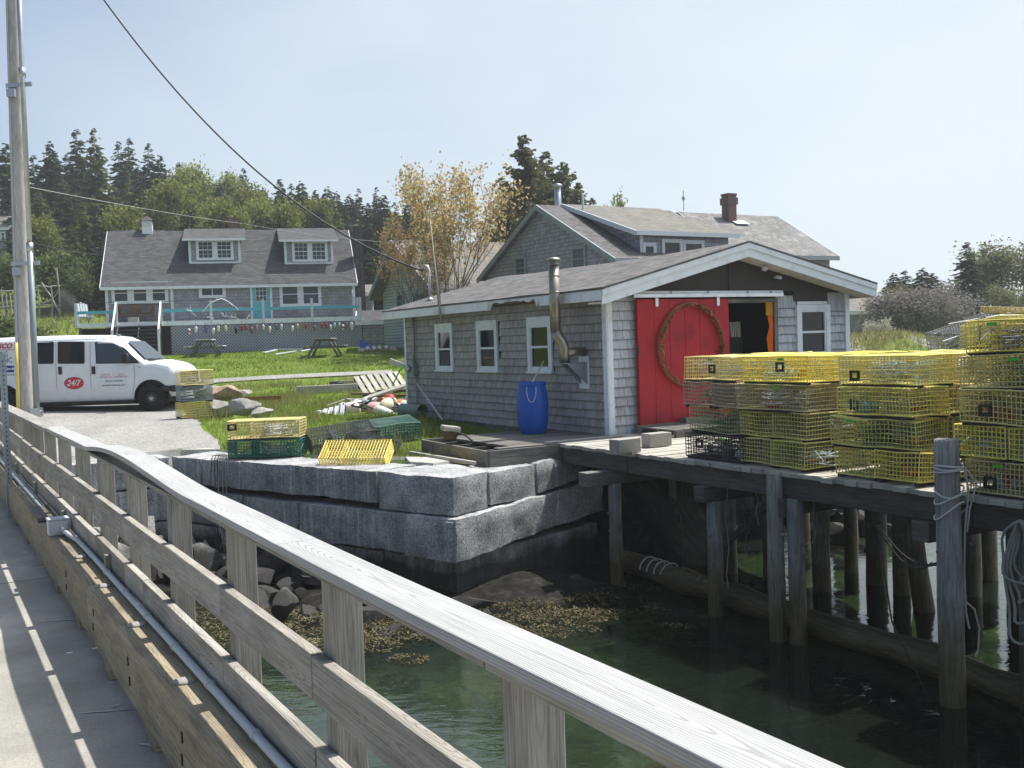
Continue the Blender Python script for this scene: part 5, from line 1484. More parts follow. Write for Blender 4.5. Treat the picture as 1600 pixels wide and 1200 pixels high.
GR(852, 930, -1.9, .2, 'white-topped stone sticking out of the dark water', M['boulder'], (1.2, .9, .7), (.0, .1, 1.))
GR(904, 916, -1.9, .17, 'small dark stone close to the first dock piling', M['rock'])
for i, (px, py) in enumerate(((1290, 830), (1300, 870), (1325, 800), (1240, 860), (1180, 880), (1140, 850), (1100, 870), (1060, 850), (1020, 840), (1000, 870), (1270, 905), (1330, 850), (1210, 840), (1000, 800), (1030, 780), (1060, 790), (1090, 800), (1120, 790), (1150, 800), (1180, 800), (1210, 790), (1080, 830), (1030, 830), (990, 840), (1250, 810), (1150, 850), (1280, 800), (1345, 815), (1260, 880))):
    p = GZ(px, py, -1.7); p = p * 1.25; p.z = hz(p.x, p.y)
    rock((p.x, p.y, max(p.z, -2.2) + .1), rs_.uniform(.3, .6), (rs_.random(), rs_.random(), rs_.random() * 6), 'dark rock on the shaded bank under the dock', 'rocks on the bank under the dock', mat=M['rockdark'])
sb_ = rock_mesh('stone', 31, M['boulder'], 3, (1, .6, .38), .25)
p = GZ(788, 725, -.2); rock(p + Vector((0, .1, .05)), .22, (0, 0, .2), 'pale flat stone wedged under the platform corner', None, sb_, name='stone')
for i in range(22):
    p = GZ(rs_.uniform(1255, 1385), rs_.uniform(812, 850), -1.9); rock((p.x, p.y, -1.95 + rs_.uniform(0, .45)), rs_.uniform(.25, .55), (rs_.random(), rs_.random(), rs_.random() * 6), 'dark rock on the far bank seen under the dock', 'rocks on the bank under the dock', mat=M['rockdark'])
# boulders near the parking lot
GR(338, 652, 0, .42, 'dark angular boulder at the edge of the parking lot', M['rock'], (1.1, .9, 1.0), (.2, .1, .4), lift=.5)
GR(342, 635, .0, .5, 'big brown boulder behind the dark one by the trap pile', M['rockbrown'], (1.3, 1, 1.1), (0, -.2, .2), RK[2], lift=.6)
GR(373, 630, .05, .34, 'pale boulder half sunk in the grass beyond the brown one', M['boulder'], (1.2, 1, 1.0), (0, 0, 1), RK[3], lift=.6)
GR(377, 657, 0, .40, 'rounded grey boulder on the grass just behind the yellow trap', M['boulder'], (1.1, .8, 1.0), (0, 0, .1), RK[4], lift=.65)
GR(411, 656, .0, .28, 'small grey boulder beside the rounded one behind the yellow trap', M['boulder'], (1.2, .9, 1.0), (0, 0, .6), RK[5], lift=.6)
GR(598, 562, .9, .3, 'mossy grey stone in the lawn near the shed corner', M['boulder'], (1.2, .8, .7), (0, 0, .6), RK[6])

def seaweed(name, blobs, label, count, size, mat, z=-1.885):
    V, F, RN = [], [], []
    for (cx, cy, rx, ry) in blobs:
        for _ in range(int(count * rx * ry / 900)):
            a = random.random() * 6.283; q = math.sqrt(random.random())
            px, py = cx + rx * q * math.cos(a), cy + ry * q * math.sin(a)
            q *= 1 + .5 * mnoise.noise((px * .06, py * .18, 2))
            if q > 1: continue
            p = GZ(px, py, z); bump_ = (1 - q * q) * .035 + .025 * mnoise.noise((p.x * 3, p.y * 3, 1))
            c = p + Vector((0, 0, bump_))
            th = random.random() * 6.283; d = Vector((math.cos(th), math.sin(th), random.uniform(-.3, .55))).normalized() * size * random.uniform(.5, 1.5)
            s_ = Vector((-d.y, d.x, random.uniform(-.02, .02))).normalized() * size * .15
            k = len(V); V += [c - s_, c + s_, c + d + s_ * .6, c + d - s_ * .6]; F.append((k, k + 1, k + 2, k + 3)); RN.append(random.random())
    o = raw_mesh(name, [tuple(v) for v in V], F, mat, False, RN)
    return tag(o, label, 'seaweed', None, 'stuff')
seaweed('seaweed', [(625, 985, 78, 17), (570, 1008, 60, 12), (600, 958, 45, 10), (690, 972, 36, 8), (930, 938, 42, 12), (880, 965, 75, 14), (945, 960, 36, 9), (850, 988, 50, 10), (800, 968, 40, 9), (800, 930, 28, 6), (920, 985, 20, 5), (1000, 918, 40, 5), (1020, 955, 34, 5), (350, 962, 55, 22), (330, 990, 45, 12), (440, 985, 40, 13), (480, 962, 40, 14), (520, 990, 45, 13), (540, 955, 30, 8), (640, 1030, 34, 8), (380, 1000, 60, 14), (420, 965, 50, 14), (500, 1010, 60, 12), (560, 975, 60, 14), (450, 1005, 50, 12), (760, 945, 40, 10), (850, 952, 60, 12), (720, 962, 40, 10), (890, 930, 50, 9), (820, 938, 40, 8), (780, 985, 50, 10), (1050, 980, 40, 4), (740, 990, 30, 6)], 'golden brown rockweed exposed along the low water line', 1100, .038, M['weed'])
# ------------------------------------------------------------------ the shingled cottage with the deck
HB, HX, HY, HZ = R(14.13), -20.35, 52.0, 1.5
HW, HDP = 12.32, 3.62
ZE, ZR = 5.25 - HZ, 8.24 - HZ          # eave, ridge above the house base
hcb, hsb = math.cos(HB), math.sin(HB)
def HL(px, py, y=0.0):
    """pixel -> house-local point on the plane local-y = y"""
    r_ = ray(px, py)
    # world = (HX + x cb - y sb, HY + x sb + y cb)
    det = hcb * r_[1] - hsb * r_[0]
    bx, by = HX - y * hsb, HY + y * hcb
    k = (by * hcb - bx * hsb) / det
    X, Y = r_[0] * k, r_[1] * k
    return Vector(((X - HX) * hcb + (Y - HY) * hsb, y, EYE + r_[2] * k - HZ))
cot = thing('cottage', 'grey shingled cottage with white trim, turquoise door and two dormers above a raised deck', 'house', (HX, HY, HZ), HB)
DPH = 2 * HDP
m = MB()
m.quad((0, 0, -.6), (HW, 0, -.6), (HW, 0, ZE), (0, 0, ZE)); m.quad((HW, DPH, -.6), (0, DPH, -.6), (0, DPH, ZE), (HW, DPH, ZE))
for x, s in ((0, 1), (HW, -1)):
    poly = [(x, DPH, -.6), (x, 0, -.6), (x, 0, ZE), (x, HDP, ZR - .1), (x, DPH, ZE)]
    vs = [Vector(p) for p in poly]; f = tuple(range(5)) if s > 0 else tuple(range(4, -1, -1))
    m.add(vs, [f], [[(vs[i].y, vs[i].z) for i in f]])
m.build('wall', M['siding'], cot)
def rzh(y): return ZE + (ZR - ZE) * (y + .0) / HDP
m = MB(); ov = .28
sl = math.hypot(HDP + .3, ZR - rzh(-.3))
nseg = 18
vs, fs, us = [], [], []
for i in range(nseg + 1):
    x = -ov + (HW + 2 * ov) * i / nseg
    for (y, z, v) in ((-.3, rzh(-.3), 0), (HDP, ZR, sl)):
        sg = .03 * math.sin(i * .7) * (1 if y > 0 else .3); vs.append((x, y, z + sg)); us.append((x, v))
for i in range(nseg): fs.append((2 * i, 2 * i + 2, 2 * i + 3, 2 * i + 1))
m.add(vs, fs, [[us[k] for k in f] for f in fs])
m.quad((HW + ov, DPH + .3, rzh(-.3)), (-ov, DPH + .3, rzh(-.3)), (-ov, HDP, ZR), (HW + ov, HDP, ZR))
rf = m.build('roof', M['roofhouse'], cot)
m = MB(); m.box(-ov, HW + ov, -.31, -.27, rzh(-.3) - .16, rzh(-.3) - .01); m.box(-ov, HW + ov, -.27, 0, rzh(-.3) - .16, rzh(-.3) - .13)
m.build('eave_board', M['white'], cot)
for x in (-ov, HW + ov):
    m = MB(); m.bar((x, -.3, rzh(-.3) - .09), (x, HDP, ZR - .09), .03, .16); m.bar((x, HDP, ZR - .09), (x, DPH + .3, rzh(-.3) - .09), .03, .16); m.build('rake_board', M['white'], cot)
for px in (167, 269, 553):
    p = HL(px, 470); m = MB(); m.box(p.x - .07, p.x + .07, -.03, .0, 1.6 if px == 269 else -.3, ZE); m.build('corner_board', M['white'], cot)
def hwin(x0, y0, x1, y1, n, **k):
    a, b = HL(x0, y1), HL(x1, y0); w = (b.x - a.x) / n
    for i in range(n): window(cot, (a.x + w * i, -.005, a.z), (1, 0, 0), (0, -1, 0), w + .0, b.z - a.z, .13, glass=M['glass2'], depth=.05, **k)
hwin(175, 439.5, 262, 475, 3); hwin(437.5, 439.5, 501, 479, 2); hwin(311, 440.5, 352, 465.5, 1, meet='v')
# door
a, b = HL(396, 501), HL(421, 440)
m = MB(); m.box(a.x, b.x, -.05, 0, a.z, b.z); d_ = m.build('door', M['aqua'], cot)
w, h = b.x - a.x, b.z - a.z
m = MB(); m.quad((a.x + .2 * w, -.056, a.z + .5 * h), (b.x - .2 * w, -.056, a.z + .5 * h), (b.x - .2 * w, -.056, b.z - .1 * h), (a.x + .2 * w, -.056, b.z - .1 * h)); m.build('pane', M['glass2'], d_)
m = MB()
for i in range(4): x = a.x + w * (.2 + .6 * i / 3); m.box(x - .012, x + .012, -.07, -.055, a.z + .5 * h, b.z - .1 * h)
for j in range(4): z = a.z + h * (.5 + .4 * j / 3); m.box(a.x + .2 * w, b.x - .2 * w, -.069, -.054, z - .012, z + .012)
m.build('muntin', M['white'], d_)
m = MB()
for k in range(2): m.box(a.x + w * (.15 + .38 * k), a.x + w * (.47 + .38 * k), -.058, -.05, a.z + .1 * h, a.z + .42 * h)
m.build('door_panel', M['aqua'], d_)
m = MB(); m.box(a.x - .11, a.x, -.06, 0, a.z, b.z + .1); m.box(b.x, b.x + .11, -.06, 0, a.z, b.z + .1); m.build('door_frame', M['white'], cot)
q = HL(430, 446); m = MB(); m.tube([q + Vector((-.1, -.02, 0)), q + Vector((-.14, -.16, -.05))], [.05, .09], 10); m.tube([q + Vector((.1, -.02, 0)), q + Vector((.14, -.16, -.05))], [.05, .09], 10); m.box(q.x - .15, q.x + .15, -.06, 0, q.z - .04, q.z + .04); m.build('porch_lamp', M['palewhite'], cot, True)
# dormers
def dormer(xl, xr, ytop, ybot, wl, wr, wt, wb):
    # find the face plane where the face's foot meets the roof
    lo, hi = -.3, HDP
    for _ in range(40):
        mid = (lo + hi) / 2; p = HL((xl + xr) / 2, ybot, mid)
        if p.z < rzh(mid): hi = mid
        else: lo = mid
    yf = lo
    a = HL(xl, ybot, yf); b = HL(xr, ybot, yf); zt = HL((xl + xr) / 2, ytop, yf).z; zb = rzh(yf)
    ytopr = HDP - .05; zr_ = ZR + .02
    m = MB(); m.quad((a.x, yf, zb - .1), (b.x, yf, zb - .1), (b.x, yf, zt), (a.x, yf, zt))
    for x, fl in ((a.x, True), (b.x, False)):
        vs = [(x, yf, zb - .1), (x, yf, zt), (x, HDP, ZR - .05)]
        m.add(vs, [(0, 1, 2) if not fl else (2, 1, 0)], [[(v[1], v[2]) for v in (vs if not fl else vs[::-1])]])
    dm = m.build('dormer', M['siding'], cot)
    m = MB(); o = .3; zo = zt - (zr_ - zt) / (ytopr - yf) * .35
    m.prism([(a.x - o, yf - .35, zo), (a.x - o, ytopr, zr_), (a.x - o, ytopr, zr_ + .07), (a.x - o, yf - .35, zo + .07)], (b.x - a.x + 2 * o, 0, 0))
    m2 = MB(); m2.quad((a.x - o, yf - .35, zo + .074), (b.x + o, yf - .35, zo + .074), (b.x + o, ytopr, zr_ + .074), (a.x - o, ytopr, zr_ + .074)); m2.build('dormer_roof', M['roofhouse'], dm)
    m.build('roof_board', M['greywood'], dm)
    m = MB(); m.box(a.x - o, b.x + o, yf - .372, yf - .351, zo - .04, zo + .07); m.box(a.x - .02, a.x + .1, yf - .03, yf, zb, zt); m.box(b.x - .1, b.x + .02, yf - .03, yf, zb, zt); m.box(a.x, b.x, yf - .028, yf, zb - .02, zb + .07)
    m.build('trim', M['white'], dm)
    p0, p1 = HL(wl, wb, yf), HL(wr, wt, yf); ww = (p1.x - p0.x) / 2
    for i in range(2): window(dm, (p0.x + ww * i, yf - .003, p0.z), (1, 0, 0), (0, -1, 0), ww, p1.z - p0.z, .11, glass=M['glass2'], grid=(3, 4), depth=.05)
dormer(296, 376, 372.5, 411, 307, 364, 374, 406.5); dormer(445.5, 520.5, 374, 412, 457, 511, 376, 409)
# chimneys, cupola
p = HL(363, 340, HDP + .8); m = MB(); m.box(p.x - .22, p.x + .22, HDP + .55, HDP + 1.0, ZR - .8, p.z); m.build('chimney', M['redbrick'], cot)
p = HL(552, 359, HDP - .9); m = MB(); m.box(HW + .32, HW + .80, .9, 1.6, -.6, p.z); ch = m.build('chimney', M['greybrick'], cot); ch['label'] = 'tall dark block chimney on the gable end'
m = MB(); m.box(HW + .36, HW + .6, 1.05, 1.4, p.z, p.z + .12); m.build('flue', M['block'], ch)
p = HL(230, 347, HDP); m = MB(); m.box(p.x - .26, p.x + .26, HDP - .26, HDP + .26, ZR - .35, p.z + .05); cu = m.build('cupola', M['white'], cot)
m = MB(); m.add([(p.x - .36, HDP - .36, p.z + .05), (p.x + .36, HDP - .36, p.z + .05), (p.x + .36, HDP + .36, p.z + .05), (p.x - .36, HDP + .36, p.z + .05), (p.x, HDP, p.z + .38)], [(3, 2, 1, 0), (0, 1, 4), (1, 2, 4), (2, 3, 4), (3, 0, 4)], [[(0, 0)] * 4] + [[(0, 0), (.7, 0), (.3, .5)]] * 4); m.build('cupola_roof', M['roofhouse'], cu)
m = MB()
for k in range(3): m.box(p.x - .18, p.x + .18, HDP - .275, HDP - .255, p.z - .25 + .09 * k, p.z - .2 + .09 * k)
m.build('louver', M['palewhite'], cu)
m = MB(); m.tube([(p.x, HDP, p.z + .35), (p.x, HDP, p.z + .75)], .012, 5); m.bar((p.x - .2, HDP, p.z + .6), (p.x + .2, HDP, p.z + .6), .02, .02); m.box(p.x + .02, p.x + .22, HDP - .005, HDP + .005, p.z + .6, p.z + .72); m.build('weathervane', M['black'], cu)
q = HL(400, 389, 2.0); m = MB(); m.bar((q.x - .5, 2.0, rzh(2.0) + .03), (q.x + .5, 2.0, rzh(2.0) + .03), .05, .04); m.build('ridge_batten', M['palewood'], cot)

# deck with rail, lattice, stairs
FY = -1.75
fl_ = HL(118, 500, FY); fr_ = HL(565, 497, FY)
dz = 1.65; X0, X1 = fl_.x, fr_.x
dk = thing('cottage_deck', 'raised white-edged deck along the cottage front with lattice skirt and turquoise rail', 'deck', (HX, HY, HZ), HB)
m = MB(); n = 12
for i in range(n): m.box(X0, X1, FY + (0 - FY) * i / n, FY + (0 - FY) * (i + 1) / n - .01, dz - .05, dz)
m.build('decking', M['greywood'], dk)
m = MB(); m.box(X0 - .01, X1 + .01, FY - .04, FY - .001, dz - .22, dz + .01); m.box(X0 - .04, X0 - .011, FY - .04, 0, dz - .22, dz + .01); m.box(X1 + .011, X1 + .04, FY - .04, 0, dz - .22, dz + .01); m.build('edge_board', M['white'], dk)
for px in (119, 330, 411.5, 487.5, 563):
    p = HL(px, 490, FY); m = MB(); m.box(p.x - .06, p.x + .06, FY - .10, FY - .041, dz - .15, dz + 1.0); m.build('rail_post', M['palewhite'], dk)
for px in (553, 559): p = HL(px, 490, -.4 if px == 553 else -1.0); m = MB(); m.box(p.x - .05, p.x + .05, p.y - .05, p.y + .05, dz, dz + 1.05); m.build('rail_post', M['palewhite'], dk)
for (pa, pb) in ((119, 182), (253, 330), (330, 411.5), (411.5, 487.5), (487.5, 563)):
    a, b = HL(pa, 488, FY), HL(pb, 488, FY); m = MB(); m.bar((a.x + .06, FY - .06, dz + .52), (b.x - .06, FY - .06, dz + .52), .04, .15); m.build('rail_board', M['aqua'], dk)
    m = MB(); m.tube([(a.x, FY - .06, dz + .99), (b.x, FY - .06, dz + .99)], .012, 5); m.build('top_line', M['wire'], dk)
lx0 = HL(268, 525, FY).x; lx1 = X1
m = MB(); H0, H1 = -.35, dz - .23; hh = H1 - H0
for sgn in (1, -1):
    x = lx0 - hh
    while x < lx1 + hh:
        a = Vector((x, FY + .03 + (.008 if sgn > 0 else 0), H0)); b = Vector((x + hh, a.y, H1))
        if sgn < 0: a, b = Vector((x + hh, a.y, H0)), Vector((x, a.y, H1))
        def clip(p, q):
            for lim, s_ in ((lx0, 1), (lx1, -1)):
                if (p.x - lim) * s_ < 0 and (q.x - lim) * s_ < 0: return None
                if (p.x - lim) * s_ < 0: p = p.lerp(q, (lim - p.x) / (q.x - p.x))
                elif (q.x - lim) * s_ < 0: q = q.lerp(p, (lim - q.x) / (p.x - q.x))
            return p, q
        r_ = clip(a, b)
        if r_ and (r_[0] - r_[1]).length > .05: m.bar(r_[0], r_[1], .06, .006, (0, 1, 0))
        x += .155
m.build('lattice', M['lattice'], dk)
m = MB(); m.box(X0 + .1, X1 - .1, FY + .6, FY + .65, -.5, dz - .25); m.build('skirt_board', M['interior'], dk)  # near-black sheet painting in the shade under the deck
for px in (125, 180, 250, 268, 340, 415, 490, 563):
    p = HL(px, 520, FY); m = MB(); m.box(p.x - .06, p.x + .06, FY + .05, FY + .17, -.6, dz - .05); m.build('post', M['darkwood'], dk)
# stairs
sx0, sx1 = HL(186, 500, FY).x, HL(249, 500, FY).x
for i in range(8):
    z = dz - .19 * (i + 1); y = FY - .05 - .27 * (i + 1); m = MB(); m.box(sx0, sx1, y, y + .28, z - .04, z); m.build('stair_tread', M['darkwood'], dk)
for x in (sx0 - .05, (sx0 + sx1) / 2, sx1 + .05):
    m = MB(); m.bar((x, FY - .05, dz - .2), (x, FY - 2.2, dz - 1.72), .05, .2); m.build('stair_stringer', M['darkwood'], dk)
for x in (sx0 - .1, sx1 + .1):
    m = MB(); m.bar((x, FY - .08, dz + .95), (x, FY - 2.0, dz - .45), .07, .12); m.box(x - .05, x + .05, FY - 2.1, FY - 2.0, -.6, dz - .4); m.box(x - .05, x + .05, FY - .13, FY - .041, dz - .2, dz + 1.0); m.build('stair_rail', M['white'], dk)
def hworld(p): return Vector((HX + p.x * hcb - p.y * hsb, HY + p.x * hsb + p.y * hcb, HZ + p.z))
# hanging buoys under the deck edge
def buoy_mesh(name):
    m = MB(); m.lathe([(.0, -.42), (.035, -.41), (.06, -.36), (.085, -.25), (.09, -.12), (.075, -.04), (.03, -.005), (.018, 0)], 12); return m.mesh(name, M['white'], True)
BU = buoy_mesh('buoy')
mb = MB(); mb.lathe([(.0862, -.24), (.0915, -.2), (.0915, -.14)], 12, cap=False); BAND = mb.mesh('buoy_band', M['red'], True)
mb = MB(); mb.tube([(0, 0, 0), (0, 0, .18)], .012, 5); STK = mb.mesh('buoy_spindle', M['wire'])
bcol = {'white': (.6, .6, .58), 'red': (.33, .04, .045), 'yellow': (.62, .5, .16), 'pink': (.6, .32, .32), 'purple': (.12, .11, .2), 'orange': (.6, .2, .08), 'black': (.02, .02, .02), 'brown': (.25, .1, .06), 'teal': (.16, .48, .42), 'cream': (.62, .58, .4), 'blue': (.4, .52, .6), 'palepink': (.72, .58, .56), 'green': (.05, .3, .12)}
for k, v in bcol.items(): M['b_' + k] = plain('buoy_' + k, v, .55, 0, .3, .12, 8, .03)
used_lab = {}
def buoy(loc, rot, c, band, label, group, sc=1.0):
    e = bpy.data.objects.new('buoy', BU); COL.objects.link(e); e.location = loc; e.rotation_euler = rot; e.scale = (sc, sc, sc)
    e.material_slots[0].link = 'OBJECT'; e.material_slots[0].material = M['b_' + c]
    tag(e, label, 'buoy', group)
    if band: child('stripe', BAND, e, mat=M['b_' + band])
    child('spindle', STK, e)
    return e
ords = ['first', 'second', 'third', 'fourth', 'fifth', 'sixth', 'seventh', 'eighth', 'ninth', 'tenth', 'eleventh', 'twelfth', 'thirteenth', 'fourteenth', 'fifteenth', 'sixteenth', 'seventeenth', 'eighteenth', 'nineteenth', 'twentieth', 'twenty-first', 'twenty-second', 'twenty-third', 'twenty-fourth', 'twenty-fifth', 'twenty-sixth', 'twenty-seventh', 'twenty-eighth']
bl = [(295, 'white'), (306, 'white'), (321, 'purple'), (333.5, 'white'), (341, 'cream'), (352.5, 'cream'), (368.5, 'black'), (378, 'red'), (385, 'red'), (393, 'brown'), (401.5, 'pink'), (411, 'white'), (421.5, 'cream'), (431.5, 'purple'), (439.7, 'white'), (457, 'white'), (465, 'yellow'), (477.5, 'red'), (491.5, 'brown'), (503.5, 'red'), (510, 'red'), (516.5, 'white'), (523, 'blue'), (530, 'blue'), (536, 'white'), (542, 'brown'), (549, 'white')]
for i, (px, c) in enumerate(bl):
    p = HL(px, 510, FY - .12); p.z = dz - .22 - (.06 if i % 3 else .16)
    buoy(hworld(p), (random.uniform(-.06, .06), random.uniform(-.08, .08), random.random() * 6), c, ('red' if c == 'white' and i % 4 == 0 else 'black' if i == 24 else None), f"{c} buoy hanging under the deck edge, {ords[i]} from the stairs", 'buoys hanging under the cottage deck', .62 + .25 * random.random() + (.25 if i == 26 else 0))
# deck furniture and driftwood
m = MB()
ch = thing('adirondack_chair', 'pale slatted garden chair at the far end of the deck past the stairs', 'chair', hworld(HL(130, 495, -.9) * 1) , HB + .4)
ch.location = hworld(Vector((HL(131, 490, -.9).x, -.9, dz)))
m = MB(); m.box(-.28, .28, -.3, .25, .33, .37); m.build('seat', M['palewhite'], ch)
m = MB()
for k in range(5): m.bar((-.25 + .125 * k, .24, .3), (-.25 + .125 * k, .5, 1.0 + .05 * (2 - abs(k - 2))), .1, .02, (0, 1, 0))
m.build('backrest', M['palewhite'], ch)
for s in (-1, 1):
    m = MB(); m.box(s * .33 - .06, s * .33 + .06, -.35, .35, .56, .59); m.build('armrest', M['palewhite'], ch)
    m = MB(); m.box(s * .33 - .02, s * .33 + .02, -.32, -.22, 0, .56); m.build('leg', M['palewhite'], ch)
    m = MB(); m.bar((s * .3, -.2, .36), (s * .3, .5, .02), .03, .1); m.build('leg', M['palewhite'], ch)
bn = thing('bench', 'brown wooden bench with cushions behind the deck stairs', 'bench', hworld(Vector((HL(212, 490, -.5).x, -.5, dz))), HB)
m = MB(); m.box(-.9, .9, -.3, .2, .38, .44); m.build('seat', M['brownwood'], bn)
m = MB(); m.box(-.9, .9, .18, .23, .5, .92); m.build('backrest', M['brownwood'], bn)
for s in (-1, 1):
    m = MB(); m.box(s * .86 - .03, s * .86 + .03, -.28, -.2, 0, .62); m.box(s * .86 - .03, s * .86 + .03, .14, .2, 0, .92); m.build('leg', M['brownwood'], bn)
for s in (-.5, .5):
    m = MB(); m.obox((s, .1, .62), (.5, .14, .36), Matrix.Rotation(-.2, 3, 'X')); m.build('cushion', M['darkwood'], bn, bevel=.05)
m = MB(); m.box(-.25, .25, -.14, .14, 0, .25); tag(m.build('wooden_box', M['palewood'], None, bevel=.01, loc=hworld(Vector((HL(208, 490, -1.2).x, -1.2, dz))), rotz=HB), 'pale wooden box at the top of the deck stairs', 'box')
def branch(px0, py0, px1, py1, arch, r, label):
    a, b = HL(px0, py0, FY - .1), HL(px1, py1, FY - .1); a.z = min(a.z, 99); c = hworld(a); d = hworld(b); m = MB(); pts = []
    for i in range(9):
        f = i / 8; pts.append((d - c) * f + Vector((.05 * math.sin(i * 2.1), 0, arch * math.sin(math.pi * f) + .03 * math.sin(i * 1.7))))
    m.tube(pts, [r * (1 - .5 * i / 8) for i in range(9)], 6)
    m.tube([pts[3], pts[3] + Vector((.1, -.05, .22))], [r * .6, r * .3], 5); m.tube([pts[6], pts[6] + Vector((.15, 0, -.16))], [r * .6, r * .3], 5)
    tag(m.build('driftwood', M['white'], None, True, loc=c), label, 'driftwood', 'driftwood decorating the deck rail')
branch(316, 487, 374, 486, .62, .035, 'long arched bleached branch over the deck rail')
branch(290, 484, 306, 494, .1, .03, 'short bleached branch nearest the stairs on the deck rail')
branch(323, 496, 334, 497, .05, .03, 'small bleached stick low on the rail under the arched branch')
branch(345, 489, 363, 492, -.12, .03, 'forked bleached branch below the right end of the arch'.replace('right end', 'end'))
branch(361, 495, 375, 500, .05, .03, 'bleached branch lying low on the rail beyond the forked one')
branch(385, 499, 391, 492, .05, .03, 'little upright bleached branch on the rail beside the turquoise door')
# ------------------------------------------------------------------ neighbouring houses
def gable(name, label, org, rotz, ln, yr, yf, ze0, zr, ze1, wmat, rmat, over=.35, z0=-2.5, trim='white', ovx=.35):
    """local: x along the ridge 0..ln; near eave y=0 height ze0; ridge y=yr height zr; far eave y=yf height ze1"""
    e = thing(name, label, 'house', org, rotz)
    m = MB()
    m.quad((0, 0, z0), (ln, 0, z0), (ln, 0, ze0), (0, 0, ze0)); m.quad((ln, yf, z0), (0, yf, z0), (0, yf, ze1), (ln, yf, ze1))
    for x, s in ((0, 1), (ln, -1)):
        vs = [(x, yf, z0), (x, 0, z0), (x, 0, ze0), (x, yr, zr - .05), (x, yf, ze1)]
        f = tuple(range(5)) if s > 0 else tuple(range(4, -1, -1)); m.add(vs, [f], [[(vs[i][1], vs[i][2]) for i in f]])
    m.build('wall', M[wmat], e)
    s0 = (zr - ze0) / yr; s1 = (zr - ze1) / (yf - yr)
    m = MB(); t = .09
    for (ya, za, yb, zb) in ((-over, ze0 - over * s0, yr, zr), (yf + over, ze1 - over * s1, yr, zr)):
        l = math.hypot(yb - ya, zb - za); a0, a1 = (-ovx, ln + ovx)
        q = [(a0, ya, za), (a1, ya, za), (a1, yb, zb), (a0, yb, zb)]
        if ya > yb: q = [q[1], q[0], q[3], q[2]]
        q = [(x, y, z + .05) for x, y, z in q]
        m.quad(*q, uv=[(0, 0), (ln + 2 * ovx, 0), (ln + 2 * ovx, l), (0, l)])
        m.quad(*[(x, y, z - t) for x, y, z in (q[1], q[0], q[3], q[2])])
    m.build('roof', M[rmat], e)
    for x in (-ovx, ln + ovx):
        m = MB(); m.bar((x, -over, ze0 - over * s0 - .05), (x, yr, zr - .05), .05, .2); m.bar((x, yr, zr - .05), (x, yf + over, ze1 - over * s1 - .05), .05, .2); m.build('rake_board', M[trim], e)
    m = MB(); m.box(-ovx, ln + ovx, -over - .04, -over, ze0 - over * s0 - .16, ze0 - over * s0 + .04); m.build('eave_board', M[trim], e)
    return e
def LPw(px, py, L):
    r_ = ray(px, py); k = L / (r_[0] * NX + r_[1] * NY); return LT(Vector((r_[0] * k, r_[1] * k, EYE + r_[2] * k)))
def TPw(px, py, t):
    r_ = ray(px, py); k = t / (-r_[0] * NY + r_[1] * NX); return LT(Vector((r_[0] * k, r_[1] * k, EYE + r_[2] * k)))
# big grey house behind the shed
pk = LT(PD(848, 322, 42)); rl = LPw(760, 433, pk.x); rr = LPw(966, 401, pk.x)
o = W(pk.x, rr.y, 0)
_q = TPw(1138, 372, rr.y + .07 * (pk.y - rr.y)); hm = gable('grey_house', 'large grey shingled house with a long dormer standing behind the shed', o, PHI, _q.x - pk.x + .6, pk.y - rr.y, rl.y - rr.y, rr.z, pk.z, rl.z, 'siding2', 'roof', .25, trim='greysteel')
def gm(px, py): q = LPw(px, py, pk.x - .02); return q.y - rr.y, q.z
for (x0, y0, x1, y1) in ((804, 401, 823, 436), (893, 385, 917, 424)):
    (ya, za), (yb, zb) = gm(x0, y0), gm(x1, y1)
    window(hm, (-.01, ya, zb), (0, -1, 0), (-1, 0, 0), ya - yb, za - zb, .12, mat=M['greysteel'], glass=M['glass2'], grid=(2, 4), depth=.06)
# dormer on the slope facing the camera
td = rr.y + .07 * (pk.y - rr.y); y_d = td - rr.y
def dm_(px, py): q = TPw(px, py, td); return q.x - pk.x, q.z
xa, zt = dm_(1000, 365); zt += .10; zlow = rr.z + (pk.z - rr.z) * .07
xb = dm_(1138, 372)[0]
m = MB(); m.quad((xa, y_d, zlow - .3), (xb, y_d, zlow - .3), (xb, y_d, zt), (xa, y_d, zt))
ytop = pk.y - rr.y
for x, f in ((xa, (2, 1, 0)), (xb, (0, 1, 2))):
    vs = [(x, y_d, zlow - .3), (x, y_d, zt), (x, ytop, pk.z - .1)]; m.add(vs, [f], [[(vs[i][1], vs[i][2]) for i in f]])
dmr = m.build('dormer', M['siding2'], hm)
m = MB(); s_ = (pk.z + .06 - zt) / (ytop - y_d); ye = y_d - .3; zo = zt - .3 * s_ + .05
m.quad((xa - .4, ye, zo), (xb + .3, ye, zo), (xb + .3, ytop, pk.z + .12), (xa - .4, ytop, pk.z + .12)); m.quad((xb + .3, ye, zo - .1), (xa - .4, ye, zo - .1), (xa - .4, ytop, pk.z), (xb + .3, ytop, pk.z)); m.build('dormer_roof', M['roofpale'], dmr)
m = MB(); m.box(xa - .4, xb + .3, ye - .05, ye, zo - .14, zo + .02); m.bar((xa - .4, ye, zo - .07), (xa - .4, ytop, pk.z + .05), .05, .18); m.box(xa - .02, xa + .12, y_d - .03, y_d, zlow, zt); m.build('trim', M['palewhite'], dmr)
for (x0, y0, x1, y1) in ((1003, 379, 1025, 402), (1033, 373, 1066, 402), (1066, 375, 1100, 404)):
    (a, za), (b, zb) = dm_(x0, y0), dm_(x1, y1); window(dmr, (a, y_d - .005, zb), (1, 0, 0), (0, -1, 0), b - a, za - zb, .11, mat=M['palewhite'], glass=M['glass'], depth=.05, meet=False)
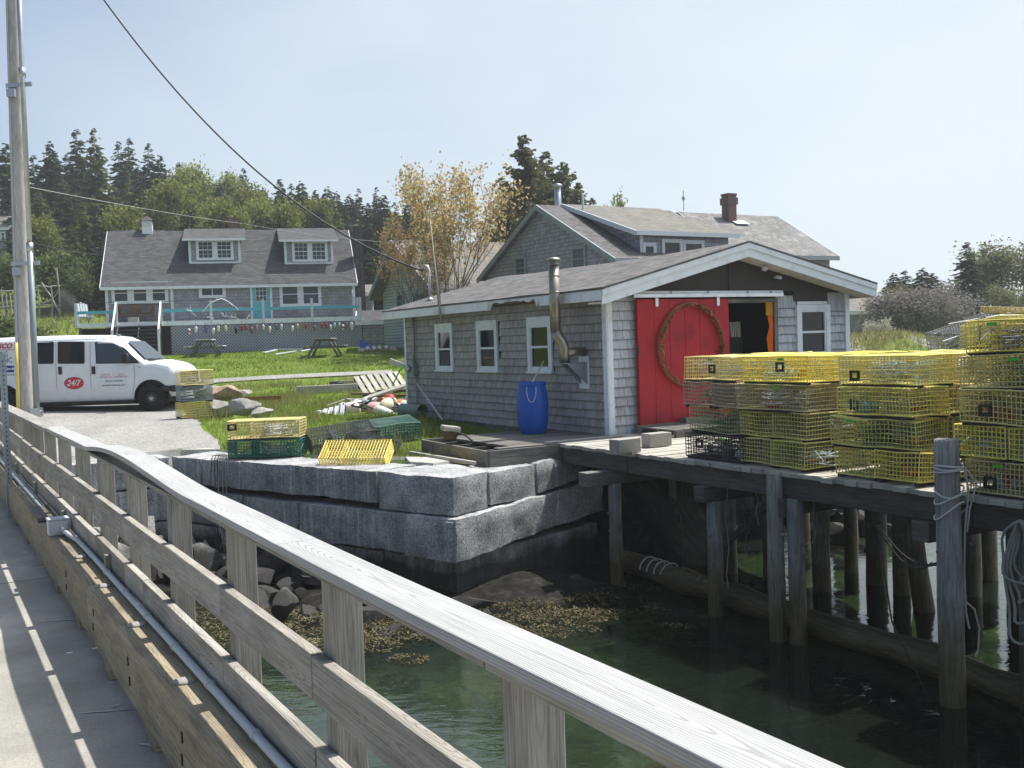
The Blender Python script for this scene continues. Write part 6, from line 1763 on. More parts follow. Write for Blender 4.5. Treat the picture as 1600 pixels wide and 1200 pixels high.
fp = LPw(872, 322, pk.x + 1.2); m = MB(); m.tube([(1.2, fp.y - rr.y, pk.z - .4), (1.2, fp.y - rr.y, fp.z + .0), (1.2, fp.y - rr.y, fp.z + .75)], .14, 12); m.lathe([(.16, 0), (.2, .03), (.2, .12), (.05, .16)], 12, (1.2, fp.y - rr.y, fp.z + .78)); m.build('flue', M['steel'], hm, True)
fp = LPw(890, 330, pk.x + 1.0); m = MB(); zz = pk.z - .6; m.tube([(1.3, ytop - 1.0, zz - .1), (1.3, ytop - 1.0, zz + 1.0)], .045, 8); m.lathe([(.2, -.12), (.08, .04), (.05, .1)], 10, (1.3, ytop - 1.0, zz)); m.build('vent_pipe', M['palewhite'], hm)
fill_sheet('bounce_sheet', [tuple(W(*p_).to_2d()) for p_ in ((16.3, 14), (16.5, 22), (13.2, 24.5), (17, 34), (pk.x - .5, rl.y + 2), (pk.x + 12, rl.y + 2), (pk.x + 14, rr.y - 12), (22, 20.5), (18.5, 19.5))], M['gravel'], .04, 1.2, 'unseen gravel sheet added to grey the bounce light on the large house', .4)  # unseen sheet added so grass bounce stops tinting the house wall green
# house with the brick chimney beyond it
Tn = pk.y + 4.5
na, nb = TPw(1066, 329, Tn), TPw(1207, 343, Tn); ec = LPw(1296, 397, nb.x)
hn = gable('chimney_house', 'silver-roofed house with a brown brick chimney behind the large grey house', W(na.x, ec.y, 0), PHI, nb.x - na.x, Tn - ec.y, 2 * (Tn - ec.y), ec.z, (na.z + nb.z) / 2, ec.z, 'siding2', 'roofsilver', .3, trim='greysteel')
ca = TPw(1128, 303, Tn - .6); cb = TPw(1148, 303, Tn - .6); c0 = ca.x - na.x + .1; c1 = c0 + (cb.x - ca.x) * .62
m = MB(); yy = Tn - ec.y - .95; m.box(c0, c1, yy, yy + .5, na.z - 1.6, ca.z - .1); chm = m.build('chimney', M['redbrick'], hn)
m = MB(); m.box(c0 - .06, c1 + .06, yy - .06, yy + .56, ca.z - .55, ca.z - .2); m.box(c0 - .03, c1 + .03, yy - .03, yy + .53, ca.z - .101, ca.z); m.build('chimney_cap', M['redbrick'], chm)
m = MB(); m.obox((c1 + .15, yy - .1, na.z - .62), (.9, .5, .03), Matrix.Rotation(.45, 3, 'X')); m.build('flashing', M['palewhite'], chm)
m = MB(); m.tube([(.1, Tn - ec.y, na.z), (.1, Tn - ec.y, na.z + 1.0)], .02, 5); m.tube([(.1, Tn - ec.y, na.z + .5), (.1, Tn - ec.y, na.z + .6), (.1, Tn - ec.y, na.z + .75)], [.02, .09, .02], 8); m.build('finial', M['greysteel'], hn)
# pale green house behind the maple
pk2 = LT(PD(631, 377, 50)); l2 = LPw(598, 460, pk2.x); r2 = LPw(700, 458, pk2.x)
hg = gable('green_house', 'pale green clapboard house with a faded roof half hidden by the maple', W(pk2.x, r2.y, 0), PHI, 9, pk2.y - r2.y, l2.y - r2.y, r2.z, pk2.z, l2.z, 'clapboard', 'roofpale', .3, trim='greysteel', ovx=.7)
def gg(px, py): q = LPw(px, py, pk2.x - .02); return q.y - r2.y, q.z
for (x0, y0, x1, y1) in ((620, 458, 632, 482), (650, 455, 668, 484)):
    (ya, za), (yb, zb) = gg(x0, y0), gg(x1, y1); window(hg, (-.01, ya, zb), (0, -1, 0), (-1, 0, 0), ya - yb, za - zb, .12, mat=M['greysteel'], glass=M['glass2'], depth=.06)
# outbuildings beside the cottage
def px_house(name, label, xl, xr, ye, yr_, yb, D, rot, dp, wm_, rm_):
    a, b = PD(xl, ye, D), PD(xr, ye, D); zr_ = PD((xl + xr) / 2, yr_, D + dp / 2).z
    g_ = Vector((a.x, D, 0))
    return gable(name, label, g_, rot, (b.x - a.x), dp / 2, dp, a.z, zr_, a.z, wm_, rm_, .2, -1)
px_house('bulkhead_shed', 'low shingled lean-to with a dark roof beside the cottage deck', 566, 607, 501, 486, 545, 53.5, .1, 3.0, 'siding', 'roofhouse')
px_house('tool_shed', 'small shed with a pale roof edge between the cottage and the green house', 560, 581, 457, 446, 480, 60, .1, 3, 'siding2', 'roofpale')
hl = px_house('hill_house', 'pale house with a grey roof up the hill at the edge of the woods', -70, 11, 358, 331, 400, 84, -.05, 7, 'siding', 'roofpale')
w0 = bpy.data.objects.new
p0, p1 = PD(2, 376, 83.9), PD(10, 362, 83.9); a_ = PD(-70, 358, 84)
window(hl, (p0.x - a_.x, -.02, p0.z), (1, 0, 0), (0, -1, 0), p1.x - p0.x, p1.z - p0.z, .1, glass=M['glass2'], depth=.05)
hr = px_house('bay_house', 'dark-walled house with a grey roof and chimney half hidden by bare shrubs', 1335, 1392, 486, 464, 540, 62, -.15, 7, 'siding2', 'roofpale')
m = MB(); a_ = PD(1335, 486, 62); p0 = PD(1350, 457, 65); m.box(p0.x - a_.x - .3, p0.x - a_.x + .3, 3.2, 3.8, p0.z - 1.5, p0.z); m.build('chimney', M['greybrick'], hr)
# ------------------------------------------------------------------ the white van
M['vanpaint'] = plain('van_white_paint', (.64, .66, .69), .28, 0, .5, .05, 2.5, .0)
M['tyre'] = plain('tyre_rubber', (.014, .014, .015), .85, 0, .2)
M['hub'] = plain('black_wheel_rim', (.03, .03, .032), .4, .6, .5)
M['sticker_red'] = plain('red_sticker', (.5, .02, .05), .5); M['sticker_blue'] = plain('blue_sticker', (.01, .025, .16), .5); M['sticker_grey'] = plain('grey_sticker', (.16, .16, .19), .5); M['sticker_pale'] = plain('pale_sticker', (.7, .72, .74), .5); M['sticker_ink'] = plain('dark_lettering', (.02, .025, .05), .5)
vp = GZ(238, 645, 0)
van = thing('van', 'white cargo van with a red oval badge parked on the gravel', 'van', (vp.x, vp.y + .97, 0.02), 0)
SCL = 58.65
def vx(px): return (px - 238) / SCL
def vz(px, py): return (645 - (px - 238) * .0327 - py) / SCL
def sect(kind, zt, wf=1.0):
    if kind == 'c': return [(0, .34), (.9 * wf, .34), (.965 * wf, .46), (1.0 * wf, .8), (.99 * wf, 1.27), (.90 * wf, zt - .16), (.80 * wf, zt - .045), (.55 * wf, zt), (0, zt + .015)]
    return [(0, .4), (.86 * wf, .4), (.95 * wf, .52), (.985 * wf, .8), (.975 * wf, zt - .2), (.93 * wf, zt - .09), (.82 * wf, zt - .03), (.5 * wf, zt), (0, zt + .01)]
stn = [(-5.25, 'c', 1.95, .93), (-5.2, 'c', 2.04, .97), (-5.05, 'c', 2.09, 1), (-3.9, 'c', 2.12, 1), (-2.4, 'c', 2.12, 1), (-1.35, 'c', 2.09, 1), (-1.0, 'c', 2.04, .995), (-.78, 'c', 1.94, .99), (-.46, 'c', 1.66, .985), (-.16, 'h', 1.37, .985), (.1, 'h', 1.38, .98), (.45, 'h', 1.30, .965), (.62, 'h', 1.20, .94), (.715, 'h', 1.10, .88), (.735, 'h', 1.0, .86)]
m = MB(); vs = []
for x, k, zt, wf in stn:
    s_ = sect(k, zt, wf)
    ring = [(x, -y, z) for y, z in s_] + [(x, y, z) for y, z in s_[-2:0:-1]]
    vs += ring
n = 16; fs = []
for i in range(len(stn) - 1):
    for k in range(n):
        k2 = (k + 1) % n; fs.append((i * n + k, (i + 1) * n + k, (i + 1) * n + k2, i * n + k2))
fs.append(tuple(range(n))); b0 = (len(stn) - 1) * n; fs.append(tuple(b0 + k for k in range(n - 1, -1, -1)))
m.add(vs, fs, [[(0, 0)] * len(f) for f in fs])
def boolean_cut(o, cutters):
    for c in cutters:
        md = o.modifiers.new('cut', 'BOOLEAN'); md.operation = 'DIFFERENCE'; md.object = c; md.solver = 'EXACT'
    bpy.context.view_layer.update()
    dg = bpy.context.evaluated_depsgraph_get(); me = bpy.data.meshes.new_from_object(o.evaluated_get(dg)); o.modifiers.clear(); old = o.data; o.data = me
    for c in cutters: bpy.data.objects.remove(c, do_unlink=True)
body = m.build('body', M['vanpaint'], None)
bm = bmesh.new(); bm.from_mesh(body.data); bmesh.ops.recalc_face_normals(bm, faces=bm.faces); bm.to_mesh(body.data); bm.free()
cuts = []
for x in (0, -3.94):
    cm = MB(); cm.tube([(x, -1.3, .40), (x, -.62, .40)], .47, 32); c = cm.build('cutter', M['vanpaint']); cuts.append(c)
    bm = bmesh.new(); bm.from_mesh(c.data); bmesh.ops.recalc_face_normals(bm, faces=bm.faces); bm.to_mesh(c.data); bm.free()
boolean_cut(body, cuts)
body.name = 'body'; body.parent = van
body.data.polygons.foreach_set('use_smooth', np.ones(len(body.data.polygons), dtype=bool))
try: body.data.set_sharp_from_angle(angle=R(28))
except Exception: pass
for x in (0, -3.94):
    m = MB(); pts = [(x + .463 * math.cos(a), .40 + .463 * math.sin(a)) for a in np.linspace(-.25, math.pi + .25, 24)]
    vs = [(p[0], -.97, p[1]) for p in pts] + [(p[0], -.63, p[1]) for p in pts]
    m.add(vs, [(i, i + 1, 25 + i, 24 + i) for i in range(23)], [[(0, 0)] * 4] * 23)
    m.prism([(p[0], -.64, p[1]) for p in pts], (0, .01, 0)); m.build('wheel_well', M['black'], van)
    for y in (-.93, .93):
        sg = -1 if y < 0 else 1
        m = MB(); T = Matrix.Translation((x, y, .36)) @ Matrix.Rotation(R(90) * 1, 4, 'X'); m.M = T
        m.lathe([(.21, -.11), (.33, -.12), (.355, -.09), (.365, 0), (.355, .09), (.33, .12), (.21, .11)], 36, cap=False); w = m.build('wheel', M['tyre'], van, True)
        m = MB(); m.M = T; k = .06 if y < 0 else -.06
        m.lathe([(.0, k - .02), (.08, k - .02), (.1, k - .06), (.19, k - .05), (.215, k + .03), (.22, k + .05)] if k > 0 else [(.0, k), (.22, k)], 24, cap=False); m.build('rim', M['hub'], w, True)
        if y < 0:
            m = MB(); m.M = T; m.lathe([(.0, .10), (.055, .10), (.06, .04)], 16, cap=False)
            for q in range(8): a = 6.283 * q / 8; m.obox((.085 * math.cos(a), .085 * math.sin(a), .045), (.03, .03, .03))
            m.build('hub_cap', M['steel'], w, True)
def side_y(x, z):   # outer y of the near side
    wf = np.interp(x, [s[0] for s in stn], [s[3] for s in stn]); zt = np.interp(x, [s[0] for s in stn], [s[2] for s in stn])
    k = 'c' if x < -.16 else 'h'
    s_ = sect(k, max(zt, 1.9) if k == 'c' else zt, wf); zz = [p[1] for p in s_[1:7]]; yy = [p[0] for p in s_[1:7]]
    return -float(np.interp(z, zz, yy))
def rounded(pts, r=.05, n=4):
    out = []
    P = [Vector(p) for p in pts]; k = len(P)
    for i in range(k):
        a, b, c = P[i - 1], P[i], P[(i + 1) % k]; d1 = (a - b).normalized(); d2 = (c - b).normalized()
        for j in range(n + 1):
            f = j / n; p0 = b + d1 * r; p1 = b + d2 * r
            out.append(p0 * (1 - f) ** 2 + b * 2 * f * (1 - f) + p1 * f ** 2)
    return out
def panel(name, pts2, mat, off=.006, r=.05, th=.004, parent=van, side=1):
    P = rounded([(x, 0, z) for x, z in pts2], r)
    P = [Vector((p.x, side * (side_y(p.x, p.z) - off), p.z)) for p in P]
    m = MB(); m.add(P, [tuple(range(len(P) - 1, -1, -1)) if side > 0 else tuple(range(len(P)))], [[(p.x, p.z) for p in P]]); o = m.build(name, mat, parent)
    return o
def pp(*l): return [(vx(a), vz(a, b)) for a, b in l]
for side in (1, -1):
    for pts in (pp((51.5, 534.5), (88, 534.5), (88, 569.5), (51.5, 570)), pp((94, 534.5), (136, 534.5), (136.5, 569.5), (94, 569.5))):
        w = panel('window', pts, M['black'], .004, .05, side=side)
        c = Vector((sum(p[0] for p in pts) / 4, sum(p[1] for p in pts) / 4)); panel('pane', [(c.x + (x - c.x) * .93, c.y + (z - c.y) * .9) for x, z in pts], M['vanglass'], .007, .04, parent=w, side=side)
    pts = pp((152, 535), (181, 535), (200, 546.5), (222, 568.5), (154, 569.5)); w = panel('window', pts, M['black'], .004, .03, side=side)
    cx_, cz_ = vx(180), vz(180, 556); panel('pane', [(cx_ + (x - cx_) * .93, cz_ + (z - cz_) * .88) for x, z in pts], M['glass2'], .007, .03, parent=w, side=side)
# windscreen
def topz(x): return float(np.interp(x, [s[0] for s in stn], [s[2] for s in stn]))
m = MB(); a0, a1 = (-.72, 1.885), (-.2, 1.41)
m.quad((a1[0] + .02, -.78, a1[1] + .02), (a1[0] + .02, .78, a1[1] + .02), (a0[0] + .03, .62, a0[1] + .035), (a0[0] + .03, -.62, a0[1] + .035)); m.build('windscreen', M['glass2'], van)
m = MB(); m.box(-.22, .02, -.6, .6, 1.385, 1.405); m.build('wiper_cowl', M['black'], van)
# seams, handles, bumper, lamps, mirror, sill
def seam(pts):
    m = MB(); P = [Vector((x, side_y(x, z) - .003, z)) for x, z in pts]
    for a, b in zip(P[:-1], P[1:]): m.bar(a, b, .006, .010, (0, 1, 0))
    m.build('door_seam', M['sticker_grey'], van)
for px in (91.5, 145): seam([(vx(px), z) for z in (.42, .8, 1.0, 1.27, 1.6, 1.9)])
seam(pp((213.5, 572), (213.5, 590), (212, 603), (207.5, 618)))
seam([(x, 1.99) for x in np.arange(-4.8, -.9, .4)])
for px, py in ((98, 580), (150, 579.5)):
    x, z = vx(px), vz(px, py); m = MB(); m.obox((x, side_y(x, z) - .012, z), (.1, .03, .21)); m.build('door_handle', M['black'], van, bevel=.02)
m = MB(); m.box(-4.9, -.5, -.97, .97, .30, .345); m.build('rocker_sill', M['black'], van)
m = MB(); m.box(.5, .83, -.94, .94, .52, .70); m.box(.25, .52, -.985, -.9, .54, .69); m.build('bumper', M['hub'], van, bevel=.03)
m = MB(); m.box(.66, .745, -.8, .8, .74, 1.04); m.build('grille', M['black'], van, bevel=.02)
for s in (-1, 1): m = MB(); m.box(.55, .738, s * .86 - .06, s * .86 + .06, .76, 1.04); m.build('headlight', M['lampglass'], van, bevel=.02)
m = MB(); x, z = vx(204), vz(204, 561); m.obox((x, -1.14, z), (.14, .2, .26)); m.bar((x + .05, -.95, z - .08), (x + .02, -1.06, z - .06), .06, .05); m.build('mirror', M['black'], van, bevel=.03)
m = MB(); m.box(-4.7, .3, -.7, .7, .22, .33); m.build('chassis', M['black'], van)
m = MB(); m.tube([(-1.05, -.3, 2.06), (-1.05, -.3, 2.12)], .06, 8); m.build('roof_marker', M['greysteel'], van)
# lettering
def text(body_, px, py_base, hpx, mat, wpx=None, shear=0, bold=0, off=.006, align='LEFT', name='lettering', parent=van):
    cu = bpy.data.curves.new('lettering', 'FONT'); cu.body = body_; cu.size = 1; cu.shear = shear; cu.offset = bold; cu.align_x = align; cu.resolution_u = 3; cu.extrude = .0
    o = bpy.data.objects.new('lettering_curve', cu); COL.objects.link(o); bpy.context.view_layer.update()
    me = bpy.data.meshes.new_from_object(o.evaluated_get(bpy.context.evaluated_depsgraph_get())); bpy.data.objects.remove(o, do_unlink=True)
    xs = [v.co.x for v in me.vertices]; ys = [v.co.y for v in me.vertices]
    w0, h0 = max(xs) - min(xs), max(ys) - min(ys); x0, y0 = min(xs), min(ys)
    h = hpx / SCL; w = (wpx / SCL) if wpx else w0 * h / h0
    X, Z_ = vx(px), vz(px, py_base)
    for v in me.vertices:
        lx = X + (v.co.x - x0) / w0 * w; lz = Z_ + (v.co.y - y0) / h0 * h; v.co = Vector((lx, side_y(lx, lz) - off, lz))
    me.materials.clear(); me.materials.append(mat)
    q = bpy.data.objects.new(name, me); COL.objects.link(q); q.parent = parent; return q
m = MB(); c = (vx(118.7), vz(118.7, 599.6))
for rr_, mt, of in ((1.0, M['sticker_red'], .004), (1.07, M['sticker_grey'], .003)):
    P = [(c[0] + .25 * rr_ * math.cos(a), c[1] + .155 * rr_ * math.sin(a)) for a in np.linspace(0, 6.283, 33)[:-1]]
    panel('badge', P, mt, of, .005)
text('24/7', 108, 604.2, 9.2, M['vanpaint'], 22, .3, .02, .009)
text('SCO', 1, 546.3, 9, M['sticker_red'], 22, .3, .04)
text('ING', 4, 558.6, 8.2, M['sticker_ink'], 12, 0, .0)
text('INC.', 8, 568, 8.2, M['sticker_ink'], 17, 0, .0)
panel('banner', pp((-40, 573), (26, 572.2), (26, 582.6), (-40, 583.2)), M['sticker_blue'], .004, .005)
text('ER · MOLD', 9.5, 580.2, 5.2, M['vanpaint'], 34, 0, .015, .009)
text('guaranteed', 3, 589.5, 4.8, M['sticker_grey'], 30, .3)
panel('banner', pp((-40, 547.6), (26, 547.2), (26, 548.2), (-40, 548.6)), M['sticker_red'], .004, .002)
text('DISASTER', 161.5, 587.7, 2.3, M['sticker_red'], 13.5); text('RESTORATION', 159, 591.7, 2.3, M['sticker_red'], 19)
text('MOLD', 188, 587.3, 2.3, M['sticker_red'], 8); text('REMEDIATION', 183, 591, 2.3, M['sticker_red'], 18.5)
panel('divider', pp((180.2, 585), (180.7, 585), (180.7, 592), (180.2, 592)), M['sticker_grey'], .004, .001)
text('AIR DUCT CLEANING', 167, 598, 2.6, M['sticker_ink'], 27.5, 0, .012); text('penobscotcleaning.com', 163, 605.2, 3.4, M['sticker_ink'], 34.5, 0, .014)
text('2500', 218, 575.6, 2.2, M['sticker_grey'], 5.5)

# ------------------------------------------------------------------ utility pole, riser, cables
q0 = GZ(40, 655, 0); q0 = Vector((q0.x, 26.2, 0)); q0 = PD(40, 640, 26.2); q0.z = 0
q1 = PD(20, 0, 26.2)
pole = thing('utility_pole', 'tall weathered wooden utility pole standing at the edge of the parking lot', 'utility pole', q0)
m = MB(); ax_ = (q1 - q0); ax_ = ax_ / ax_.z
pts = [ax_ * z for z in np.linspace(-.5, 12.5, 16)]; m.tube(pts, [.205 - .003 * i for i in range(16)], 20); m.build('pole', M['pole'], pole, True)
m = MB(); m.tube([ax_ * z + Vector((-.07, -.205 + .003 * z, 0)) for z in np.linspace(0, 12, 12)], .018, 6); m.build('ground_wire', M['conduit'], pole)
m = MB(); m.tube([ax_ * z + Vector((-.07, -.245, 0)) for z in np.linspace(0, vz(33, 536), 4)], .05, 8); m.build('wire_guard', M['yellowpipe'], pole, True)
r0 = PD(58, 654, 25.9); r0.z = 0; r1 = PD(30, 0, 25.9)
ris = thing('riser_pipe', 'grey metal riser pipe strapped beside the utility pole', 'pipe', r0)
m = MB(); ay = (r1 - r0); ay = ay / ay.z
zj = PD(48, 388, 25.9).z
m.tube([ay * z for z in (0, zj)], .075, 12); rp = m.build('pipe', M['greysteel'], ris, True)
m = MB(); m.tube([ay * z for z in (zj, zj + 5, 12)], .06, 12); m.build('pipe', M['steel'], ris, True)
for z in (zj, PD(40, 115, 25.9).z): m = MB(); m.tube([ay * (z - .08), ay * (z + .14)], .085, 12); m.build('coupling', M['steel'], ris, True)
for py in (411, 131):
    z = PD(40, py, 25.9).z; m = MB(); a_ = ay * z; b_ = ax_ * z + (q0 - r0); m.bar(b_ + Vector((-.15, -.18, 0)), a_ + Vector((.22, .02, 0)), .05, .1); m.box(b_.x - .1, b_.x + .1, b_.y - .3, b_.y - .2, z - .3, z - .1); m.build('strap_bracket', M['steel'], ris)
m = MB(); m.tube([Vector((-.5, 0, .18)), Vector((.15, -.02, .2))], .035, 8); m.box(-.12, .12, -.1, .1, 0, .3); m.build('base_clamp', M['steel'], ris)
def cable(p, q, sag, r, mat, label, n=40):
    p, q = Vector(p), Vector(q); m = MB(); m.tube([(q - p) * (i / n) + Vector((0, 0, -sag * 4 * (i / n) * (1 - i / n))) for i in range(n + 1)], r, 5)
    tag(m.build('overhead_cable', mat, None, True, loc=p), label, 'cable')
top = PD(14, -230, 26.2)
cable(top, GOOSE, 1.75, .022, M['wire'], 'thick dark overhead cable dropping from the pole to the shed mast')
cable(PD(44, 292, 26.4), PD(378, 349, 57), .08, .009, M['wirelight'], 'thin pale cable running from the pole over the cottage roof')
cable(PD(378, 349, 57), PD(612, 379, 52), .12, .012, M['wirelight'], 'thin pale cable continuing past the cottage chimney')
cable(PD(50, 379, 26.4), PD(160, 397, 56), .1, .012, M['wire'], 'thin lower cable from the pole to the cottage gable')
# ------------------------------------------------------------------ trees
def quads_from(C, U, V):
    """centres, half-axis vectors -> vertices, faces"""
    n = len(C); v = np.stack([C - U - V, C + U - V, C + U + V, C - U + V], 1).reshape(-1, 3); f = np.arange(4 * n).reshape(n, 4); return v, f
def spruce_crown(seed, H=10, Rm=2.1, whorls=36, dens=1.0, droop=.35, ragged=.35, base=.06, leaf=.26, top=.78):
    g = np.random.default_rng(seed); C, U, V, RN = [], [], [], []
    for i in range(whorls):
        f = base + (1 - base) * (i / (whorls - 1)) ** .95
        r0 = Rm * (1 - f) ** top * (1 if f > .15 else .8 + f) + .07
        nb = int((5 + 6 * (1 - f)) * dens)
        for b in range(nb):
            f2 = min(1, max(base * .6, f + g.normal(0, .75 / whorls))); z = H * f2; a = g.uniform(0, 6.283); r = (Rm * (1 - f2) ** top * (1 if f2 > .15 else .8 + f2) + .07) * g.uniform(1 - ragged, 1.12)
            if g.random() < .07: r *= .45
            ns = max(2, int(r / .16)); d = np.array([math.cos(a), math.sin(a), 0]); s_ = np.array([-d[1], d[0], 0]); tone = g.random()
            for k in range(ns):
                q = (k + .6) / ns; p = d * r * q + np.array([0, 0, z - droop * r * q ** 1.3 + .22 * r * max(0, q - .7) + g.normal(0, .03)])
                sz = leaf * (1.15 - .55 * q) * g.uniform(.7, 1.3) * (.45 + .55 * min(1, r0 / 1.0))
                for sd_ in (-1, 1):
                    tw = d * .75 + s_ * sd_ * g.uniform(.4, 1.0) + np.array([0, 0, g.uniform(-.55, .05)]); tw /= np.linalg.norm(tw)
                    up = np.cross(tw, g.normal(0, 1, 3)); up /= np.linalg.norm(up)
                    C.append(p + tw * sz * .55); U.append(tw * sz * .62); V.append(up * sz * .24); RN.append(min(1, max(0, .55 * tone + .35 * g.random() + .15 * q)))
    return np.array(C), np.array(U), np.array(V), np.array(RN)
def crown_mesh(name, arr, mat):
    C, U, V, RN = arr; v, f = quads_from(C, U, V); o = raw_mesh(name, v, f, mat, False, RN); me = o.data; bpy.data.objects.remove(o, do_unlink=True); return me
def trunk_mesh(name, mat, H=10, r=.16, branches=0, seed=0, Rm=2):
    g = random.Random(seed); m = MB(); m.tube([(.04 * math.sin(i), .03 * math.cos(i * 1.3), H * i / 8 - .3) for i in range(9)], [r * (1 - .93 * i / 8) for i in range(9)], 7)
    for k in range(branches):
        z = H * g.uniform(.08, .85); a = g.random() * 6.283; L = Rm * (1 - z / H) * .8; m.tube([(0, 0, z), (L * .5 * math.cos(a), L * .5 * math.sin(a), z - .1), (L * math.cos(a), L * math.sin(a), z - .3)], [.035, .025, .01], 4)
    return m.mesh(name, mat)
def broad(seed, H=9, W_=5, stems=1, leafn=2600, leaf=.13, spread=.9, leafmat='spring', barkmat='bark', twig=True, low=.25, depth=4, clump=.34):
    g = random.Random(seed); m = MB(); tips = []
    def grow(p, d, L, r, lv):
        n = 4; pts = [p]; q = p.copy(); dd = d.copy()
        for i in range(n):
            dd = (dd + Vector((g.gauss(0, .12), g.gauss(0, .12), g.gauss(.03, .06)))).normalized(); q = q + dd * L / n; pts.append(q.copy())
        m.tube(pts, [r * (1 - .45 * i / n) for i in range(n + 1)], 6 if lv < 2 else 4, caps=False)
        if lv >= depth - 2: tips.extend([pts[2], pts[3], pts[4]])
        if lv >= depth: return
        for k in range(g.choice((2, 3, 3)) if lv else g.choice((3, 4))):
            ax_ = Vector((g.gauss(0, 1), g.gauss(0, 1), g.gauss(0, .4))).normalized(); nd = (dd + ax_ * spread * g.uniform(.5, 1) + Vector((0, 0, .12))).normalized()
            st = pts[g.choice((2, 3, 4, 4))]; grow(st, nd, L * g.uniform(.62, .8), r * .55, lv + 1)
    for s in range(stems):
        a = 6.283 * s / max(1, stems) + g.random(); lean = .0 if stems == 1 else g.uniform(.18, .5)
        grow(Vector((.15 * math.cos(a) * (stems > 1), .15 * math.sin(a) * (stems > 1), -.3)), Vector((lean * math.cos(a), lean * math.sin(a), 1)).normalized(), H * .36, .05 * H / 5 * (1 if stems == 1 else .95), 0)
    # normalise to H and W
    P = np.array([tuple(t) for t in tips]); zmax = P[:, 2].max(); rmax = np.percentile(np.hypot(P[:, 0], P[:, 1]), 96)
    S = np.array([W_ / 2 / rmax, W_ / 2 / rmax, H / zmax]); m.v = [tuple(np.array(v) * S) for v in m.v]; P = P * S
    gg_ = np.random.default_rng(seed); ii = gg_.integers(0, len(P), leafn); C = P[ii] + gg_.normal(0, clump, (leafn, 3)); keep = C[:, 2] > low * H * .6; C = C[keep]; n = len(C)
    D = gg_.normal(0, 1, (n, 3)); D /= np.linalg.norm(D, axis=1)[:, None]; E = gg_.normal(0, 1, (n, 3)); E -= (E * D).sum(1)[:, None] * D; E /= np.linalg.norm(E, axis=1)[:, None]
    sz = gg_.uniform(.6, 1.4, n)[:, None] * leaf
    cl = (ii[keep] * 0.618) % 1
    return m.mesh('trunk', M[barkmat]), (C, D * sz * .6, E * sz * .42, .6 * cl + .4 * gg_.random(n))
TR = {}
for i in range(4): TR[f'spruce{i}'] = (trunk_mesh('trunk', M['barkgrey'], 10, .17, 14, i), crown_mesh('crown', spruce_crown(20 + i, Rm=(2.9, 2.5, 3.2, 2.7)[i], ragged=(.35, .45, .3, .5)[i], dens=(1.15, 1.0, 1.2, .9)[i], leaf=.33, whorls=42), M['spruce']), 10, 'spruce_tree')
TR['larch'] = (trunk_mesh('trunk', M['barkgrey'], 10, .16, 20, 9), crown_mesh('crown', spruce_crown(31, Rm=3.4, ragged=.45, dens=1.15, droop=.18, leaf=.3), M['larch']), 10, 'larch_tree')
def cedar_arr(seed):
    C, U, V, RN = spruce_crown(seed, Rm=3.6, whorls=40, dens=1.2, droop=-.25, ragged=.75, leaf=.3, base=.08, top=.66); return C, U, V * 1.4, RN
TR['cedar'] = (trunk_mesh('trunk', M['bark'], 10, .15, 24, 5), crown_mesh('crown', cedar_arr(41), M['cedar']), 10, 'cedar_tree')
TR['cedar2'] = (trunk_mesh('trunk', M['bark'], 10, .15, 24, 6), crown_mesh('crown', cedar_arr(44), M['cedar']), 10, 'cedar_tree')
pa = spruce_crown(51, Rm=2.7, whorls=19, dens=.85, droop=-.05, ragged=.5, leaf=.42, base=.22)
TR['pine'] = (trunk_mesh('trunk', M['bark'], 10, .2, 20, 7, 2.6), crown_mesh('crown', pa, M['spruce']), 10, 'pine_tree')
def reg(key, name, mat, *a, **k):
    t, c = broad(*a, barkmat=k.pop('barkmat', 'bark'), **k); TR[key] = (t, crown_mesh('crown', c, M[mat]), k.get('H', 9), name)
reg('spring0', 'birch_tree', 'spring', 3, H=9, W_=5.5, leafn=5200, leaf=.2, barkmat='barkgrey', low=.1, clump=.5)
reg('spring1', 'birch_tree', 'spring', 8, H=9, W_=6.5, leafn=5200, leaf=.2, barkmat='barkgrey', low=.05, clump=.55)
reg('maple', 'maple_tree', 'maple', 14, H=9, W_=6.2, stems=5, leafn=6200, leaf=.085, barkmat='barkgrey', low=.26, spread=.8, clump=.19, depth=4)
reg('olive0', 'alder_tree', 'olive', 17, H=9, W_=6, stems=2, leafn=4200, leaf=.17, low=.1, clump=.4)
reg('olive1', 'alder_tree', 'olive', 23, H=9, W_=7, stems=3, leafn=4800, leaf=.18, low=.05, clump=.45)
reg('bare0', 'bare_tree', 'twig', 27, H=6, W_=6, stems=4, leafn=3000, leaf=.1, barkmat='barkgrey', low=.05, clump=.36)
reg('bare1', 'bare_tree', 'twig', 29, H=6, W_=5.5, stems=4, leafn=3000, leaf=.14, barkmat='barkgrey', low=.05, clump=.34)
reg('blossom', 'blossom_shrub', 'blossom', 33, H=3.5, W_=3.5, stems=5, leafn=2600, leaf=.1, low=.05, clump=.22)
reg('shrub', 'green_shrub', 'larch', 37, H=3.5, W_=3.4, stems=5, leafn=4200, leaf=.15, low=.02, clump=.35)
def tree(key, px, top, D, wf, label, group, base_z=None, hidden_base=None):
    t, c, H0, nm = TR[key]; p = PD(px, top, D); z = hz(p.x, D) if base_z is None else base_z
    h = max(1.2, p.z - z + .2); s = h / H0
    e = thing(nm, label, nm.split('_')[-1], (p.x, D, z - .15), random.random() * 6.283, group)
    e.scale = (s * wf, s * wf, s)
    child('trunk', t, e); child('crown', c, e)
    return e
FG = 'spruces and other trees of the wood behind the cottage'
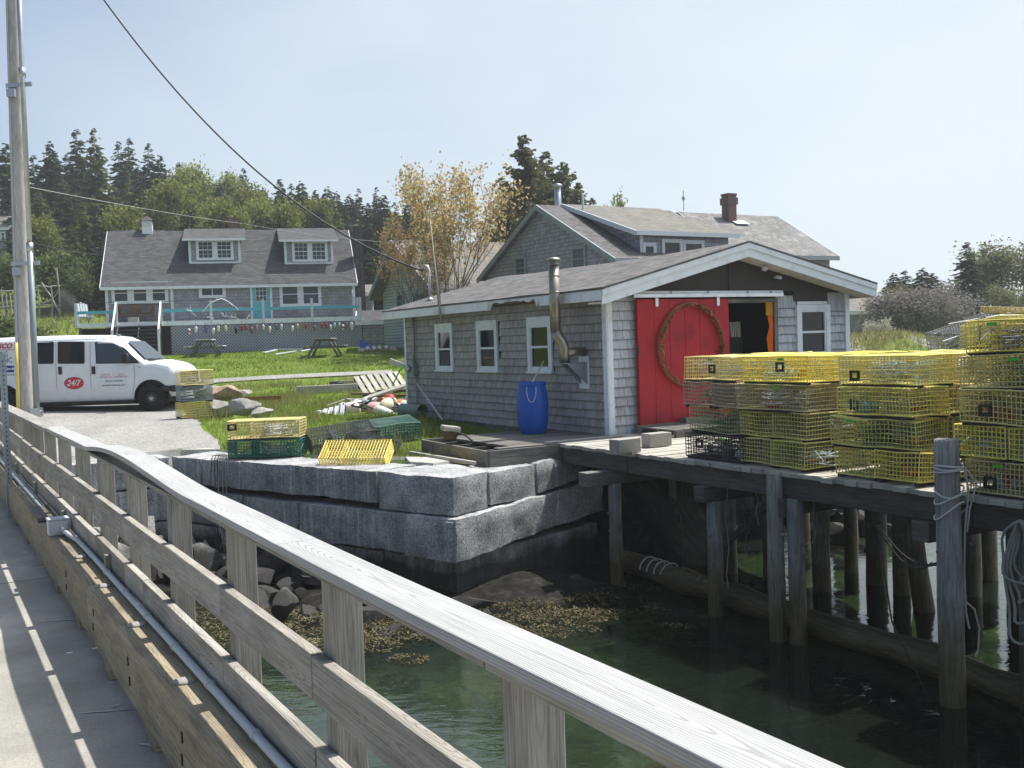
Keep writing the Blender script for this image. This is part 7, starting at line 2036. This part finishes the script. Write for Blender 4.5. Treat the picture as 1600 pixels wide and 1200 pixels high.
woods = [
 ('spruce0', 8, 225, 88, .95), ('spruce1', 52, 244, 92, .9), ('spruce2', 78, 222, 91, .85), ('spruce3', 103, 243, 97, .9), ('spruce1', 119, 204, 96, .95), ('larch', 146, 202, 84, .78),
 ('spruce3', 185, 222, 95, .9), ('spruce1', 201, 217, 99, .85), ('spruce3', 232, 225, 95, .9), ('spruce0', 249, 244, 90, .9), ('spruce1', 279, 255, 96, .8), ('spruce1', 380, 264, 100, .85), ('spruce2', 342, 290, 80, .95),
 ('spruce0', 437, 281, 86, .95), ('spruce3', 455, 288, 90, 1), ('spruce2', 470, 284, 89, .95), ('spruce2', 511, 293, 82, 1.0), ('spruce0', 535, 318, 80, 1.1), ('pine', 560, 296, 92, .95), ('pine', 588, 294, 94, .95), ('pine', 616, 318, 86, 1.0),
 ('spruce2', 62, 318, 80, 1.3), ('spruce0', 30, 300, 85, 1.2), ('spruce2', 215, 296, 79, 1.2), ('spruce0', 168, 300, 80, 1.2), ('spruce2', 300, 322, 78, 1.1), ('spruce0', 250, 300, 84, 1.2), ('spruce3', 10, 290, 92, 1.2), ('spruce2', 100, 300, 86, 1.3),
 ('spring0', 270, 291, 78, .8), ('spring1', 311, 268, 96, .85), ('spring0', 345, 276, 98, .85), ('spring1', 400, 298, 82, .85), ('spring0', 423, 318, 79, .9), ('spring1', 456, 325, 76, .7), ('spring0', 240, 322, 76, .75), ('larch', 380, 312, 78, .9),
 ('larch', 130, 322, 74, 1.05), ('larch', 112, 352, 70, 1.1), ('spruce2', 590, 336, 73, 1.3), ('spruce0', 574, 345, 70, 1.2), ('spruce2', 618, 350, 72, 1.3), ('spruce2', 560, 350, 76, 1.3), ('spruce0', 640, 345, 78, 1.3), ('spruce2', 500, 325, 76, 1.3), ('spruce0', 470, 320, 80, 1.3), ('spruce3', 150, 340, 70, 1.2), ('spruce2', 200, 330, 74, 1.3), ('spruce0', 600, 400, 64, 1.3), ('spruce2', 575, 395, 66, 1.2), ('spruce2', 545, 380, 74, 1.3),
 ('larch', 60, 300, 78, 1.1), ('spruce2', 545, 305, 90, 1.1), ('spruce0', 600, 306, 88, 1.1), ('spruce2', 636, 318, 84, 1.1), ('spruce0', 493, 298, 92, 1.0), ('spruce2', 655, 325, 90, 1.1), ('spruce0', 575, 318, 84, 1.1), ('spruce2', 525, 300, 96, 1.0), ('larch', 200, 285, 82, 1.0), ('spring0', 180, 330, 72, .9), ('larch', 300, 300, 84, 1.0), ('spring1', 60, 350, 70, .9), ('larch', 345, 310, 76, 1.0), ('spring0', 490, 318, 78, .8), ('larch', 530, 335, 76, 1.0), ('spring1', 365, 320, 74, .8), ('larch', 435, 310, 82, 1.0), ('spruce0', 140, 265, 92, 1.1), ('spruce2', 90, 268, 94, 1.1), ('spruce2', 40, 270, 94, 1.1), ('spruce0', 215, 262, 97, 1.1), ('spruce2', 262, 280, 97, 1.1), ('spruce2', 410, 295, 94, 1.1), ('spruce2', 330, 330, 76, 1.3), ('spruce0', 420, 340, 74, 1.3), ('spruce2', 660, 330, 80, 1.2), ('spruce2', 138, 372, 68, 1.0), ('spruce2', 160, 380, 66, 1.0)]
kn = {'spruce_tree': 'dark spruce', 'larch_tree': 'pale green feathery larch', 'pine_tree': 'open-crowned pine', 'birch_tree': 'light green leafing birch'}
def place_words(px):
    for lim, w_ in ((60, 'beside the utility pole'), (130, 'between the pole and the cottage'), (210, 'behind the cottage gable beyond the cupola'), (300, 'over the first dormer'), (400, 'behind the middle of the cottage roof'), (530, 'over the second dormer'), (600, 'behind the dark chimney'), (999, 'beside the maple')):
        if px < lim: return w_
seen_lab = {}
def uniq(base):
    seen_lab[base] = seen_lab.get(base, 0) + 1
    k = seen_lab[base]
    return base if k == 1 else base + f", {ords[k - 1]} one further in"
hs = {}
for key, px, top_, D, wf in woods:
    nm = TR[key][3]; s_ = 'tallest' if top_ < 215 else 'tall' if top_ < 260 else 'middling' if top_ < 305 else 'low'
    tree(key, px, top_, D, wf * (1.18 if key.startswith('spruce') else 1.0), uniq(f"{s_} {kn[nm]} {place_words(px)}"), FG)
tree('shrub', 96, 394, 66, .95, 'bright green young tree on the slope beside the garden arbor', FG)
tree('shrub', 118, 420, 65, .7, 'smaller bright green shrub next to the young tree by the arbor', FG)
tree('bare0', 100, 450, 63, .6, 'brown bare bush under the bright green young tree', FG)
tree('shrub', 10, 402, 72, 1.1, 'broad green bush below the hill house', FG)
for px, t_, lab in ((5, 500, 'grey-green scrub behind the van roof beside the pole'), (20, 505, 'low scrub just beyond the van roof')): tree('shrub', px, t_, 44, 1.0, lab, FG)
tree('maple', 694, 240, 45, .95, 'bronze leafing maple with many stems between the cottage and the shed', 'trees around the houses')
tree('maple', 648, 335, 47, .8, 'smaller bronze maple leaning over the green house', 'trees around the houses')
CG = 'dark cedars behind the grey house'
for key, px, t_, D, wf, lab in (('cedar', 818, 214, 58, .9, 'tallest dark cedar left of the flue'.replace('left of', 'before')), ('cedar2', 852, 240, 62, .95, 'dark cedar just behind the flue of the grey house'), ('cedar', 880, 256, 62, .9, 'dark cedar between the flue and the roof vent'), ('cedar2', 903, 288, 60, .7, 'low cedar beyond the roof vent of the grey house'), ('cedar', 790, 305, 56, .95, 'broad cedar beside the maple'), ('cedar2', 775, 360, 54, 1.2, 'low broad cedar under the maple by the grey house gable'), ('cedar', 925, 312, 64, .8, 'lowest cedar peeping over the grey house roof'), ('spring0', 958, 318, 72, .35, 'small light treetop showing over the dormer roof')):
    tree(key, px, t_, D, wf, lab, CG)
RG = 'trees across the water'
for key, px, t_, D, wf, lab in (('spruce2', 1397, 428, 66, 1.7, 'small pointed spruce over the bay house'), ('spruce1', 1414, 424, 68, 1.9, 'slim spruce next to the pointed one'), ('spruce2', 1441, 420, 66, 1.8, 'dark twin-topped spruce in the middle of the far thicket'), ('spruce0', 1458, 428, 68, 2.0, 'rounded dark spruce beside the twin-topped one'),
    ('spruce3', 1511, 380, 62, 1.5, 'tall ragged spruce with layered boughs across the water'), ('spruce3', 1500, 440, 64, 1.7, 'shorter ragged spruce under the tall layered one'), ('olive0', 1556, 382, 66, 1.2, 'tall budding alder just beyond the ragged spruce'), ('olive1', 1598, 390, 67, 1.2, 'wide budding alder at the edge of the picture'), ('olive0', 1635, 392, 66, .9, 'outermost budding alder across the water'),
    ('olive1', 1570, 448, 60, .9, 'low olive-green alder in front of the tall ones'), ('olive0', 1605, 455, 58, .9, 'low alder above the tallest trap stack'), ('olive0', 1408, 446, 58, 1.1, 'yellowish budding alder in the far thicket'), ('bare0', 1372, 462, 57, 1.3, 'grey bare thicket tree beside the bay house'), ('bare1', 1396, 455, 56, 1.2, 'grey-brown bare tree behind the blossom shrub'), ('bare0', 1436, 446, 55, 1.3, 'purplish bare tree in the middle of the far thicket'), ('bare1', 1462, 444, 56, 1.4, 'broad bare tree with fine grey twigs'), ('bare0', 1490, 456, 57, 1.3, 'bare tree under the tall ragged spruce'),
    ('blossom', 1374, 497, 52, .8, 'white blossoming shrub below the bare trees'), ('bare1', 1355, 492, 56, .8, 'bare shrub against the wall of the bay house'), ('cedar', 1392, 500, 58, 1.8, 'dark low undergrowth tree behind the blossom shrub'), ('cedar2', 1430, 500, 58, 1.9, 'dark low undergrowth tree in mid thicket'), ('cedar', 1470, 500, 59, 1.9, 'dark low undergrowth tree under the bare trees'), ('cedar2', 1515, 490, 60, 1.8, 'dark low undergrowth tree at the foot of the ragged spruce'), ('cedar', 1560, 490, 61, 1.9, 'dark low undergrowth tree behind the trap stack')):
    tree(key, px, t_, D, wf, lab, RG)

# ------------------------------------------------------------------ grass
def grass(name, pts, hmin, hmax, wid, mat, label):
    P = np.array(pts); n = len(P); g = np.random.default_rng(5); z = height(P[:, 0], P[:, 1])
    th = g.uniform(0, 6.283, n); h = g.uniform(hmin, hmax, n) * (.7 + .6 * g.random(n)); ln = g.normal(0, .35, (n, 2)) * h[:, None]
    sx = np.cos(th) * wid * (.6 + .8 * g.random(n)); sy = np.sin(th) * wid * (.6 + .8 * g.random(n))
    v = np.zeros((n, 3, 3)); v[:, 0] = np.stack([P[:, 0] - sx, P[:, 1] - sy, z - .03], 1); v[:, 1] = np.stack([P[:, 0] + sx, P[:, 1] + sy, z - .03], 1); v[:, 2] = np.stack([P[:, 0] + ln[:, 0], P[:, 1] + ln[:, 1], z + h], 1)
    o = raw_mesh(name, v.reshape(-1, 3), np.arange(3 * n).reshape(n, 3), mat, False, g.random(n)); return tag(o, label, 'grass', None, 'stuff')
def in_poly(x, y, poly):
    c = False; j = len(poly) - 1
    for i in range(len(poly)):
        if (poly[i][1] > y) != (poly[j][1] > y) and x < (poly[j][0] - poly[i][0]) * (y - poly[i][1]) / (poly[j][1] - poly[i][1]) + poly[i][0]: c = not c
        j = i
    return c
CLEAR = []
for px_, py_, D_2, r_2 in ((590, 636, 24.9, 1.5), (560, 636, 24.9, 1.0), (615, 632, 25.2, 1.2)):
    q_ = PD(px_, py_, D_2); CLEAR.append((q_.x, q_.y, r_2))
for px_, py_ in ((338, 652), (377, 657), (411, 656), (345, 640)):
    q_ = GZ(px_, py_, 0); CLEAR.append((q_.x, q_.y, .5))
lotp = [(p.x, p.y) for p in lot]
pc = np.array([(p.x, p.y) for p in cv])
def scatter(n, x0, x1, y0, y1, pow_=1.0, clumpy=.0, edge=-.75):
    out = []
    g = random.Random(int(n + x0))
    while len(out) < n:
        x = g.uniform(x0, x1); y = y0 + (y1 - y0) * g.random() ** pow_
        l = LT(Vector((x, y, 0)))
        if float(edge_dist(np.array([l.x]), np.array([l.y]))[0]) > edge: continue
        if in_poly(x, y, lotp): continue
        if 9.4 < l.x < 15.4 and 13.3 < l.y < 21.6: continue
        if 7.0 < l.x < 9.7 and l.y < 15.5: continue
        if np.min(np.hypot(pc[:, 0] - x, pc[:, 1] - y)) < .72: continue
        if clumpy and mnoise.noise((x * .7, y * .7, 4)) < clumpy: continue
        if any((x - q_[0]) ** 2 + (y - q_[1]) ** 2 < q_[2] for q_ in CLEAR): continue
        out.append((x, y))
    return out
grass('grass', scatter(64000, -22, 3, 27, 53, 1.0), .03, .10, .016, M['grassblade'], 'bright green lawn grass below the cottage')
grass('long_grass', scatter(34000, -12, 3.5, 15.5, 31, .8), .05, .17, .007, M['grassblade'], 'long green grass between the sea wall and the shed')
grass('dry_grass', scatter(9000, -12, 2.5, 16, 34, .8, .12), .12, .38, .007, M['drygrass'], 'dry straw-coloured grass tufts among the boulders')
grass('meadow_grass', scatter(14000, -48, -18, 50, 66, 1.0), .15, .5, .035, M['drygrass'], 'rough meadow grass on the slope beside the cottage')
grass('knoll_grass', scatter(14000, 8.5, 18, 26, 45, 1.0, 0, .1), .08, .26, .018, M['drygrass'], 'dense dry grass on the knoll between the shed and the thicket')
grass('far_grass', scatter(22000, 8, 24, 28, 52, 1.0), .1, .3, .025, M['drygrass'], 'rough dry grass on the knoll beyond the shed')
# ------------------------------------------------------------------ lawn clutter
def picnic(px, py, rot, label, top, sc=1.0):
    p = GT(px, py); e = thing('picnic_table', label, 'picnic table', p, rot); e.scale = (sc,) * 3
    m = MB()
    for k in range(5): m.box(-.9, .9, -.38 + .152 * k, -.38 + .152 * k + .145, .72, .76)
    m.build('tabletop', M[top], e)
    for s in (-1, 1):
        m = MB(); m.box(-.9, .9, s * .72 - .13, s * .72 + .13, .42, .46); m.build('bench_seat', M[top], e)
    for x in (-.6, .6):
        m = MB(); m.bar((x, -.62, 0), (x, -.22, .72), .07, .2, (1, 0, 0)); m.bar((x, .62, 0), (x, .22, .72), .07, .2, (1, 0, 0)); m.bar((x, -.8, .39), (x, .8, .39), .05, .12); m.bar((x, -.36, .69), (x, .36, .69), .05, .1); m.build('leg_frame', M['greywood'], e)
    return e
picnic(322, 556, R(100), 'weathered white and green picnic table on the lawn nearest the stairs', 'palewhite', 1.05)
picnic(508, 557, R(92), 'grey wooden picnic table on the lawn in front of the lattice', 'palewood', 1.1)
def plank(pa, pb, w, h, mat, label, name='plank', cat='plank', up=(0, 0, 1), group=None):
    a, b = Vector(pa), Vector(pb); m = MB(); m.bar(Vector((0, 0, 0)), b - a, w, h, up); return tag(m.build(name, M[mat], None, bevel=.006, loc=a), label, cat, group)
def gt(px, py, dz=0.0): p = GT(px, py); p.z += dz; return p
def LBG(): return 'lumber lying in the grass behind the shed'
a, b = gt(464, 617, .12), gt(568, 612, .12); plank(a, b, .24, .26, 'palewood', 'long pale squared beam lying in the grass', 'beam', 'beam', group=LBG())
a, b = gt(522, 603, .1), gt(570, 601, .1); plank(a, b, .1, .12, 'palewood', 'shorter pale beam lying behind the long one', 'beam', 'beam', group=LBG())
m = MB(); m.box(-.12, .12, -.1, .1, 0, .2); m.box(.02, .3, -.05, .12, .0, .14); tag(m.build('wood_scrap', M['darkwood'], None, loc=gt(522, 606), rotz=.4), 'dark scrap of wood at the end of the shorter beam', 'scrap wood')
a = PD(572, 622, 25.5); b = PD(640, 600, 24.8); plank(a, b, .05, .20, 'palewood', 'long pale plank leaning over the buoys against the shed corner', up=(0, 1, .3), group=LBG())
# pallet propped up on the heap
pal = thing('wooden_pallet', 'pale slatted wooden pallet leaning behind the heap of buoys', 'pallet', PD(604, 616, 27.0), .38, None, (R(24), R(-4)))
for k in range(7):
    m = MB(); m.box(-.62 + .185 * k, -.62 + .185 * k + .13, 0, 1.05, .09, .11); m.build('slat', M['palewood'], pal)
for y in (.02, .5, .98):
    m = MB(); m.box(-.62, .64, y - .02, y + .05, 0, .089); m.build('stringer', M['darkwood'], pal)
m = MB(); 
for k in range(4): m.obox((random.uniform(-.5, .5), random.uniform(-.1, .1), .08 + .07 * k), (1.2, .14, .05), Matrix.Rotation(random.uniform(-.4, .4), 3, 'Z'))
tag(m.build('scrap_lumber', M['brownwood'], None, loc=PD(598, 622, 26.2) + Vector((0, 0, -.1))), 'heap of brown scrap boards under the leaning plank', 'lumber', None, None)
bz = [(536, 634, 'white', None, 1.5, .3), (544, 636, 'black', None, 1.4, 1.2), (560, 636, 'palepink', None, 2.6, .9), (573, 642, 'pink', 'white', 2.4, 2.2), (584, 646, 'white', None, 1.7, 1.5), (578, 630, 'teal', 'white', 1.6, .4), (587, 629, 'orange', None, 1.6, 1.9), (597, 634, 'cream', None, 1.9, 2.5), (599, 642, 'cream', None, 2.1, 2.9), (610, 626, 'red', None, 2.0, .2), (617, 631, 'orange', 'red', 1.7, 2.1), (610, 639, 'green', None, 1.3, 1.0), (622, 637, 'palepink', None, 2.0, .6), (628, 643, 'teal', 'white', 1.9, 2.7), (632, 634, 'white', None, 1.8, .1), (567, 628, 'white', None, 1.4, 2.6), (551, 628, 'palepink', None, 1.4, 2.0)]
bn_ = ['small white buoy at the outer end of the heap by the shed', 'black buoy beside the white one in the heap', 'fat pale pink buoy in the heap by the shed', 'striped pink buoy lying low in the heap', 'white egg-shaped buoy at the front of the heap', 'teal and white buoy at the back of the heap', 'orange buoy next to the teal one in the heap', 'cream buoy on top of the heap', 'dirty cream buoy under the other cream one', 'red buoy under the leaning plank', 'orange and red buoy beside the shed corner', 'small green buoy in the middle of the heap', 'long pale pink buoy near the shed corner board', 'teal and white buoy touching the shed corner', 'white buoy tucked against the shed wall', 'small white buoy just under the plank end', 'little pale pink buoy behind the black one']
for (px, py, c, bd_, s_, an), lb_ in zip(bz, bn_):
    p = PD(px, py, 24.6 + (640 - py) * .06); p.z = max(p.z, hz(p.x, p.y) + .12)
    buoy(p, (R(80) + random.uniform(-.3, .3), random.uniform(-.4, .4), an + math.pi * (an > 1.4)), c, bd_, lb_, 'buoys heaped beside the shed corner', s_ * .95)
m = MB(); m.tube([(random.uniform(-.6, .6) + .05 * k, random.uniform(-.3, .3), .1 + .15 * abs(math.sin(k * 1.3))) for k in range(24)], .012, 5); tag(m.build('tangled_rope', M['ropelight'], None, loc=PD(548, 632, 25.6) + Vector((0, 0, -.1))), 'tangle of pale rope beside the black buoy', 'rope')
m = MB(); m.tube([(0, 0, 0), (.2, .1, .4), (.5, .1, .62), (.9, .1, .66), (1.1, .1, .6)], .018, 6); tag(m.build('green_hose', M['b_green'], None, loc=PD(613, 603, 25.5)), 'dark green hose arching in front of the pallet', 'hose')
# rusty frame, culvert, oar, yellow pole at the wall, bucket
p = gt(408, 640, .05); m = MB(); m.box(-.62, .55, -.02, .02, .2, .3)
for k in range(7): m.bar((-.6 + .18 * k, 0, .2), (-.6 + .18 * k, -.1, -.0), .02, .02)
tag(m.build('rusty_frame', M['rust'], None, loc=p, rotz=.1), 'rusty iron frame lying in the grass behind the boulders', 'iron frame')
M['culvert'] = plain('grey_green_plastic', (.16, .22, .2), .6, 0, .3); M['iron'] = plain('old_iron', (.07, .052, .042), .8, .1, .3, .3, 14, .3)
p = W(9.2, 20.1, .05); m = MB(); m.tube([(0, .45, .12), (0, -.4, .12)], .14, 20, caps=False); m.tube([(0, -.4, .12), (0, .45, .12)], .13, 20, caps=False)
tag(m.build('culvert_pipe', M['culvert'], None, True, loc=p, rotz=PHI + .1), 'short grey-green culvert pipe lying against the shed wall', 'pipe')
a = W(9.55, 20.6, .72); b = W(9.0, 18.3, .08); m = MB(); m.tube([(0, 0, 0), b - a], .016, 6); tag(m.build('leaning_pole', M['ropelight'], None, loc=a), 'thin grey pole leaning on the shed wall over the culvert pipe', 'pole')
a, b = GZ(640, 712, -.2), GZ(742, 729, -.2); plank(a + Vector((0, 0, .05)), b + Vector((0, 0, .05)), .06, .05, 'b_yellow' if False else 'palewood', 'pale stick lying along the top of the granite wall')
m = MB(); m.bar((0, 0, .03), (b - a) * .72 + Vector((0, 0, .03)), .16, .03); tag(m.build('yellow_board', M['trapbright'], None, loc=a.lerp(b, .22) + Vector((0, .12, 0))), 'bright yellow board lying behind the pale stick on the granite wall', 'board')
p = GZ(702, 690, .06) + Vector((0, .1, 0)); bk = MB(); bk.lathe([(.10, 0), (.13, .02), (.165, .14), (.185, .16)], 18)
bkt = bk.build('cast_iron_pot', M['iron'], None, True, loc=p + Vector((0, 0, .02)))
bkt.scale = (.78,) * 3; bkt.rotation_euler = (.0, .15, .3); tag(bkt, 'brown metal pot under a grey lid on the platform corner', 'pot')
m = MB(); m.box(-.19, .17, -.16, .16, .165, .28); m.build('lid', M['block'], bkt, bevel=.03)
m = MB(); m.tube([(.15, 0, .16), (.3, -.05, .12), (.46, -.06, .02)], .018, 6); m.build('handle', M['iron'], bkt)
# pallet on the dock under the red door
dp = thing('dock_pallet', 'low grey pallet lying on the dock in front of the red door', 'pallet', W(10.5, 12.7, .028), PHI)
for k in range(6): m = MB(); m.box(-.5 + .17 * k, -.37 + .17 * k, -.45, .45, .1, .12); m.build('slat', M['greywood'], dp)
for y in (-.42, 0, .42): m = MB(); m.box(-.5, .5, y - .03, y + .03, 0, .099); m.build('stringer', M['darkwood'], dp)
m = MB(); m.box(-.5, .5, -.06, .06, 0, .12); tag(m.build('timber_sill', M['greywood'], None, loc=W(10.55, 13.32, .03), rotz=PHI), 'grey timber lying along the foot of the red door', 'timber')
m = MB(); m.box(-.33, .33, -.08, .08, 0, .2); tag(m.build('timber_block', M['greywood'], None, loc=W(11.25, 13.2, .03), rotz=PHI), 'square grey timber block beside the sill of the red door', 'timber')
# litter on the lawn
m = MB(); m.quad((-.3, 0, 0), (.1, -.1, .05), (.12, 0, .3), (-.34, .2, .5)); m.quad((.0, -.1, .02), (.5, 0, .05), (.55, .1, .22), (.1, .1, .16)); tag(m.build('blue_tarp', M['b_blue'] if False else M['blue'], None, loc=gt(572, 546)), 'crumpled blue tarp beside the cottage lean-to', 'tarp')
m = MB()
for k in range(6): m.obox((-.5 + .3 * k, random.uniform(-.2, .2), .1), (.3, .2, .15), Matrix.Rotation(random.random() * 3, 3, (random.random(), 1, 1)))
tag(m.build('orange_debris', M['b_palepink'], None, loc=gt(582, 549)), 'pinkish orange debris on the grass by the lean-to', 'debris')
for i, (pa, pb, lab) in enumerate((((398, 548), (480, 549), 'long white board lying in the grass behind the picnic tables'), ((412, 553), (432, 550), 'short white board nearest the white picnic table'), ((430, 556), (462, 552), 'grey-white board tilted in the grass beside the long white one'), ((470, 551), (486, 549), 'white board end just before the grey picnic table'))):
    plank(gt(*pa, .06), gt(*pb, .1), .14, .05, 'palewhite', lab, 'board', 'board', group='white boards on the lawn')
m = MB(); m.obox((0, 0, .12), (.6, .3, .2), Matrix.Rotation(.4, 3, 'Y')); m.obox((.35, .1, .2), (.5, .05, .3), Matrix.Rotation(-.7, 3, 'Y')); tag(m.build('broken_crate', M['palewood'], None, loc=gt(620, 573)), 'broken pale crate in the lawn near the shed corner', 'crate')
m = MB()
for k in range(5): m.obox((-.3 + .14 * k, 0, .05), (.1, .35, .05), Matrix.Rotation(.2 * k, 3, 'X'))
tag(m.build('striped_mat', M['palewhite'], None, loc=gt(518, 648, .03)), 'small pale striped scrap in the dry grass before the buoys', 'scrap')
# driftwood arbor on the slope
ab = thing('driftwood_arbor', 'rough arbor of bare driftwood poles on the grassy slope beside the pole', 'arbor', gt(70, 496))
B0 = ab.location
def AP(px, py, dy=0): return PD(px, py, B0.y + dy) - B0
for (p, q, r_) in (((58, 445), (61, 496), .06), ((88, 418), (94, 498), .06), ((80, 447), (81, 500), .05), ((57, 447), (80, 449), .05), ((78, 448), (94, 447), .05), ((65, 442), (93, 489), .05), ((58, 477), (97, 478), .05), ((92, 452), (82, 467), .04), ((82, 467), (66, 474), .04), ((85, 478), (95, 490), .04)):
    m = MB(); a, b = AP(*p), AP(*q); m.tube([a, a.lerp(b, .5) + Vector((.05, .05, .03)), b], [r_, r_ * .9, r_ * .8], 6); m.build('pole', M['palewood'], ab)
fe = thing('garden_fence', 'thin stick garden fence at the left of the slope'.replace('at the left of', 'standing on'), 'fence', gt(8, 500))
B1 = fe.location
for px, py in ((2, 452), (9, 456), (16, 463)):
    m = MB(); a = PD(px, py, B1.y) - B1; m.tube([a, Vector((a.x + .1, 0, -.2))], .045, 5); m.build('post', M['palewood'], fe)
m = MB(); a, b = PD(0, 455, B1.y) - B1, PD(24, 454, B1.y) - B1; m.tube([a, b], .03, 5); a, b = PD(0, 480, B1.y) - B1, PD(24, 478, B1.y) - B1; m.tube([a, b], .03, 5); m.build('rail', M['palewood'], fe)
m = MB(); m.lathe([(.0, 0), (.25, .02), (.27, .5), (.1, .6)], 12); tag(m.build('black_pot', M['black'], None, loc=gt(91, 489)), 'black pot beside the driftwood arbor', 'pot')
# far shore: a low wooded rise closing the view across the water
m = MB()

# ------------------------------------------------------------------ thin sea haze over the whole place
m = MB(); m.box(-128, 168, -38, 198, -4.8, 33)
hv = NT('sea_haze'); pv = hv.n('ShaderNodeVolumePrincipled'); pv.inputs['Color'].default_value = (.9, .93, .97, 1); pv.inputs['Density'].default_value = .0008; pv.inputs['Anisotropy'].default_value = .25
hv.link(pv.outputs[0], hv.out.inputs['Volume'])
hz_o = m.build('haze', hv.mat, None, rotz=PHI); tag(hz_o, 'thin pale sea haze in the air over the harbour', 'haze', None, 'stuff')
